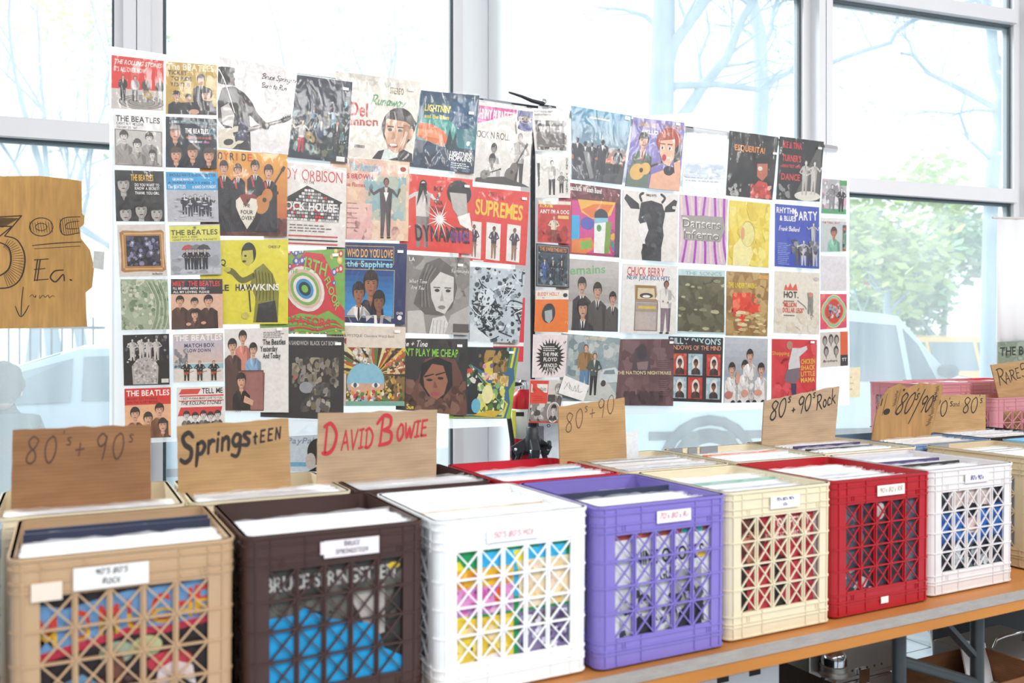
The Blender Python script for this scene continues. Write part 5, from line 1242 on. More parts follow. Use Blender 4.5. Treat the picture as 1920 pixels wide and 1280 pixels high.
def a_ink_doodle(u0):
    A = Art('#c2ccd2', u0); A.N(0,0,1,1,200,.035,['#3a4246','#6c777e','#dfe6ea','#20272a','#9ca8b0','#cfd8de','#4c555a'],1.3,seed=41); A.N(.1,.55,.5,.85,60,.025,['#171c1e','#2c3336','#cfd6da'],seed=42)
    r = random.Random(9)
    for k in range(26):
        x, y = r.random(), r.random(); A.L([(x,y),(x+r.uniform(-.2,.2),y+r.uniform(-.1,.1)),(x+r.uniform(-.2,.2),y+r.uniform(-.2,.2)),(x+r.uniform(-.25,.25),y+r.uniform(-.2,.2))],.014,r.choice(['#1d2325','#1d2325','#e8eef0']))
    A.P([(0,.75),(.4,.95),(.42,1),(0,1)],'#dfe5e8'); A.E(.3,.4,.16,.12,'#dbe2e6'); A.N(.16,.3,.45,.5,30,.02,['#2a3033','#8a949a'],seed=44); return A
def a_rainbow_edge(u0):
    A = Art('#8fb43a', u0)
    for k, c in enumerate(('#3a6a8a','#e0d04a','#4a8a4a','#2a4a6a','#7fae9a','#26282c')): A.P([(-.3,0),(.98-.045*k,.0),(.94-.045*k,.3),(.98-.045*k,.45),(.88-.045*k,.6),(.94-.045*k,.8),(.88-.05*k,1-.012*k),(-.3,1-.012*k)],c)
    A.N(.2,.04,.8,.4,60,.07,['#8a6a3a','#5a4a2a','#6a5a30','#b08a4a','#3a3a24'],seed=51); A.P([(.3,.24),(.48,.18),(.52,.4),(.36,.42)],'#e0c84a'); A.E(.33,.27,.04,.03,'#d88aa8'); A.E(.47,.26,.035,.035,'#7a5a9a'); A.N(.28,.36,.6,.46,30,.04,['#d85a5a','#e8c0a0','#c08ac0','#e8e0d0'],seed=52)
    A.N(-.1,.3,.2,.55,30,.05,['#d84a3a','#3a6a4a','#e8e0d4','#2a2a2a'],seed=53); A.N(.5,.4,.85,.55,30,.06,['#c8a05a','#a87a3a','#e0c080'],seed=54); A.N(.2,.5,.8,.95,80,.07,['#5a7a3a','#e0d86a','#8ab06a','#c8d8a0','#3a4a2a','#e8e8b0'],seed=55); A.E(.42,.66,.12,.13,'#efe6a8'); A.E(.18,.82,.1,.1,'#6ab4d0'); A.P([(.1,.95),(.5,.88),(.8,.9),(.6,.98)],'#d8b43a'); return A
def a_bw_band_small(u0):
    A = Art('#e2dcd4', u0); A.R(.06,.27,.94,.97,'#8f8a85'); A.N(.06,.27,.94,.97,70,.07,['#5b5652','#b8b2ac','#3b3734','#d5cfc9'],seed=3); A.T("I'M NOT LIKE EVERYBODY",.06,.09,.045,DG,w=.5); A.T('SUNNY AFTERNOON',.06,.16,.045,DG,w=.44)
    for x in (.2,.4,.58,.76): A.bust(x,.42,.06,'#6a645f',GSL,K,yb=.9)
    return A
def a_white_dancers(u0):
    A = Art('#e6e0d7', u0); A.man(.46,.95,.82,'#d3ccc4',GSL,K,2,1.2,'#2b2624'); A.man(.74,.9,.5,'#8a837d',GSL,K,1,1.2,'#2b2624'); A.P([(.03,.2),(.1,.2),(.1,.7),(.06,.75)],'#4a4542')
    for i, ch in enumerate('GENE VINCENT'): A.T(ch,.9,.12+i*.07,.055,K,al='c')
    return A
def a_red_two_lines(u0):
    A = Art('#c9362f', u0); A.N(0,.3,1,1,40,.12,['#b52f2c','#d2433a','#9a2a2a'],seed=3); A.R(0,0,1,.08,'#e6d8c4'); A.T('RONNIE',.05,.16,.08,'#e9c24a',w=.4); A.T("AIN'T I'M A DOG",.05,.3,.09,W,w=.9); A.R(.6,.34,.94,.42,'#e8b86a'); A.man(.48,.98,.62,'#e2d3ba',SK,'#c89a5a',1,1.3,'#8a4a3a'); return A
def a_dark_silver_band(u0):
    A = Art('#2a2826', u0); A.frame(.04,.03,.97,.97,.02,'#8a8884'); A.R(.06,.2,.95,.95,'#3a4a58'); A.N(.06,.2,.95,.95,80,.06,['#2a3038','#6a7a88','#a8b0b4','#232528','#505860'],seed=6); A.T('THE SWEETHEARTS',.1,.16,.09,'#e08a4a',w=.8)
    for x in (.25,.5,.76): A.man(x,.85,.5,'#3a5a9a' if x<.3 else '#2a2a34',SK,HR,1,1.2)
    return A
def a_orange_tilted(u0):
    A = Art('#ec7a2c', u0); A.R(0,0,1,.22,'#ece2d6'); A.T('BUDDY HOLLY',.06,.13,.085,'#e0704a',w=.66); A.E(.9,.12,.07,.05,K); A.T('No.1',.2,.19,.03,DG); A.E(.4,.55,.2,.24,'#3a3a3c',.25); A.P([(.28,.5),(.5,.46),(.52,.68),(.42,.8),(.3,.72)],'#a8acae'); A.P([(.3,.34),(.5,.32),(.46,.42)],'#2a2a2c'); A.H('rain',.9,.8,.12,'#f3b27a',w=.02); return A
def a_pink_starburst(u0):
    A = Art('#eedfdd', u0); A.star(.52,.53,.3,.45,26,'#2c2826'); A.E(.52,.53,.32,.34,'#2c2826')
    for t, y, w in (('A',.2,.06),('THE PINK',.5,.46),('FLOYD',.62,.4),('ARNOLD',.76,.42),('LAYNE',.86,.3)): A.T(t,.52,y,.085,W,al='c',w=w)
    A.lines(.3,.27,.44,3,.045,.02,W); A.T('LP',.9,.2,.05,K); return A
def a_red_white_oval(u0):
    A = Art('#d9d0c8', u0); A.R(0,.02,.55,.55,'#e0432f'); A.R(.04,.1,.53,.3,'#efe9e2'); A.T('juarelain',.07,.26,.1,K,w=.42,b=False); A.lines(.1,.38,.4,3,.05,.012,'#a03222'); A.R(0,.55,1,.97,'#8a827d'); A.N(0,.55,.5,.97,30,.07,['#4a4441','#b5ada7','#d8d1cb'],seed=2); A.R(0,.96,1,1,'#c23a30')
    A.bust(.85,.2,.09,'#6f6864',GSL,'#8d8681',yb=.6); A.R(.56,.34,.78,.5,DG); A.E(.78,.75,.21,.24,W); A.E(.78,.75,.19,.22,'#aaa29c'); A.bust(.78,.68,.085,'#3a3432','#d5cdc6',K,yb=.93,wide=1.7); return A
def a_blue_dusk(u0):
    A = Art('#4e92ad', u0); A.G(0,0,1,.68,'#4b90ae','#86939c',10); A.G(0,.5,1,.74,'#8f8f92','#d9744a',6); A.P([(0,.72),(.3,.66),(.6,.72),(1,.66),(1,1),(0,1)],'#4c4c52'); A.N(0,.72,1,1,30,.1,['#3f3f46','#565459','#474348'],seed=2); A.lines(.3,.11,.45,1,.02,.02,'#c8b878')
    for x, y, h in ((.1,.88,.46),(.24,.9,.44),(.36,.86,.4),(.55,.9,.5),(.85,.86,.36)): A.man(x,y,h,'#3b3b44','#3b3b44','#2d2d34',0,1.5)
    A.P([(.2,.6),(.3,.6),(.42,.95),(.34,.97)],'#8a8a88'); A.R(.9,.02,.97,.06,W); return A
def a_colour_profile(u0):
    A = Art('#b03a58', u0); A.R(0,0,1,.22,'#6a2f34'); A.N(0,.02,1,.22,30,.06,['#4a2024','#7d3c3e','#8a4a4c'],seed=2); A.T('Chocolate Watch Band',.6,.1,.07,W,al='r',w=.72); A.T('No Way Out',.34,.27,.05,K,al='r',w=.34)
    A.R(0,.24,.9,.97,'#d04a8a'); A.P([(.12,.22),(.9,.2),(.8,.4),(.5,.5),(.2,.4)],'#eab04a'); A.P([(.2,.36),(.45,.26),(.85,.24),(.7,.42),(.4,.46)],'#e0763a'); A.R(0,.45,.16,.97,'#3aa8d8'); A.P([(.0,.8),(.4,.74),(.5,.88),(.3,.98),(0,.98)],'#e0803a'); A.P([(.18,.82),(.4,.78),(.4,.9),(.2,.92)],'#7ab04a'); A.E(.32,.55,.14,.09,'#5a5ab0'); A.N(.6,.6,.9,.97,30,.06,['#d84a5a','#5a5ab0','#3a8a6a','#e0a03a','#9a3a8a'],seed=4)
    A.P([(.46,.5),(.62,.44),(.72,.52),(.7,.7),(.74,.76),(.68,.8),(.68,.96),(.46,.96)],'#eee9e4'); A.E(.6,.42,.14,.1,'#3a3a44'); A.P([(.46,.46),(.74,.44),(.74,.5),(.46,.54)],'#8ac0d0'); A.E(.56,.6,.05,.05,'#5a9a5a'); A.P([(.7,.5),(.82,.5),(.78,.95),(.68,.96)],'#7a9a3a'); A.R(.9,.22,1,1,'#4a3a44'); return A
def a_grey_four_suits(u0):
    A = Art('#b9b2ad', u0); A.G(-.2,0,1,.6,'#c4bdb8','#a8a19c',5); A.T('Remains',.72,.24,.12,'#7dae7a',al='r',w=.9,rot=.08)
    for x, y, r in ((.24,.36,.085),(.56,.42,.085),(.88,.52,.07),(.26,.68,.1)): A.bust(x,y,r,'#403b40' if x<.5 else '#55504c','#c89a80','#2e2522',yb=1,tie='#2a2628',wide=2.3)
    return A
def a_street_couple(u0):
    A = Art('#aab4b4', u0); A.N(0,0,1,.62,70,.1,['#8fa0a4','#b8bfbd','#7d8d92','#c5c8c4','#98a6a8'],seed=5); A.P([(.2,1),(.45,.45),(.6,.45),(1,.9),(1,1)],'#c8c8c2'); A.T('THE FREEWHEELIN',.3,.06,.04,'#e8d8b0',w=.4)
    A.man(.34,.88,.74,'#a07a4c',SK,'#5a4030',0,1.3,'#5f86a8'); A.man(.52,.92,.66,'#4a5a56',SK,'#6a4a34',1,1.1,'#2c2c30'); A.P([(.62,.62),(.7,.5),(.95,.46),(1,.52),(1,.7),(.64,.72)],'#cfd6d6'); A.P([(.7,.58),(.74,.52),(.92,.5),(.95,.57)],'#7f9098'); A.E(.72,.72,.05,.05,DG); return A
def a_purple_phone(u0):
    A = Art('#8478b4', u0); A.N(0,0,1,.6,30,.15,['#8a7eba','#7a6eac','#8f84c0'],seed=3); A.T('CHANTILLY LACE',.12,.12,.06,'#d8b04a',w=.34); A.T('THE BIG BOPPER',.6,.12,.06,'#c08a4a',w=.36); A.T('HELLO BABY!',.2,.22,.055,W,w=.62)
    A.bust(.24,.32,.09,'#5c6a5c',SK,HR,yb=.8,tie='#c23a3a',wide=2.1); A.P([(0,1),(.02,.7),(.2,.62),(.4,.7),(.4,1)],'#6a7a6a'); A.guitar(.18,.78,.62,.38,'#e0b264','#4a3022')
    A.P([(.42,1),(.44,.8),(.7,.7),(.98,.78),(1,1)],'#e8b090'); A.E(.72,.3,.24,.2,'#a8482c'); A.P([(.55,.3),(.82,.26),(.86,.5),(.76,.66),(.64,.62),(.56,.48)],'#ecb698')
    for x in (.6,.74): A.E(x,.4,.04,.025,W); A.E(x,.4,.018,.022,K); A.R(x-.05,.335,x+.05,.35,'#7a3424')
    A.E(.65,.54,.04,.05,'#c22a3a'); A.P([(.84,.4),(.93,.3),(.98,.45),(.9,.75),(.84,.72)],'#231f28'); A.E(.76,.72,.1,.07,'#2a2630'); A.P([(.84,.6),(.96,.55),(1,.8),(.9,.85)],'#e8b090'); return A
def a_spotted_cow(u0):
    A = Art('#e8e0d8', u0); q = '#2e2b2e'
    A.L([(.33,.14),(.3,.06),(.36,.02)],.04,q); A.L([(.7,.14),(.75,.07),(.68,.02)],.04,q); A.P([(.02,.12),(.06,.05),(.28,.18),(.3,.26),(.14,.26)],q); A.P([(.98,.1),(.92,.08),(.76,.2),(.74,.28),(.94,.26)],q)
    A.P([(.32,.16),(.5,.12),(.7,.16),(.76,.3),(.72,.5),(.74,.62),(.7,.8),(.7,1),(.36,1),(.34,.88),(.4,.72),(.36,.55),(.28,.42),(.3,.28)],q); A.P([(.28,.48),(.42,.44),(.46,.56),(.4,.7),(.42,.84),(.34,.7),(.28,.6)],'#efe9e3'); A.N(.36,.2,.7,.95,30,.05,['#3a373a','#262326','#4a464c'],seed=7); A.E(.92,.2,.04,.025,'#dcd6d0'); A.T('FMQ 11/72',.5,.06,.03,K,al='c'); return A
def a_white_jukebox(u0):
    A = Art('#eae4de', u0); A.T('CHUCK BERRY',.08,.16,.12,'#cf4a4a',w=.68); A.T('NEW JUKE BOX HITS',.08,.22,.06,'#3f5a86',w=.78)
    A.P([(.22,.3),(.62,.3),(.66,.55),(.66,.96),(.24,.96),(.24,.55)],'#b9a9a0'); A.P([(.24,.3),(.6,.3),(.64,.52),(.24,.52)],'#a07848'); A.P([(.28,.34),(.58,.34),(.6,.5),(.28,.5)],'#d9c8a4'); A.E(.44,.45,.12,.04,'#4a3a34'); A.E(.44,.46,.07,.02,W); A.P([(.24,.56),(.66,.56),(.66,.68),(.24,.68)],'#a8978e'); A.R(.3,.6,.62,.64,'#d9b84a'); A.R(.26,.7,.62,.95,'#c0b2aa'); A.frame(.24,.53,.65,.96,.008,'#7f6f68')
    A.man(.8,.98,.76,'#e6dfd8','#9a6a50','#2e2320',1,1.2,'#8a7480'); A.shoes(.78,.99,.76); return A
def a_maroon_hood(u0):
    A = Art('#6e4f52', u0); A.N(0,0,1,1,50,.14,['#77585a','#654649','#7f6062'],seed=4); A.P([(.18,.5),(.24,.15),(.4,.06),(.52,.2),(.55,.45),(.45,.55)],'#574549'); A.E(.37,.2,.1,.12,'#473b40'); A.P([(.28,.35),(.5,.33),(.48,.46),(.3,.46)],'#8c7472'); A.N(.05,.78,.8,.98,40,.08,['#4f393d','#40302f','#5a4246'],seed=5); A.T("THE NATION'S NIGHTMARE",.95,.53,.05,'#e0cfa2',al='r',w=1.05); A.lines(.68,.3,.26,8,.03,.006,'#9a7f7c'); A.lines(.72,.62,.2,8,.03,.006,'#9a7f7c'); return A
def a_white_photo(u0):
    A = Art('#f3f2f4', u0); A.R(.02,.5,.98,.75,'#dfe6f0'); A.N(.02,.52,.98,.74,30,.05,['#d5deea','#e8edf4','#ccd6e4'],3,seed=2); A.lines(.05,.74,.85,2,.05,.014,'#b9c2d0'); return A
def a_violet_stripes(u0):
    A = Art('#d9b9cc', u0)
    for k in range(11): A.L([(.02+k*.1,0),(.05+k*.095+.05*sin(k),.4),(.04+k*.1,.7),(-.05+k*.12,1)],.045,'#a83fb0' if k%2 else '#e6cfc6')
    A.E(.5,.45,.42,.17,'#8d8681'); A.P([(.03,.3),(.9,.28),(.95,.45),(.86,.66),(.1,.66)],'#a39c96'); A.T('Dansers',.05,.47,.14,'#e8e2dc',w=.8); A.T('Inferno',.08,.63,.13,'#e8e2dc',w=.74); A.T('Dansers',.06,.475,.12,'#6a6662',w=.8,b=False); A.T('Inferno',.09,.635,.11,'#6a6662',w=.74,b=False); return A
def a_yellow_plain(u0):
    A = Art('#ead054', u0); A.N(0,0,1,1,60,.1,['#edd765','#e4c847','#f0dd7a','#dfc040'],seed=4); A.P([(.1,1),(.12,.7),(.3,.55),(.5,.6),(.6,.8),(.5,1)],'#f0e29a'); A.E(.44,.5,.18,.18,'#e6d98c'); A.ring(.46,.5,.17,.2,.008,'#c0a84a'); A.E(.33,.5,.05,.1,'#e0a070'); return A
def a_olive_foil(u0):
    A = Art('#c6dcdc', u0); A.T('THE SONICS',.92,.09,.06,'#8fa8a8',al='r',w=.78,b=False); A.R(.0,.1,.98,.97,'#5f5a42'); A.N(0,.1,.98,.97,50,.12,['#68634a','#57523c','#716b52'],seed=3); A.N(0,.1,.98,.97,16,.03,['#b8b48c','#8f8a68'],3,seed=7); return A
def a_brown_red(u0):
    A = Art('#ab854e', u0); A.N(0,0,1,1,70,.11,['#b8935a','#9c7642','#c4a068','#8f6a3c'],seed=9); A.T('THE UNDERTAKERS',.04,.25,.075,'#ecd03a',w=.66); A.P([(.14,.34),(.56,.32),(.6,.5),(.8,.5),(.78,.62),(.5,.64),(.42,.8),(.3,.98),(.28,.7),(.14,.62)],'#e0442c'); A.N(.12,.32,.8,.7,24,.06,['#e8563a','#cc3a26','#f07a5a'],seed=4); A.N(.2,.6,.95,.95,30,.03,['#e0cfa2','#cbb27a'],4,seed=5); A.R(.74,.04,.97,.1,'#d8a04a'); return A
def a_four_white_coats(u0):
    A = Art('#aeb2ba', u0); A.G(0,0,1,.6,'#c2c4c8','#a2a6b0',6)
    for x, y in ((.17,.48),(.47,.44),(.58,.27),(.85,.48)): A.bust(x,y,.075,'#ece5e0',SK,HR,yb=1 if y>.3 else .6,wide=2.1)
    A.N(.05,.6,.95,.95,40,.05,['#e6dfda','#f0ebe6','#d5ccc6'],seed=3); A.E(.1,.88,.09,.06,'#c07a68'); A.E(.47,.86,.08,.06,'#d89a84'); A.E(.78,.85,.1,.05,'#d89a84'); A.E(.3,.62,.05,.1,'#d59c86')
    for x in (.2,.35,.55,.7,.9): A.E(x,1,.05,.04,K)
    return A
def a_black_red_figure(u0):
    A = Art('#242021', u0); A.N(0,0,1,1,40,.14,['#2c2828','#1c1919','#34302f'],seed=4); A.T('ESQUERITA!',.12,.29,.09,'#e08a3a',w=.62); A.E(.72,.5,.16,.17,'#1c1514'); A.P([(.6,.46),(.82,.44),(.84,.62),(.74,.72),(.62,.66)],'#b8684a'); A.E(.67,.53,.05,.035,'#d8d0c8'); A.P([(.5,1),(.54,.84),(.66,.72),(.84,.74),(.98,.98)],'#c8443a'); A.N(.5,.78,.95,1,30,.05,['#e0706a','#b03a30','#e8a8a0'],seed=5); A.N(.02,.8,.3,1,20,.04,['#6a6662','#b0aca8'],seed=6); return A
def a_black_red_spotlight(u0):
    A = Art('#262223', u0); A.P([(.9,.05),(.96,.1),(.98,.9),(.42,.9)],'#5c5856')
    for t, y in (('IKE & TINA',.17),("TURNER'S",.38),('GREATEST HITS',.48),('DANCE',.68)): A.T(t,.08,y,.1 if t!='GREATEST HITS' else .045,'#d83a3c',w=.42)
    A.E(.7,.92,.3,.08,'#d9d2c6'); A.man(.62,.92,.58,'#bdb5ab',GSL,'#5a5450',1,1.1); A.man(.82,.9,.56,'#c9c1b7',GSL,K,2,1.1); A.N(.02,.75,.3,1,30,.05,['#4a4645','#8a8684','#353130'],seed=3); return A
def a_blue_party(u0):
    A = Art('#3d4fae', u0); A.T('RHYTHM',.03,.14,.09,W,w=.44); A.T('& BLUES',.1,.26,.08,W,w=.36); A.T('PARTY',.44,.24,.14,W,w=.52,rot=.05); A.H('Frank Ballard',.08,.42,.07,W,w=.012,slant=.2,gap=.1); A.lines(.06,.62,.26,12,.03,.012,'#9aa8dc')
    for x, y, c in ((.5,.98,'#55555a'),(.64,.97,'#c9c6c4'),(.78,.98,'#3a3a40'),(.9,.97,'#bdbabb')): A.man(x,y,.42,c,GSL,K,2,1.4)
    A.man(.86,.66,.4,'#b9b7b8',GSL,K,2,1.2); A.N(.36,.55,.98,.8,24,.05,['#6a6a74','#8d8d96','#4a4a58'],seed=3); return A
def a_cream_hot(u0):
    A = Art('#e6dccb', u0); A.N(0,.6,1,1,40,.1,['#e2d6c2','#ebe2d2','#ddd0ba'],seed=2); A.P([(.2,.3),(.24,.2),(.28,.27),(.34,.18),(.38,.27),(.46,.19),(.5,.3)],'#e0604a'); A.T('HOT.',.2,.42,.1,'#3a3530',w=.32); A.lines(.2,.47,.3,1,.02,.015,DG); A.T('"MILLION',.18,.57,.075,'#dd5a48',w=.3); A.T('DOLLAR LEGS"',.18,.66,.075,'#dd5a48',w=.46); A.lines(.2,.7,.32,1,.02,.015,DG); A.E(.92,.1,.06,.03,LG)
    A.P([(.72,.33),(.84,.33),(.85,.45),(.84,.7),(.8,.7),(.78,.48),(.77,.68),(.73,.67),(.74,.46)],'#8d8882'); A.E(.78,.36,.05,.04,'#d58a78'); A.L([(.5,.46),(.66,.55),(.7,.6)],.012,'#8d8882'); return A
def a_red_lean(u0):
    A = Art('#da3f45', u0); A.N(0,0,1,1,30,.16,['#dd474c','#d0383e','#e2545a'],seed=3); A.T('Shopping',.0,.26,.06,'#eca24a',w=.38)
    A.P([(.36,.4),(.44,.14),(.62,.14),(.76,.1),(.78,.16),(.6,.28),(.62,.46),(.36,.5)],'#d9d4d4'); A.E(.38,.1,.07,.07,'#b98672'); A.P([(.28,.62),(.32,.5),(.6,.46),(.62,.62),(.52,.7),(.54,.94),(.46,.96),(.42,.7),(.3,.7)],'#7a6e74'); A.P([(.42,.72),(.54,.72),(.54,.9),(.44,.9)],'#3c3a58')
    for t, y in (('CHICKEN',.4),('SHACK',.5),('LITTLE',.6),('MAMA',.7)): A.T(t,.64,y,.075,'#ecc24a',w=.32,rot=.06)
    A.E(.82,.92,.08,.06,'#8a2a34'); return A
def a_small_green_edge(u0):
    A = Art('#b9b4b6', u0); A.N(0,0,1,.85,60,.1,['#d8a0b0','#8a8688','#e0d8d8','#b0acae'],seed=3); A.R(0,.86,1,1,'#4aa06a'); A.R(.7,.02,1,.16,'#4a9a5a'); A.man(.4,.95,.8,'#8f8b8c',GSL,K,1,1.4); A.man(.78,.95,.72,'#2f2b2e',GSL,K,1,1.4); return A
def a_small_mint_shirt(u0):
    A = Art('#c2c6c4', u0); A.R(0,0,1,.1,'#e0dcd8'); A.T('THE THRILL BEAT',.04,.17,.06,'#c23a44',w=.7); A.bust(.5,.42,.12,'#8ac0a4','#b87a5c','#4a2a22',yb=1,wide=2.1); A.R(.86,.2,1,1,'#6a8a74'); A.N(.85,.2,1,1,16,.07,['#3a4a40','#c84a3a','#88a894'],seed=3); return A
def a_small_plain_grey(u0): return Art('#e0dadb', u0)
def a_small_pink_rings(u0):
    A = Art('#e2506a', u0); A.N(0,0,1,1,24,.12,['#e85a78','#d84a5a','#ec7a6a'],seed=3)
    for r, c in ((.46,'#e8d87a'),(.42,'#6ab8c0'),(.38,'#9ad0a0'),(.34,'#e88a5a'),(.29,'#d0483f')):
        for k in range(4): A.E(.5+.12*cos(k*pi/2),.5+.12*sin(k*pi/2),r*.78,r*.78,c)
    A.N(.28,.3,.74,.7,50,.05,['#c9a08a','#4a4a5a','#8ab0c8','#e0c8b8','#a85a4a'],seed=4); return A
def a_small_five_heads(u0):
    A = Art('#dcd3c8', u0); A.R(.72,0,1,.68,'#e2663c'); A.R(.72,.68,1,1,'#3a3a3e'); A.T('TT',.86,.86,.09,W,al='c')
    for x, y in ((.16,.24),(.38,.2),(.58,.22),(.2,.54),(.56,.54)): A.E(x,y,.085,.14,'#4a4644'); A.E(x,y+.03,.06,.1,'#a8a09a'); A.P([(x-.03,y+.12),(x+.03,y+.12),(x,y+.24)],'#8a827c')
    A.T('Brothers',.1,.86,.07,K,w=.5,b=False); return A
def a_red_slogan(u0):
    A = Art('#dd3c48', u0); A.T('BABY',.3,.5,.2,W,w=.6,rot=1.2); A.R(.0,.7,1,.76,W); return A
def a_sheet_green(u0):
    A = Art('#8e9a86', u0); A.N(0,0,1,1,60,.08,['#7f8c78','#9aa694','#6f7c6a','#a8b2a0'],seed=3); A.T('THE BEATLES',.03,.26,.16,'#2f3430',w=1.0)
    for k in range(6): A.L([(.2+k*.14,1),(.26+k*.14,.5),(.36+k*.14,.4)],.012,'#c8d0c0')
    return A

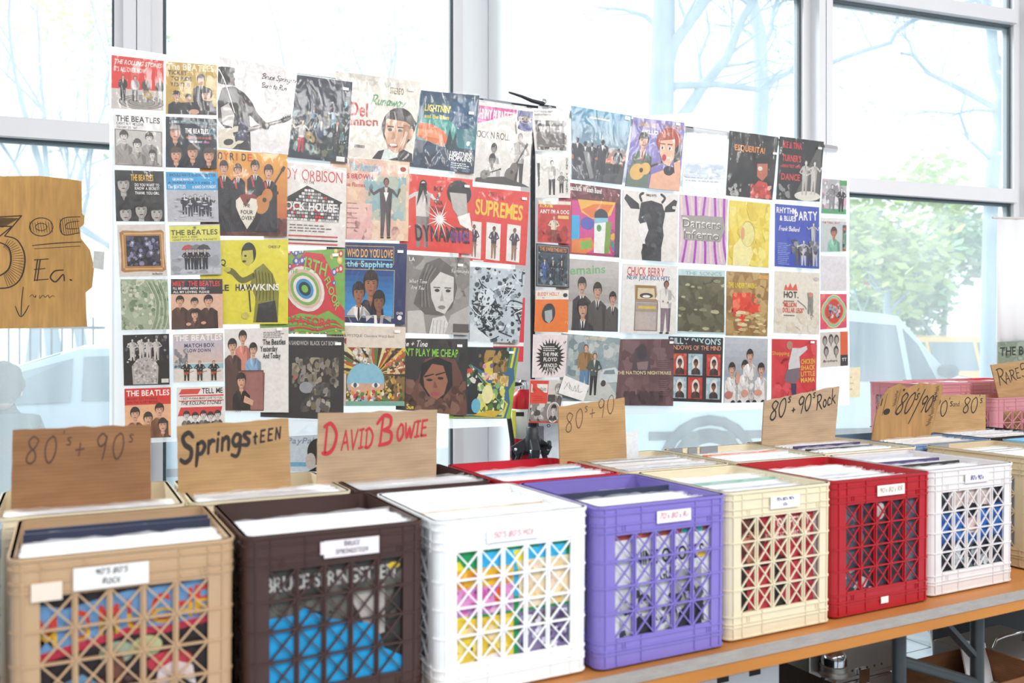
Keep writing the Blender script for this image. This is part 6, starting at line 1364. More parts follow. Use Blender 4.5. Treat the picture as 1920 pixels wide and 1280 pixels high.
# art, corners in the photo (tl, tr, br, bl), square it up under its left neighbour, stickers, label
COVERS = [
 (a_red_turntable, ((209,104),(307,114),(306.5,207),(208,203)), 0, [], 'small red sleeve with four men standing on a grey turntable'),
 (a_white_quartet, ((213,214),(305,220),(305.5,314),(214.5,310)), 0, [], 'small white sleeve with heavy black title above a framed grey group photo'),
 (a_dark_grey_heads, ((214.5,319),(307,321),(308.6,415),(217.5,415)), 0, [], 'small black sleeve with yellow title among grey faces'),
 (a_gilt_frame, ((219,421.6),(309,420),(314,517),(224,519)), 0, [], 'small sleeve showing a dark picture in a gilt frame'),
 (a_green_abstract, ((225.4,523.4),(314,523.4),(318,617),(228,618.6)), 0, [], 'small pale green mottled sleeve without lettering'),
 (a_black_crowd, ((230,628),(317,625.5),(318,720.7),(232,722.8)), 0, [], 'small black sleeve with a pale grey mound in front of figures'),
 (a_orange_quartet, ((233,728.6),(320,726),(320.6,819),(234.7,823)), 0, [], 'small orange sleeve with red title band behind the leftmost cardboard sign'),
 (a_gold_quartet, ((310.8,116),(407.5,122),(406,216),(310.8,214)), 0, [], 'small mustard gold sleeve with four men in dark suits'),
 (a_dark_four_heads, ((310.5,219),(407,223),(406.5,316),(310.5,314)), 0, [], 'small dark navy sleeve with four smiling heads and white title'),
 (a_blue_band_title, ((310.5,322.5),(407.5,323),(410,416),(313.8,416)), 0, [], 'small grey sleeve with bright blue title band and jumping figures'),
 (a_yellow_band_umbrella, ((316.5,422.7),(411.7,420),(416,514),(320,516.5)), 0, [], 'small grey sleeve with yellow title band and umbrellas'),
 (a_peach_quartet, ((320,523),(417,523),(418,615),(321,618)), 0, [], 'small peach sleeve with dark title band and brown suits'),
 (a_pale_beach, ((324,627),(418.6,624),(419.6,715),(325,716.6)), 0, [], 'small pale beach sleeve with three guitar players'),
 (a_red_stripes_five, ((331,726),(421,723.5),(422,813),(331,816)), 0, [], 'small white and red striped sleeve with five heads behind a cardboard sign'),
 (a_white_guitarist, ((406,106),(557.5,130),(540,290),(409,277)), 0, [], 'large white sleeve with a black silhouette holding a guitar'),
 (a_orange_quartet_lp, ((410,281),(539,290),(538,443),(411,442)), 1, [], 'large orange sleeve with four men in tuxedos and a cream heart'),
 (a_yellow_pointing, ((415,450),(540,449),(540,607),(417,608)), 1, [], 'large yellow sleeve with a man pointing to the side'),
 (a_white_trunk_group, ((420,617),(541,613),(541,773),(422,772)), 0, [(.85,.02)], 'large white sleeve with four men around a travel trunk'),
 (a_blue_stage, ((556,141),(661,154),(651,306),(541,295)), 1, [(.88,.1)], 'large navy sleeve with grey title over a crowded band photo'),
 (a_house_of_stones, ((540,305),(650,315),(647,464),(540,460)), 1, [], 'large cream sleeve with a stone house drawing and red name'),
 (a_red_green_swirl, ((540,471),(647,466),(646.5,627),(541,625.5)), 1, [(.82,.07)], 'large red and green swirling psychedelic sleeve'),
 (a_black_tangle, ((542,631),(645.5,632),(644,787),(541,783)), 1, [(.88,.08)], 'large black sleeve with a tangled grey drawing'),
 (a_cream_portrait, ((657,137),(790,153),(773,304),(653,294)), 1, [(.86,.12)], 'large cream sleeve with the portrait of a smiling dark haired man'),
 (a_suit_peach, ((652,295.5),(768,304),(765,452),(649,449)), 1, [], 'large peach sleeve with a man in a grey suit standing'),
 (a_navy_trio, ((650,454),(763.6,457),(759,608),(649,604.5)), 1, [(.88,.1)], 'large navy sleeve with three people and orange title'),
 (a_tan_psychedelic, ((649,610),(760.6,613),(758,760.6),(648,760.6)), 1, [(.85,.06)], 'large tan sleeve with a pale blue dome and sun rays'),
 (a_blue_landscape, ((792,170),(899,179),(888,325.5),(774,313)), 1, [(.87,.24)], 'large dark blue sleeve with an orange glow and yellow title'),
 (a_red_burst, ((770,325.5),(886,336.5),(885,476),(766.5,469)), 1, [(.9,.1)], 'large red sleeve with a white starburst and two grey portraits'),
 (a_grey_longhair, ((764,477),(881,483.6),(878,628),(763,624)), 1, [(.84,.1)], 'large grey sleeve with a long haired face resting on a hand'),
 (a_dark_hood, ((761,634),(877,635.4),(874.5,779),(759,769)), 1, [(.86,.09)], 'large dark sleeve with a face in a brown fur hood and green title'),
 (a_pink_banner_trio, ((901,192),(1000,204),(992,351.5),(890,340.6)), 1, [], 'large cream sleeve with pink and blue banner over three grey musicians'),
 (a_red_pink_letters, ((888,350),(993,360),(985.6,497.6),(885,489)), 1, [(.9,.1)], 'large red sleeve with yellow bubble lettering and white panels'),
 (a_ink_doodle, ((881.5,499.6),(985,506),(973,643),(879,640)), 1, [], 'large black and white sleeve of dense ink doodles'),
 (a_rainbow_edge, ((877.5,650),(974,651.5),(957.5,784.5),(875,784.5)), 1, [(.84,.07)], 'large green sleeve with rainbow edge and strange creatures'),
 (a_bw_band_small, ((995,204),(1067.6,205),(1065,285),(1002.5,283.5)), 0, [], 'small grey group photo sleeve under the stand clamp'),
 (a_white_dancers, ((1004,290),(1069,291.5),(1069,371),(1004,371)), 0, [], 'small white sleeve with dancers and sideways lettering'),
 (a_red_two_lines, ((1008,376.5),(1070,378),(1069,457),(1007,453.5)), 0, [], 'small red sleeve with a blond figure and white lettering'),
 (a_dark_silver_band, ((1004,456),(1068,461.5),(1067,540),(1003.6,537)), 0, [], 'small dark sleeve with silver frame and orange title'),
 (a_orange_tilted, ((1003.6,544.6),(1066,543.7),(1065,623),(1001,621.5)), 0, [], 'small orange sleeve with a tilted grey face'),
 (a_pink_starburst, ((998.7,626.7),(1064,628),(1060,706.7),(996.7,707.7)), 0, [], 'small pale pink sleeve with a black spiky badge'),
 (a_red_white_oval, ((992.8,711),(1057.8,712.6),(1047,793),(990,792)), 0, [], 'small red and grey sleeve with an oval portrait'),
 (a_blue_dusk, ((1070,198.5),(1185,217),(1166,346),(1071,336.6)), 0, [(.92,.06)], 'large blue sleeve with dark silhouettes at dusk'),
 (a_colour_profile, ((1071.5,343),(1164,355),(1160.5,482.7),(1070,476)), 1, [], 'large multicoloured sleeve with a white face in profile'),
 (a_grey_four_suits, ((1069,484.6),(1160.8,491),(1158,622),(1067,619)), 1, [], 'large grey sleeve with four young men in suits and green title'),
 (a_street_couple, ((1066,625.7),(1162.8,634),(1153.6,752),(1061,752)), 1, [], 'large grey green sleeve with a couple walking in a street'),
 (a_purple_phone, ((1186,219.8),(1284.6,230),(1273.4,358.7),(1171,349)), 0, [(.85,.04)], 'large purple sleeve with a red haired woman on the telephone'),
 (a_spotted_cow, ((1167,356.5),(1272,364.5),(1270,492),(1164,485)), 0, [], 'large cream sleeve with a black cow head'),
 (a_white_jukebox, ((1167,494.5),(1270,498.7),(1266.8,626.7),(1161,624)), 0, [], 'large white sleeve with a man leaning on a jukebox'),
 (a_maroon_hood, ((1167,635.5),(1263.5,635.5),(1261.9,761),(1163.5,760)), 1, [(.94,.05)], 'large maroon sleeve with shadowy hooded figure'),
 (a_white_photo, ((1286,249),(1364,254),(1359,365),(1277,360)), 0, [], 'large nearly blank white sleeve with faint blue band'),
 (a_violet_stripes, ((1273.5,365),(1365,373),(1361,497),(1271.5,492)), 0, [], 'large violet striped sleeve with puffy grey lettering'),
 (a_olive_foil, ((1271,504),(1359.7,507),(1359,627),(1269,624)), 0, [], 'large olive foil sleeve with pale blue rim'),
 (None, ((1265.5,630.6),(1356,633),(1353,755),(1264.5,752)), 1, [], 'large dark red sleeve with six little portraits in a grid'),
 (a_black_red_figure, ((1367,245),(1460,257),(1448,375),(1360,366.5)), 0, [(.94,.27)], 'large black sleeve with a figure in red and orange title'),
 (a_yellow_plain, ((1366,375),(1444.5,382),(1441,502),(1363,497)), 0, [], 'large plain yellow sleeve with a pale ring'),
 (a_brown_red, ((1361,508),(1442,512),(1438.6,630.6),(1359.5,629)), 0, [], 'large brown sleeve with red shape and creased plastic'),
 (a_four_white_coats, ((1358,631.8),(1439.8,634.8),(1437.5,753.6),(1355.5,755)), 0, [], 'large pale sleeve with four men in white coats'),
 (a_black_red_spotlight, ((1461,255.7),(1544.8,265.8),(1537,378),(1454,374)), 0, [(.9,.12)], 'large black sleeve with red lettering and two dancers in spotlight'),
 (a_blue_party, ((1452,382),(1536,388.5),(1536,504),(1451.5,499)), 0, [], 'large blue sleeve with white title and dancing figures'),
 (a_cream_hot, ((1451.5,508),(1537,512),(1536,627),(1449,624)), 0, [], 'large cream sleeve with flames over black and red lettering'),
 (a_red_lean, ((1446,635),(1531.7,637),(1530,752),(1445,750)), 0, [(.88,.04)], 'large red sleeve with a leaning dancer in white shirt'),
 (a_small_green_edge, ((1541,335),(1588,338),(1586,401.7),(1538.5,400)), 0, [], 'small grey sleeve with green bottom edge, topmost at the outer edge'),
 (a_small_mint_shirt, ((1538.5,408),(1587,410),(1586,471),(1538,472.5)), 0, [], 'small grey sleeve with a man in a mint shirt'),
 (a_small_plain_grey, ((1538,479.5),(1587,480.7),(1587.5,545),(1537,545)), 0, [], 'small plain pale grey sleeve without any print'),
 (a_small_pink_rings, ((1537,551),(1587.5,551),(1587.5,614),(1537,617.8)), 0, [], 'small pink sleeve with coloured rings around faces'),
 (a_small_five_heads, ((1536.5,623),(1589.5,621),(1590,685),(1537,688.8)), 0, [], 'small beige and orange sleeve with five grey heads'),
]
def a_four_windows_(u0):
    A = Art('#3c2c2e', u0); A.R(-.2,0,1,.2,'#33282a'); A.T("BILLY DIXON'S",.95,.11,.09,'#bfe0e6',al='r',w=1.05); A.T('WINDOWS OF THE MIND',.96,.2,.07,'#f0a888',al='r',w=1.12,b=False)
    for i, x in enumerate((-.06,.27,.65)):
        for j, y in enumerate((.26,.62)):
            red = (i+j) % 2 == 0; A.R(x,y,x+.3,y+.33,'#c8483a' if red else '#a9c4cc'); A.N(x,y,x+.3,y+.33,16,.04,['#d86a54','#b03a30'] if red else ['#c4d6da','#8fb0bc'],seed=i*2+j); A.E(x+.16,y+.16,.08,.13,'#e8dcd2'); A.bust(x+.16,y+.14,.045,'#4a3632',SKD,K,yb=y+.32)
    return A
SHY0, SHY1 = 3.204, 3.187
for fn, px, ext, stk, lab in COVERS:
    fn = fn or a_four_windows_
    tl, bl = at_y(*px[0], SHY0), at_y(*px[3], SHY0); tr, br = at_y(*px[1], SHY1), at_y(*px[2], SHY1)
    u0 = 0.0
    if ext:
        h = ((tl-bl).length+(tr-br).length)/2; w = ((tr-tl).length+(br-bl).length)/2
        if h > w+.004:
            u0 = -(h-w)/w; tl, bl = tl+(tl-tr)*(-u0), bl+(bl-br)*(-u0); tl.y = bl.y = SHY0
    else: tl.y = bl.y = SHY0-.006
    q = (tl, tr, br, bl)
    o = printed('record_cover', q, fn(u0)); tag(o, lab, 'record', 'record sleeves on the hanging sheets')
    film(o, q, seed=len(lab)+int(px[0][0]))
    for u, v in stk: sticker(o, q, (u-u0)/(1-u0), v, .09 if u0 == 0 else .075, .035)
# a red sleeve half hidden behind the ink doodle one, and a signed card
q = [at_y(x, y, 3.207) for x, y in ((925,556),(984.5,558),(981,678),(925,678))]
o = printed('record_cover', q, a_red_slogan(0), thick=.002); tag(o, 'red sleeve peeking out from behind the black and white doodle sleeve', 'record')
A = Art('#efe9e4'); A.L([(.15,.7),(.25,.25),(.35,.6),(.3,.35),(.48,.65),(.5,.3),(.6,.62),(.62,.2),(.7,.6),(.85,.45)], .012, '#4a4a50'); A.L([(.1,.3),(.4,.6),(.8,.5)], .01, '#5a5a60')
q = [at_y(x, y, 3.18) for x, y in ((1058,703),(1105,722.5),(1094,752),(1047,737))]
o = printed('signed_card', q, A, thick=.0008); tag(o, 'white card with a pen scribble beside the oval portrait sleeve', 'card')
# ------------------------------------------------------------------ the stand that carries the sheets
BLK = mat('black_plastic', '#232427', .45); BLKM = mat('black_metal_tube', '#2a2b2e', .35, metal=.3); CHR = mat('chrome', '#d5d7da', .12, metal=1.0); CLR = mat_clear('clear_tape', 1.5, .1, .4, 30, (1,1,1), milky=.3)
SXX = 1.775; SY = 3.246
st = empty('backdrop_stand', (SXX, SY, 0), 0, 'black tripod stand with crossbar holding up the two sleeve sheets', 'stand')
def sp(mb, n, m, par=st, **k):
    o = mb.build(n, m, par, **k)
    if par is st: o.location = (-SXX, -SY, 0)
    return o
sp(MB().tube([(SXX, SY, .35), (SXX, SY, 1.14)], .0205, 14), 'lower_tube', BLKM)
sp(MB().tube([(SXX, SY, 1.08), (SXX, SY, 2.40)], .0105, 14), 'upper_tube', BLKM)
sp(MB().tube([(.52, SY-.01, 2.405), (1.5, SY-.01, 2.412), (2.6, SY-.01, 2.422), (3.56, SY-.01, 2.432)], .017, 14), 'crossbar', BLKM)
sp(MB().tube([(3.47, SY-.01, 2.4315), (3.565, SY-.01, 2.4325)], .0185, 14), 'end_wrap', mat('grey_wrap', '#a5a2a4', .35))
sp(MB().tube([(2.62, SY-.01, 2.422), (2.86, SY-.01, 2.4245)], .0185, 14), 'end_wrap', mat('pale_wrap', '#cfcdce', .3))
sp(MB().tube([(1.53, SY-.01, 2.412), (1.66, SY-.01, 2.4135)], .0182, 14), 'clear_wrap', mat('dull_clear_wrap', '#8d8d92', .25))
# clamp head with its lever
hd = MB().box(SXX-.01, SY-.032, 2.375, SXX+.115, SY+.016, 2.408).box(SXX+.02, SY-.03, 2.40, SXX+.10, SY+.012, 2.437)
sp(hd, 'clamp_head', BLK, bevel=.004)
for dx, dz in ((.035, 2.447), (.065, 2.42), (.103, 2.412)):
    sp(MB().lathe([(.0, -.006), (.011, -.006), (.012, 0), (.009, .006), (0, .007)], 14, Matrix.Translation((SXX+dx, SY-.036, dz)) @ Matrix.Rotation(pi/2, 4, 'X')), 'clamp_bolt', CHR)
sp(MB().tube([(SXX+.03, SY-.04, 2.435), (SXX-.03, SY-.05, 2.437), (SXX-.085, SY-.06, 2.446), (SXX-.15, SY-.07, 2.452)], [.009, .008, .006, .004], 8), 'clamp_lever', BLK)
# hub with three legs, brackets and knob
HZ = 1.0
sp(MB().lathe([(.021, .96), (.034, .96), (.034, 1.01), (.027, 1.03), (.027, 1.06), (.0205, 1.065)], 20, Matrix.Translation((SXX, SY, 0))), 'collar', BLK)
for k, a in enumerate((radians(250), radians(10), radians(130))):
    dx, dy = cos(a), sin(a)
    lg = sp(MB().tube([(SXX+dx*.055, SY+dy*.055, .96), (SXX+dx*.42, SY+dy*.42, .02)], .012, 10), 'leg', BLKM)
    f = MB().lathe([(.014, 0), (.018, .004), (.016, .04), (.0125, .045)], 12, Matrix.Translation((SXX+dx*.425, SY+dy*.425, 0))).build('rubber_foot', BLK, lg)
    b = MB(); b.bar((SXX+dx*.02, SY+dy*.02, .995), (SXX+dx*.085, SY+dy*.085, .955), .036, .045); sp(b, 'leg_bracket', BLK, bevel=.004)
    sp(MB().lathe([(0, -.022), (.007, -.022), (.007, .022), (0, .022)], 10, Matrix.Translation((SXX+dx*.07, SY+dy*.07, .965)) @ Matrix.Rotation(a, 4, 'Z') @ Matrix.Rotation(pi/2, 4, 'X')), 'leg_bolt', CHR)
sp(MB().lathe([(.006, 0), (.006, .025), (.018, .027), (.02, .035), (.018, .042), (0, .043)], 12, Matrix.Translation((SXX+.03, SY-.02, .985)) @ Matrix.Rotation(pi/2, 4, 'Y') @ Matrix.Rotation(.4, 4, 'X')), 'lock_knob', BLK)
# the two hanging sheets
def sheet(x0, x1, z0, z1, label, seed, tilt=0, cut=0.0):
    r = random.Random(seed); vs = []; fs = []; nx, nz = 30, 24
    for j in range(nz+1):
        for i in range(nx+1):
            u, v = i/nx, j/nz
            vs.append((x0+(x1-x0)*u-cut*u*(1-v), 3.2115+.0014*sin(u*31+v*4)+.001*sin(v*23), z0+(z1-z0)*v+tilt*u))
    for j in range(nz):
        for i in range(nx):
            a = j*(nx+1)+i; fs.append((a, a+1, a+nx+2, a+nx+1))
    me = bpy.data.meshes.new('clear_sheet'); me.from_pydata(vs, [], fs); me.polygons.foreach_set('use_smooth', [True]*len(fs)); me.materials.append(SHEET)
    o = bpy.data.objects.new('plastic_sheet', me); link(o); tag(o, label, 'sheet'); return o
sheet(x_at(205, 3.214), x_at(986, 3.214), 1.075, 2.415, 'clear plastic sheet carrying the sleeves left of the stand pole', 1, cut=.10)
sheet(x_at(1008, 3.214), x_at(1592, 3.214), 1.10, 2.425, 'clear plastic sheet carrying the sleeves right of the stand pole', 2)
# ------------------------------------------------------------------ fire extinguisher on the column
e0 = at_d(981, 790, 3.86); ex, ey = e0.x, e0.y
fx = empty('fire_extinguisher', (ex, ey, .62), 0, 'red fire extinguisher with black hose hanging on the column', 'fire extinguisher')
def fp(mb, n, m): 
    o = mb.build(n, m, fx); o.location = (-ex, -ey, -.62); return o
T0 = Matrix.Translation((ex, ey, 0))
REDP = mat('extinguisher_red', '#d01524', .3)
fp(MB().lathe([(0, .66), (.052, .66), (.06, .675), (.06, 1.155), (.055, 1.185), (.035, 1.21), (.018, 1.218), (.018, 1.225), (0, 1.225)], 28, T0), 'cylinder', REDP)
fp(MB().lathe([(.0604, 1.0), (.061, 1.0), (.061, 1.13), (.0604, 1.13)], 28, T0), 'label', mat('extinguisher_label', '#f0efe6', .5))
fp(MB().box(-.025, -.0622, 1.10, .01, -.0608, 1.118, T0 @ Matrix.Rotation(-.6, 4, 'Z')), 'label_print', mat('label_print_dark', '#2c2c2c', .6))
fp(MB().box(-.012, -.0625, 1.005, .01, -.0608, 1.125, T0 @ Matrix.Rotation(-1.2, 4, 'Z')), 'label_stripe', mat('label_yellow', '#e8e04a', .5))
fp(MB().lathe([(.0, 1.2), (.02, 1.2), (.024, 1.215), (.024, 1.245), (.012, 1.26), (0, 1.26)], 16, T0), 'valve', CHR)
fp(MB().bar((ex+.01, ey-.01, 1.255), (ex-.09, ey-.03, 1.275), .018, .006).bar((ex+.01, ey-.01, 1.235), (ex-.08, ey-.03, 1.225), .018, .006), 'handle', mat('white_handle', '#e2e2e0', .4))
hz = [(ex-.02, ey-.01, 1.235), (ex-.055, ey-.02, 1.24), (ex-.085, ey-.03, 1.2), (ex-.09, ey-.035, 1.1), (ex-.08, ey-.04, 1.02), (ex-.07, ey-.04, .95), (ex-.066, ey-.04, .84)]
sm = []
for i in range(len(hz)-1):
    a, b = Vector(hz[i]), Vector(hz[i+1]); sm += [a.lerp(b, k/3) for k in range(3)]
sm.append(Vector(hz[-1]))
fp(MB().tube(sm, .0105, 10), 'hose', BLK)
fp(MB().tube([(ex-.07, ey-.04, .95), (ex-.07, ey-.04, .92)], .014, 10).bar((ex-.085, ey-.05, .945), (ex+.02, ey-.062, .945), .006, .03), 'hose_clip', BLK)
# ------------------------------------------------------------------ papers on the glass, the price board, the white hanging cloth
def on_wall(x, y, n):            # point seen at a photo pixel on the plane lying n behind the glass line
    d = ray(x, y); o_ = Vector((0, 0, CAMZ)); nv = Vector((WN.x, WN.y, 0))
    return o_+d*((WO+WN*n-o_).dot(nv)/d.dot(nv))
def on_glass(name, px, art, label, cat, n=-.004, thick=.001):
    q = []
    for x, y in px:
        q.append(on_wall(x, y, n))
    o = printed(name, q, art, thick=thick); tag(o, label, cat); return o, q
A = Art('#eef1f4'); A.P([(.45,.28),(.72,.06),(1.0,.28)],'#8fc2e0'); A.P([(.62,.2),(.72,.1),(.82,.22),(.72,.26)],'#e6eff5'); A.T('ACCEPT',.34,.12,.09,'#b9bec4',al='r',w=.36,b=False); A.T('CARDS',.3,.36,.08,'#b9bec4',al='r',w=.3,b=False); A.T('PayPal',.3,.46,.11,'#aab4c2',w=.46,sh=.25)
A.R(.3,.82,.8,.9,'#8fc6e2'); A.E(.86,.62,.2,.26,'#4a4038'); A.E(.96,.72,.12,.2,'#2c2624'); A.E(.72,.8,.09,.16,'#e6d0c2'); A.P([(.66,1),(.9,.86),(1,.9),(1,1)],'#242224')
on_glass('payment_notice', ((505,786),(612,786),(612,884),(505,884)), A, 'white payment notice with pale blue mountain between two cardboard dividers', 'notice')
A = Art('#f2ecc8'); A.lines(.2,.3,.5,3,.2,.05,'#c9b98a')
on_glass('paper_notice', ((1577,690),(1613,688),(1612,744),(1577,746)), A, 'pale yellow paper notice on the glass beside the sleeves', 'notice')
A = Art('#e3edf4'); A.R(0,.1,.22,.75,'#8d8f96'); A.T('O',.36,.12,.07,'#3a3c40',w=.16)
on_glass('paper_notice', ((1010,790),(1052,792),(1054,872),(1011,872)), A, 'pale blue paper notice with grey bar behind the stand hub', 'notice', n=-.40)
A = Art('#e9e7e0'); on_glass('paper_notice', ((176,470),(196,472),(194,506),(174,502)), A, 'small blank paper taped to the glass right of the price board', 'notice')
# price board
CARDW = mat_cardboard('price_board_cardboard', '#d3a163', True, 90)
out = [(-75,331),(72,329),(128,335),(152,339),(153,400),(158,404),(157,420),(149,426),(151,446),(168,468),(176,500),(172,538),(160,548),(161,585),(163,612),(90,614),(-75,617)]
pts = [(win_s(x), win_z(x, y)) for x, y in out]
pb = MB().prism(pts, .005).build('price_board', CARDW); pb.location = WO+WN*.004; pb.rotation_euler = (0, 0, WROT)
tag(pb, 'torn cardboard price board with a big hatched three on the window', 'sign')
pen = MB()
def stroke(px, w, k=[0]):
    P = smooth([(win_s(x), win_z(x, y)) for x, y in px], 4)
    for poly in ribbon(P, w):
        k[0] += 1; pen.add([(p[0], -.0008-.00001*(k[0] % 7), p[1]) for p in poly], [tuple(range(len(poly)))])
INK = .006
stroke([(-30,408),(40,404)], INK); stroke([(-30,424),(22,424)], INK); stroke([(40,404),(8,442)], INK); stroke([(22,424),(-8,448)], INK)
stroke([(8,442),(32,450),(46,480),(40,518),(18,538),(-20,540)], INK); stroke([(-8,452),(14,462),(20,484),(14,506),(-10,520),(-30,518)], INK)
for k in range(16): y = 408+k*1.1; stroke([(-28+k*1.5,y),(36-k*2,y+1)], .0022)
for k in range(22): a = -1.3+k*.125; stroke([(2+16*cos(a), 488+26*sin(a)), (4+40*cos(a), 492+46*sin(a))], .0024)
for cx, cy, rx, ry in ((77, 425, 22, 17),):
    stroke([(cx+rx*cos(t*.63), cy+ry*sin(t*.63)) for t in range(11)], .004); stroke([(cx+rx*.5*cos(t*.63), cy+ry*.4*sin(t*.63)) for t in range(11)], .003)
    for k in range(9): x = cx-rx+k*5; stroke([(x,cy-10+k%3),(x+3,cy+10)], .0022)
stroke([(150,406),(118,409),(112,426),(120,440),(148,436)], .004); stroke([(148,414),(126,418),(124,428),(146,428)], .003)
for k in range(9): stroke([(112+k*4,410+k%2),(116+k*4,438)], .0022)
stroke([(60,460),(100,456),(152,453)], .004); stroke([(64,466),(150,461)], .003)
for dx in (0, 5): stroke([(70+dx,486),(64+dx,526)], .006)
for y in (486, 504, 524): stroke([(64,y+1),(90-(y==504)*6,y-1)], .005)
stroke([(118,506),(102,508),(94,520),(104,528),(118,514),(120,526)], .006); stroke([(131,524),(134,525)], .008)
stroke([(43,538),(40,565),(39,592)], .004); stroke([(28,574),(39,594),(54,572)], .004)
stroke([(55,556),(60,552),(64,557),(67,553),(66,558)], .0025); stroke([(74,553),(74,559),(80,553),(84,557),(90,553),(92,558),(98,554),(102,556)], .0025)
pen.build('handwriting', mat('marker_black', '#3a2c22', .6), pb, fix=False)
# white cloth on a thin rod by the right mullion, with one sleeve pinned to it
n0 = -.17
def wpt(x, y, n): return on_wall(x, y, n)
v = []; fcs = []; nn = 16
for j, yy in enumerate((411, 700)):
    for i in range(nn+1):
        x = 1869+(2010-1869)*i/nn; p = wpt(x, yy, n0+.006*sin(i*1.9)); v.append(p)
for i in range(nn): fcs.append((i, i+1, nn+2+i, nn+1+i))
me = bpy.data.meshes.new('white_cloth'); me.from_pydata([tuple(p-v[0]) for p in v], [], fcs); me.materials.append(mat('white_cotton_cloth', '#f4f3f4', .9)); me.polygons.foreach_set('use_smooth', [True]*len(fcs))
o = bpy.data.objects.new('hanging_cloth', me); link(o); o.location = v[0]; tag(o, 'white cloth hanging from a thin rod at the window', 'cloth')
m_ = o.modifiers.new('thick', 'SOLIDIFY'); m_.thickness = .002
a, b = wpt(1861, 408, n0), wpt(2012, 411, n0)
o = MB().tube([a-a, b-a], .007, 10).build('curtain_rod', mat('pale_wood_rod', '#d9cfc8', .5)); o.location = a; tag(o, 'thin pale rod carrying the white cloth', 'rod')
o2 = MB().tube([(0, 0, 0), tuple(WN*.15)], .005, 8).build('rod_bracket', ALU, o); o2.location = (b-a)*.4
q = [wpt(x, y, n0-.02) for x, y in ((1871,641),(1972,636),(1972,738),(1871,740))]
o = printed('record_cover', q, a_sheet_green(0)); tag(o, 'mottled green sleeve pinned on the white cloth above the rare divider', 'record'); film(o, q, seed=3)
# white card standing in the cream crate under the thin lettered divider
q = [at_y(x, y, 2.13) for x, y in ((1172,812),(1196,805),(1201,862),(1172,862))]
for i in (2, 3): q[i].z = TZ+.015
o = printed('white_card', q, Art('#eef0f2'), thick=.002); tag(o, 'blank white card sticking out beside the thin lettered cardboard divider', 'card')
# ------------------------------------------------------------------ stored things under the table
ALC = mat('aluminium_case_skin', '#aeaaa4', .38, metal=.7, var=.1, vscale=8, stretch=(.3, 2, 2)); RIV = mat('rivet_metal', '#55524e', .4, metal=.8); BLC = mat('black_case_skin', '#15161a', .6, var=.1)
def case(name, x0, y0, x1, y1, h, m, label, z0=0, edges=True, split=.72):
    cx, cy = (x0+x1)/2, (y0+y1)/2
    r_ = empty(name, (cx, cy, z0), 0, label, 'case')
    zs = h*split
    MB().box(x0-cx, y0-cy, 0, x1-cx, y1-cy, zs-.002).build('case_body', m, r_, bevel=.006)
    MB().box(x0-cx, y0-cy, zs+.002, x1-cx, y1-cy, h).build('lid', m, r_, bevel=.006)
    if edges:
        e = MB()
        for z in (zs-.016, zs+.004): e.box(x0-cx-.003, y0-cy-.004, z, x1-cx+.003, y0-cy-.001, z+.010)
        e.box(x0-cx-.003, y0-cy-.004, h-.03, x1-cx+.003, y0-cy-.001, h-.002)
        e.build('edge_profile', ALC, r_)
        rv = MB()
        for k in range(9):
            for z in (zs+.03, h-.045): rv.lathe([(.004, 0), (.003, .002), (0, .0025)], 8, Matrix.Translation((x0-cx+.05+(x1-x0-.1)*k/8, y0-cy-.0005, z)) @ Matrix.Rotation(pi/2, 4, 'X'))
        rv.build('rivets', RIV, r_)
        for fx_ in (.22, .62):
            lx = (x0-cx)+(x1-x0)*fx_
            l = MB().box(lx-.022, y0-cy-.008, zs-.03, lx+.022, y0-cy-.002, zs+.03).tube([(lx-.016, y0-cy-.009, zs-.012), (lx-.016, y0-cy-.014, zs-.02), (lx+.016, y0-cy-.014, zs-.02), (lx+.016, y0-cy-.009, zs-.012)], .002, 6)
            l.build('latch', CHR, r_)
    return r_
al = case('flight_case', 1.90, 1.82, 2.25, 2.22, .575, ALC, 'silver aluminium flight case with chrome ball corner under the table')
d = at_y(1563, 1234, 1.79)
o = MB().lathe([(.034, -.03), (.0365, -.012), (.037, 0), (.0345, .014), (.029, .024), (.020, .032), (.010, .0365), (0, .0375)], 24).build('ball_corner', CHR, al)
o.location = Vector((d.x, d.y, d.z))-al.location
o = MB().lathe([(.042, -.046), (.044, -.042), (.0385, -.038), (.0385, -.020), (.04, -.018), (.037, -.016)], 24).build('corner_collar', ALC, al); o.location = Vector((d.x, d.y, d.z))-al.location
bc = case('flight_case', 1.22, 1.60, 1.80, 2.05, .52, BLC, 'black flight case with shiny studs under the table')
case('flight_case', 2.99, 2.04, 3.60, 2.24, .66, BLC, 'large black case in the dark under the table end', edges=False)
# white carton with slots on the black case
wb = empty('white_carton', (1.43, 1.72, .52), 0, 'white cardboard carton with two slots just under the tabletop', 'carton')
MB().box(-.17, -.12, 0, .14, .16, .10).build('carton_body', mat('white_carton_card', '#d5d6da', .7), wb, bevel=.003)
for x in (-.04, .06): MB().box(x-.018, -.1206, .086, x+.018, -.085, .1006).build('slot', mat('dark_slot', '#2a2020', .8), wb)
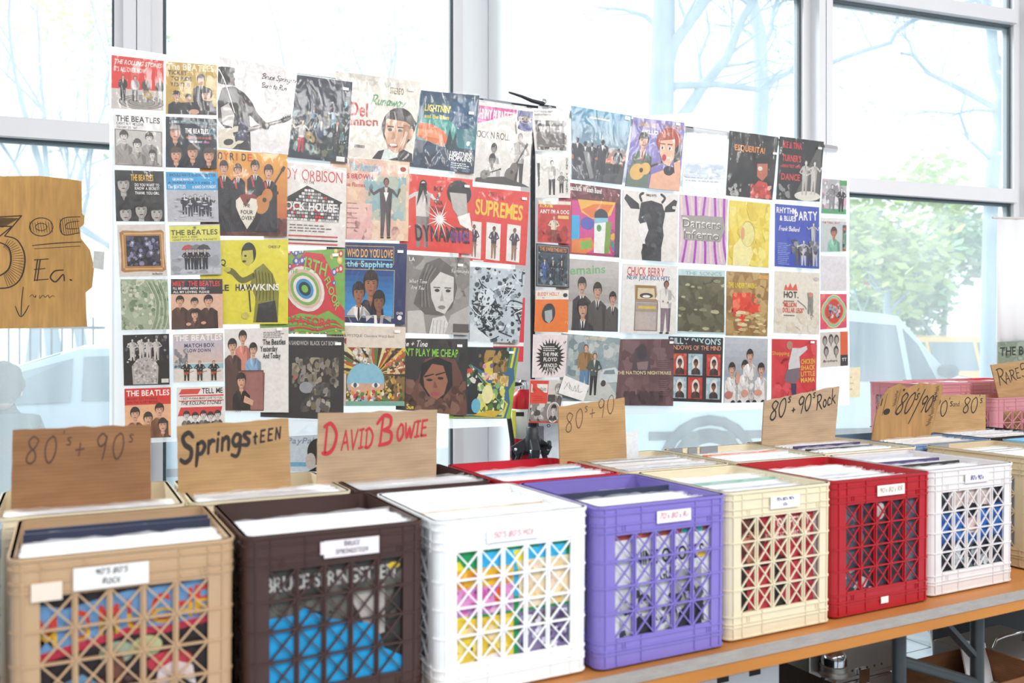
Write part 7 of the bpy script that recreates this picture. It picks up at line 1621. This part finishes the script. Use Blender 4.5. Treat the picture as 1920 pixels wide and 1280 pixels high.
# open brown carton with a white paper flap
bx = empty('open_carton', (2.33, 1.86, 0), 0, 'open brown carton with white paper inside below the table', 'carton')
c_ = MB()
for a in ((-.18,-.12,.18,-.115), (-.18,.115,.18,.12), (-.18,-.115,-.175,.115), (.175,-.115,.18,.115)): c_.box(a[0], a[1], 0, a[2], a[3], .45)
c_.box(-.175, -.115, .0, .175, .115, .006)
bx.location = (2.415, 1.665, 0)
c_.build('carton_body', mat_cardboard('dark_brown_carton', '#8a5f40'), bx)
pp = MB().box(-.05, -.002, 0, .10, .002, .15).build('paper_insert', mat('white_carton_card', '#d5d6da', .7), bx); pp.location = (.06, .03, .35); pp.rotation_euler = (-.35, .25, .1)
MB().box(-.165, -.105, .006, .165, .105, .36).build('packing', mat('grey_packing', '#8d8a86', .7), bx)
# dark green tool box with a wire handle
tb = empty('tool_box', (2.83, 1.85, 0), 0, 'dark green tool box with grey lid and wire handle at the table end', 'tool box')
MB().box(-.18, -.13, 0, .18, .13, .34).build('box_body', mat('dark_green_box', '#30382a', .5), tb, bevel=.008)
MB().box(-.185, -.135, .34, .185, .135, .40).build('lid', mat('grey_box_lid', '#7d807e', .35), tb, bevel=.012)
MB().tube([(-.08, -.02, .40), (-.075, -.03, .43), (-.05, -.04, .44), (.05, -.04, .44), (.075, -.03, .43), (.08, -.02, .40)], .005, 8).build('handle', CHR, tb)
# pale folding stool behind the table, black bag next to it
sx, sy = 3.35, 2.78
so = empty('step_stool', (sx, sy, 0), 0, 'pale metal step stool standing on the floor behind the table', 'stool')
PAL = mat('pale_grey_tube', '#b5b2aa', .4)
for dx, dy in ((-.17, -.12), (.17, -.12), (-.17, .14), (.17, .14)):
    MB().tube([(dx*1.15, dy*1.2, 0), (dx*.7, dy*.6, .62)], .014, 10).build('leg', PAL, so)
MB().box(-.15, -.1, .60, .15, .1, .63).build('step', PAL, so)
MB().tube([(-.18, -.135, .20), (.18, -.135, .20)], .012, 8).build('crossbar', PAL, so)
bg_ = MB().lathe([(0, 0), (.10, 0), (.13, .06), (.12, .22), (.08, .34), (0, .36)], 18).build('black_bag', mat('black_bag_cloth', '#17181c', .8)); bg_.location = (3.75, 2.68, 0); tag(bg_, 'black cloth bag on the floor beside the step stool', 'bag')
# ------------------------------------------------------------------ the street outside
GZ = -.12
gm = MB().box(-40, 5.4, GZ-.2, 60, 80, GZ); 
o = gm.build('ground', mat('pale_pavement', '#b9bcbd', .9, var=.08, vscale=1.2)); o['kind'] = 'structure'
rd = MB().box(-14, 3.2, GZ, 14, 8.6, GZ+.006)
o = rd.build('road', mat('grey_asphalt', '#8d9094', .9, var=.1, vscale=3)); o.location = WO; o.rotation_euler = (0, 0, WROT); o['kind'] = 'structure'
def wl(s, n, z=GZ): return WO+WA*s+WN*n+Vector((0, 0, z))
BARK = mat('grey_bark', '#8fa3b0', .9, var=.2, vscale=12, stretch=(1, 1, .3))
def tree(px, dist, h, r0, label, seed, leafc=None, nleaf=0, spread=.5, first=.35, lean=(0, 0), leaf=.07):
    p0 = at_d(px, 650, dist); p0.z = GZ
    r = random.Random(seed); root = empty('street_tree', p0, 0, label, 'tree', None)
    wood = MB(); tips = []
    def grow(p, d, L, rad, depth):
        n = 4; pts = [p]; rs = [rad]; q = p.copy(); dd = d.copy()
        for k in range(n):
            dd = (dd+Vector((r.uniform(-.16, .16), r.uniform(-.16, .16), r.uniform(-.06, .12)))).normalized(); q = q+dd*(L/n); pts.append(q.copy()); rs.append(rad*(1-.4*(k+1)/n))
        wood.tube(pts, rs, 8 if depth < 2 else 5, caps=False)
        if depth >= 5 or rad < .006: tips.extend(pts[1:]); return
        for k in range(r.choice((1, 2)) if depth else 2):
            i = r.choice((2, 3, 4)) if depth else (3, 4)[k]
            a = r.uniform(0, 2*pi); side = Vector((cos(a), sin(a), r.uniform(.0, .5))).normalized()
            nd = (dd*(1-spread)+side*spread).normalized()
            grow(pts[i], nd, L*r.uniform(.58, .8), rs[i]*r.uniform(.55, .75), depth+1)
        grow(pts[-1], dd, L*.7, rs[-1]*.85, depth+1)
    grow(Vector((0, 0, 0)), Vector((lean[0], lean[1], 1)).normalized(), h*first, r0, 0)
    wood.build('trunk', BARK, root, fix=False)
    if leafc:
        lf = MB()
        for k in range(nleaf):
            t_ = r.choice(tips)+Vector((r.uniform(-.35, .35), r.uniform(-.35, .35), r.uniform(-.35, .35))); a = r.uniform(0, 6.3); b = r.uniform(-.8, .8); s = leaf*r.uniform(.6, 1.4)
            u = Vector((cos(a), sin(a), b)).normalized()*s; v = u.cross(Vector((r.uniform(-1, 1), r.uniform(-1, 1), 1))).normalized()*s*.6
            lf.add([t_-u, t_+v, t_+u, t_-v], [(0,1,2,3)])
        lf.build('foliage', mat('leaf_'+leafc, leafc, .8), root, fix=False)
    return root
def traced_tree(dist, limbs, label, seed, leafc=None, nleaf=0):
    """tree whose main limbs follow what the photo shows; limbs: (pixels, radii in pixels); twigs grow from them"""
    r = random.Random(seed); c0 = at_d(*limbs[0][0][0], dist); c0.z = GZ
    root = empty('street_tree', c0, 0, label, 'tree'); wood = MB(); tips = []
    def twig(p, d, L, rad, dep):
        q = p.copy(); dd = d.copy(); pts = [p]; rs = [rad]
        for k in range(4):
            dd = (dd+Vector((r.uniform(-.3, .3), r.uniform(-.3, .3), r.uniform(-.25, .3)))).normalized(); q = q+dd*L/4; pts.append(q.copy()); rs.append(rad*(1-.2*(k+1)))
        wood.tube(pts, rs, 5, caps=False); tips.extend(pts[2:])
        if dep < 3:
            for k in range(2): twig(pts[r.choice((2, 3, 4))], (dd+Vector((r.uniform(-1, 1), r.uniform(-1, 1), r.uniform(-.6, .8)))*.9).normalized(), L*.68, rad*.55, dep+1)
    for li, (px, rp) in enumerate(limbs):
        off = 0 if li == 0 else r.uniform(-.5, .9)
        P = []
        for k, (x, y) in enumerate(px):
            f = 0 if li == 0 else off*min(1, k/2)
            p = at_d(x, y, dist+f)
            if li == 0 and k == 0: p.z = GZ
            P.append(p-c0)
        rr = [rp[0]+(rp[1]-rp[0])*k/(len(P)-1) for k in range(len(P))]; rr = [x/1624*dist for x in rr]
        Q = []; R_ = []
        for k in range(len(P)-1):
            for j in range(3): Q.append(P[k].lerp(P[k+1], j/3)); R_.append(rr[k]+(rr[k+1]-rr[k])*j/3)
        Q.append(P[-1]); R_.append(rr[-1]); wood.tube(Q, R_, 10, caps=False)
        for k in range(2 if li == 0 else 7):
            i = r.randrange(len(Q)//3, len(Q)) if li else r.randrange(2*len(Q)//3, len(Q)); t_ = (Q[i]-Q[i-1]).normalized()
            twig(Q[i], (t_+Vector((r.uniform(-1, 1), r.uniform(-1, 1), r.uniform(-.5, 1)))).normalized(), r.uniform(.7, 1.3), max(.008, R_[i]*.4), 0)
    wood.build('trunk', BARK, root, fix=False)
    if leafc:
        lf = MB()
        for k in range(nleaf):
            t_ = r.choice(tips)+Vector((r.uniform(-.2, .2), r.uniform(-.2, .2), r.uniform(-.2, .2))); a = r.uniform(0, 6.3); s = r.uniform(.025, .05)
            u = Vector((cos(a), sin(a), r.uniform(-.8, .8))).normalized()*s; v = u.cross(Vector((r.uniform(-1, 1), r.uniform(-1, 1), 1))).normalized()*s*.6
            lf.add([t_-u, t_+v, t_+u, t_-v], [(0,1,2,3)])
        lf.build('foliage', mat('leaf_'+leafc, leafc, .8), root, fix=False)
traced_tree(11.5, [([(1240,800),(1238,500),(1238,320),(1239,203),(1243,100),(1245,0),(1238,-120)], (30, 20)),
    ([(1248,140),(1262,85),(1290,45),(1320,0),(1350,-60)], (13, 8)), ([(1262,240),(1290,205),(1315,165),(1362,109),(1390,38),(1414,0),(1430,-60)], (13, 6)),
    ([(1250,175),(1267,161),(1343,158),(1423,168),(1452,147)], (8, 4)), ([(1243,60),(1210,30),(1170,18),(1120,14)], (6, 2)), ([(1315,165),(1310,110),(1330,60),(1325,20)], (5, 2))],
    'thick bare tree with forked trunk above the telephone sleeve', 5)
traced_tree(14.0, [([(1424,780),(1425,400),(1424,241),(1428,180),(1426,110),(1423,57),(1409,0),(1400,-60)], (17, 10)),
    ([(1428,180),(1450,150),(1480,135),(1520,90)], (8, 3)), ([(1424,100),(1445,60),(1450,20),(1470,-40)], (6, 3)), ([(1424,80),(1400,60),(1380,50),(1350,48)], (5, 2))],
    'bare tree between the telephone sleeve and the right mullion', 21, '#d5e2dc', 500)
traced_tree(12.0, [([(1850,790),(1853,640),(1855,500),(1859,350),(1863,303),(1878,236),(1870,203),(1880,180),(1863,118),(1859,57),(1849,0),(1840,-80)], (14, 8)),
    ([(1870,205),(1816,175),(1776,155),(1740,137),(1712,104),(1688,99)], (6, 2.5)), ([(1863,208),(1830,206),(1792,213),(1731,208)], (3.5, 1.5)),
    ([(1855,20),(1830,0),(1770,15),(1712,38),(1679,61),(1670,80),(1620,95),(1575,111),(1537,128)], (4, 4.5)), ([(1712,104),(1705,80),(1690,60)], (3, 1.5)), ([(1868,150),(1885,100),(1892,60)], (7, 4)), ([(1859,300),(1815,260),(1800,215),(1810,180)], (4, 1.5))],
    'bare tree with long crooked branches at the far right of the windows', 17, '#cfe2e0', 700)
tree(1660, 15.5, 5.0, .15, 'slim tree with yellow green leaves behind the white van', 8, '#b9cc7a', 2600, .62, .36, leaf=.11)
tree(1760, 19.0, 4.8, .16, 'leafy green tree in the distance beside the taxi', 31, '#8fb48a', 3600, .6, .32, leaf=.13)
tree(1560, 21.0, 4.8, .14, 'orange leaved tree far behind the white van', 34, '#e0a070', 2400, .6, .32, leaf=.13)
tree(60, 15.0, 8.5, .13, 'twiggy tree with pale leaves over the price board', 41, '#dfe0b0', 900, .6, .4)
tree(165, 17.5, 9.0, .13, 'slender twiggy tree just left of the first mullion', 44, '#e6d98a', 1100, .58, .4)
tree(350, 18.5, 9.0, .14, 'slender tree seen above the silhouette sleeve', 47, '#d5dcb4', 900, .58, .4)
tree(690, 18.0, 9.0, .14, 'slender tree seen above the cream portrait sleeve', 51, '#d5dcb4', 700, .58, .4)
tree(115, 17.0, 6.5, .2, 'pale trunk standing behind the iron fence', 55, None, 0, .5, .4)
# cars
GLS = mat('car_window_glass', '#5d7480', .12, spec=.6); TYR = mat('tyre_rubber', '#3a3d40', .8); RIM = mat('wheel_rim', '#c5c8ca', .35, metal=.6); CLADB = mat('dark_car_trim', '#4a525a', .6)
def car(name, loc, rz, L, H, W, kind, c, label, cat='car'):
    root = empty(name, loc, rz, label, cat)
    m = mat('car_paint_'+c, c, .28, coat=.4)
    if kind == 'sedan': st_ = [(-.5,.28,.60,.60),(-.47,.20,.66,.66),(-.33,.18,.68,.69),(-.22,.18,.69,.82),(-.05,.18,.69,.985),(.10,.18,.69,1.0),(.24,.18,.70,.93),(.37,.18,.71,.76),(.47,.20,.70,.71),(.5,.3,.62,.62)]
    else: st_ = [(-.5,.25,.50,.50),(-.47,.2,.56,.58),(-.32,.18,.58,.62),(-.24,.18,.58,.66),(-.13,.18,.57,.96),(.05,.18,.57,1.0),(.3,.18,.57,1.0),(.44,.18,.57,.97),(.485,.2,.57,.66),(.5,.28,.54,.54)]
    mb = MB(); secs = []
    for x, zl, zb, zr in st_:
        hw = W/2*(1-.9*max(0, abs(x)-.42)); wr = hw*(.78 if zr > zb+.08 else .93)
        zb_ = zb*H; zr_ = max(zr*H, zb_+.005)
        secs.append([(x*L, sy*k[0], k[1]) for sy, ks in ((1, [(hw*.9, zl*H), (hw, (zl+.12)*H), (hw, zb_), (wr, zr_-.02*H), (wr*.6, zr_)]), (-1, [(wr*.6, zr_), (wr, zr_-.02*H), (hw, zb_), (hw, (zl+.12)*H), (hw*.9, zl*H)])) for k in ks])
    vs = [p for s in secs for p in s]; n = 10; fs = []
    for i in range(len(secs)-1):
        for k in range(n): fs.append((i*n+k, i*n+(k+1) % n, (i+1)*n+(k+1) % n, (i+1)*n+k))
    fs += [tuple(range(n)), tuple((len(secs)-1)*n+k for k in range(n))]
    mb.add(vs, fs, True); b = mb.build('body', m, root)
    md = b.modifiers.new('edges', 'EDGE_SPLIT'); md.split_angle = radians(35)
    # windows: quads lying on the cabin sides, the screen and the rear
    cab = [i for i, s in enumerate(st_) if s[3] > s[2]+.08]
    def side_pt(i, sy, f):
        a, c_ = (secs[i][2], secs[i][3]) if sy > 0 else (secs[i][7], secs[i][6])
        return Vector(a).lerp(Vector(c_), f)
    for sy in (1, -1):
        idx = cab
        for k in range(len(idx)-1):
            i, j = idx[k], idx[k+1]
            P = [side_pt(i, sy, .1).lerp(side_pt(j, sy, .1), .05), side_pt(j, sy, .1).lerp(side_pt(i, sy, .1), .05), side_pt(j, sy, .86).lerp(side_pt(i, sy, .86), .05), side_pt(i, sy, .86).lerp(side_pt(j, sy, .86), .05)]
            nrm = Vector((0, sy, .25)).normalized()
            MB().add([p+nrm*.010 for p in P]+[p-nrm*.01 for p in P], [(0,1,2,3), (7,6,5,4), (0,4,5,1), (1,5,6,2), (2,6,7,3), (3,7,4,0)]).build('side_window', GLS, root)
    for (i, j, nm, sx) in ((cab[0]-1, cab[0]+1 if kind == 'sedan' else cab[0], 'windscreen', -1), (cab[-1]+1, cab[-1], 'rear_window', 1)):
        a0, a1 = Vector(secs[i][3]), Vector(secs[j][3]); b0, b1 = Vector(secs[i][6]), Vector(secs[j][6])
        P = [a0.lerp(a1, .15), a0.lerp(a1, .9), b0.lerp(b1, .9), b0.lerp(b1, .15)]
        P = [p+Vector((0, -p.y*.1, 0)) for p in P]; nrm = Vector((sx*.5, 0, .85)).normalized()
        MB().add([p+nrm*.02 for p in P]+[p-nrm*.015 for p in P], [(0,1,2,3), (7,6,5,4), (0,4,5,1), (1,5,6,2), (2,6,7,3), (3,7,4,0)]).build(nm, GLS, root)
    rr = .235*H if kind == 'sedan' else .20*H
    for x in (-.31, .30):
        for sy in (1, -1):
            M_ = Matrix.Translation((x*L, sy*(W/2-.10), rr)) @ Matrix.Rotation(-sy*pi/2, 4, 'X')
            wq = MB().lathe([(rr*.6, -.08), (rr*.97, -.08), (rr, -.05), (rr, .08), (rr*.95, .112), (rr*.62, .112)], 24, M_).build('wheel', TYR, root)
            MB().lathe([(0, .10), (rr*.25, .10), (rr*.3, .112), (rr*.62, .116), (rr*.64, .10)], 20, M_).build('rim', RIM, wq)
            ar = MB(); ar.tube([(x*L+cos(t*pi/10)*rr*1.16, sy*W/2*.985, rr+sin(t*pi/10)*rr*1.16) for t in range(11)], .055, 6); ar.build('wheel_arch', CLADB, root)
    for sy in (1, -1):
        mx = secs[cab[0]][2][0]+.18
        MB().lathe([(0, -.09), (.06, -.08), (.075, 0), (.06, .08), (0, .09)], 12, Matrix.Translation((mx, sy*(W/2+.06), .66*H)) @ Matrix.Rotation(pi/2, 4, 'X')).build('mirror', CLADB, root)
        MB().box(-.42*L, sy*W/2*.995-.006, .34*H, .42*L, sy*W/2*.995+.006, .38*H).build('side_trim', CLADB, root)
        for dx in (-.02, .17): MB().box(dx*L+.14, sy*W/2-.012, .52*H, dx*L+.30, sy*W/2+.012, .545*H).build('door_handle', RIM, root)
    return root
p = at_d(225, 650, 7.3); car('parked_car', (p.x, p.y, GZ), WROT+.04, 4.6, 1.56, 1.78, 'sedan', '#a9bccb', 'silver blue car parked outside behind the left cardboard divider')
p = at_d(1500, 650, 9.3); car('parked_van', (p.x, p.y, GZ), WROT+pi-.12, 4.9, 1.95, 1.95, 'suv', '#c9dade', 'white off-road van parked outside behind the right sleeve sheet')
p = at_d(1790, 650, 17.5); car('taxi', (p.x, p.y, GZ), WROT+pi, 4.7, 1.75, 1.8, 'suv', '#e8b85a', 'yellow taxi passing far away beyond the white van')
# iron fence and benches
IRON = mat('black_iron', '#1f2a32', .6)
fo = wl(-9.6, 9.6); fr_ = empty('iron_fence', fo, WROT, 'black iron fence with upright bars across the street', 'fence')
for k in range(48):
    x = k*.135; MB().box(x-.011, -.011, 0, x+.011, .011, 1.95).build('bar', IRON, fr_)
for z in (.18, 1.78): MB().box(-.05, -.018, z, 6.5, .018, z+.04).build('rail', IRON, fr_)
def bench(loc, rz, label):
    r_ = empty('park_bench', loc, rz, label, 'bench', 'benches beyond the fence'); w = mat('bench_slats', '#5f7482', .7)
    for k in range(4): MB().box(-.8, -.22+k*.11, .42, .8, -.13+k*.11, .45).build('seat_slat', w, r_)
    for k in range(3): MB().box(-.8, .24, .52+k*.12, .8, .27, .60+k*.12).build('back_slat', w, r_)
    for x in (-.65, .65):
        MB().box(x-.03, -.2, 0, x+.03, -.14, .42).box(x-.03, .2, 0, x+.03, .26, .88).build('leg', IRON, r_)
    return r_
bench(wl(-9.2, 11.0), WROT, 'slatted park bench beyond the iron fence'); bench(wl(-7.1, 11.0), WROT, 'slatted park bench beyond the iron fence')
# person sitting outside with the back to the glass
def person():
    c = at_d(6, 740, 5.3); bx_, by_ = c.x, c.y
    root = empty('person', (bx_, by_, GZ), 0, 'person with grey hair in a grey jumper sitting outside the left window', 'person')
    hz_ = c.z-GZ
    J = [(0, 0, .52), (0, .0, .72), (0, -.02, .93), (0, -.01, 1.09), (0, .01, 1.16), (.0, .02, hz_+.02),
         (.17, -.01, 1.04), (.215, .05, .79), (.13, .28, .66), (-.17, -.01, 1.04), (-.215, .05, .79), (-.13, .28, .66),
         (.10, .05, .52), (.12, .45, .52), (.12, .47, .08), (.12, .60, .04), (-.10, .05, .52), (-.12, .45, .52), (-.12, .47, .08), (-.12, .60, .04)]
    E_ = [(0,1),(1,2),(2,3),(3,4),(4,5),(2,6),(6,7),(7,8),(2,9),(9,10),(10,11),(0,12),(12,13),(13,14),(14,15),(0,16),(16,17),(17,18),(18,19)]
    Rr = [.17,.165,.17,.095,.062,.092,.085,.058,.042,.075,.058,.042,.10,.075,.05,.045,.10,.075,.05,.045]
    Rz = [.13,.12,.12,.065,.06,.105,.075,.058,.042,.075,.058,.042,.10,.075,.05,.045,.10,.075,.05,.045]
    s = 1.0
    me = bpy.data.meshes.new('body'); me.from_pydata([(x, y, z if i == 5 else z*(hz_-.1)/1.12) for i, (x, y, z) in enumerate(J)], E_, [])
    me.materials.append(mat('grey_jumper', '#4c555b', .9, var=.06, vscale=40))
    o = bpy.data.objects.new('body', me); link(o, root)
    sk = o.modifiers.new('skin', 'SKIN'); 
    for i, v in enumerate(me.skin_vertices[0].data): v.radius = (Rr[i], Rz[i]); v.use_root = (i == 0)
    sb = o.modifiers.new('sub', 'SUBSURF'); sb.levels = 2; sb.render_levels = 2
    # face and neck skin, hair, ear, nose
    skm = mat('skin_tone', '#d9a890', .6); hm = mat('grey_hair', '#4f4b4a', .9, var=.35, vscale=60, bump=1.0, bscale=70)
    hc = Vector((0, .02, hz_+.05))
    def ball(n, m, c_, rx, ry, rz_, seed=None):
        mb = MB(); r = random.Random(seed or 0); N_, M2 = 22, 14; vs = []; fs = []
        for j in range(M2+1):
            for i in range(N_):
                t_, p_ = pi*j/M2, 2*pi*i/N_; k = 1+(r.uniform(-.08, .10) if seed else 0)
                vs.append((c_[0]+rx*k*sin(t_)*cos(p_), c_[1]+ry*k*sin(t_)*sin(p_), c_[2]+rz_*k*cos(t_)))
        for j in range(M2):
            for i in range(N_): fs.append((j*N_+i, j*N_+(i+1) % N_, (j+1)*N_+(i+1) % N_, (j+1)*N_+i))
        return mb.add(vs, fs, True).build(n, m, root)
    ball('face', skm, (hc.x-.01, hc.y+.025, hc.z-.03), .083, .098, .118)
    ball('hair', hm, (hc.x+.005, hc.y-.012, hc.z+.025), .108, .112, .125, seed=5)
    for sx_ in (-1, 1): ball('ear', skm, (hc.x+sx_*.088, hc.y+.03, hc.z-.03), .014, .026, .034)
    ball('nose', skm, (hc.x-.01, hc.y+.125, hc.z-.03), .016, .022, .024)
    for sx_ in (-1, 1): ball('eye', mat('eye_dark', '#3a302c', .3), (hc.x-.01+sx_*.034, hc.y+.112, hc.z+.0), .012, .008, .008)
    ball('mouth', mat('lip', '#a86a60', .6), (hc.x-.01, hc.y+.113, hc.z-.075), .026, .012, .008)
    for sx_ in (-1, 1): 
        hb = (sx_*.13, .31, .66*(hz_-.1)/1.12)
        hnd = ball('hand', skm, (hb[0], hb[1]+.02, hb[2]), .034, .05, .024)
        for f_k in range(4): 
            MB().tube([(hb[0]-sx_*.03+sx_*f_k*.02, hb[1]+.05, hb[2]), (hb[0]-sx_*.03+sx_*f_k*.02, hb[1]+.09, hb[2]-.01), (hb[0]-sx_*.03+sx_*f_k*.02, hb[1]+.11, hb[2]-.03)], [.009, .008, .006], 8).build('finger', skm, hnd)
        MB().tube([(hb[0]-sx_*.03, hb[1]+.01, hb[2]), (hb[0]-sx_*.055, hb[1]+.04, hb[2]-.005), (hb[0]-sx_*.05, hb[1]+.065, hb[2]-.012)], [.011, .009, .007], 8).build('thumb', skm, hnd)
    return root, bx_, by_
pr, bx_, by_ = person()
sb_ = empty('street_bench', (bx_, by_+.1, GZ), 0, 'low bench outside the left window with a person on it', 'bench')
MB().box(-.7, -.25, .34, .7, .2, .385).build('seat', mat('bench_slats', '#5f7482', .7), sb_)
for x in (-.6, .6): MB().box(x-.03, -.2, 0, x+.03, .15, .34).build('leg', IRON, sb_)
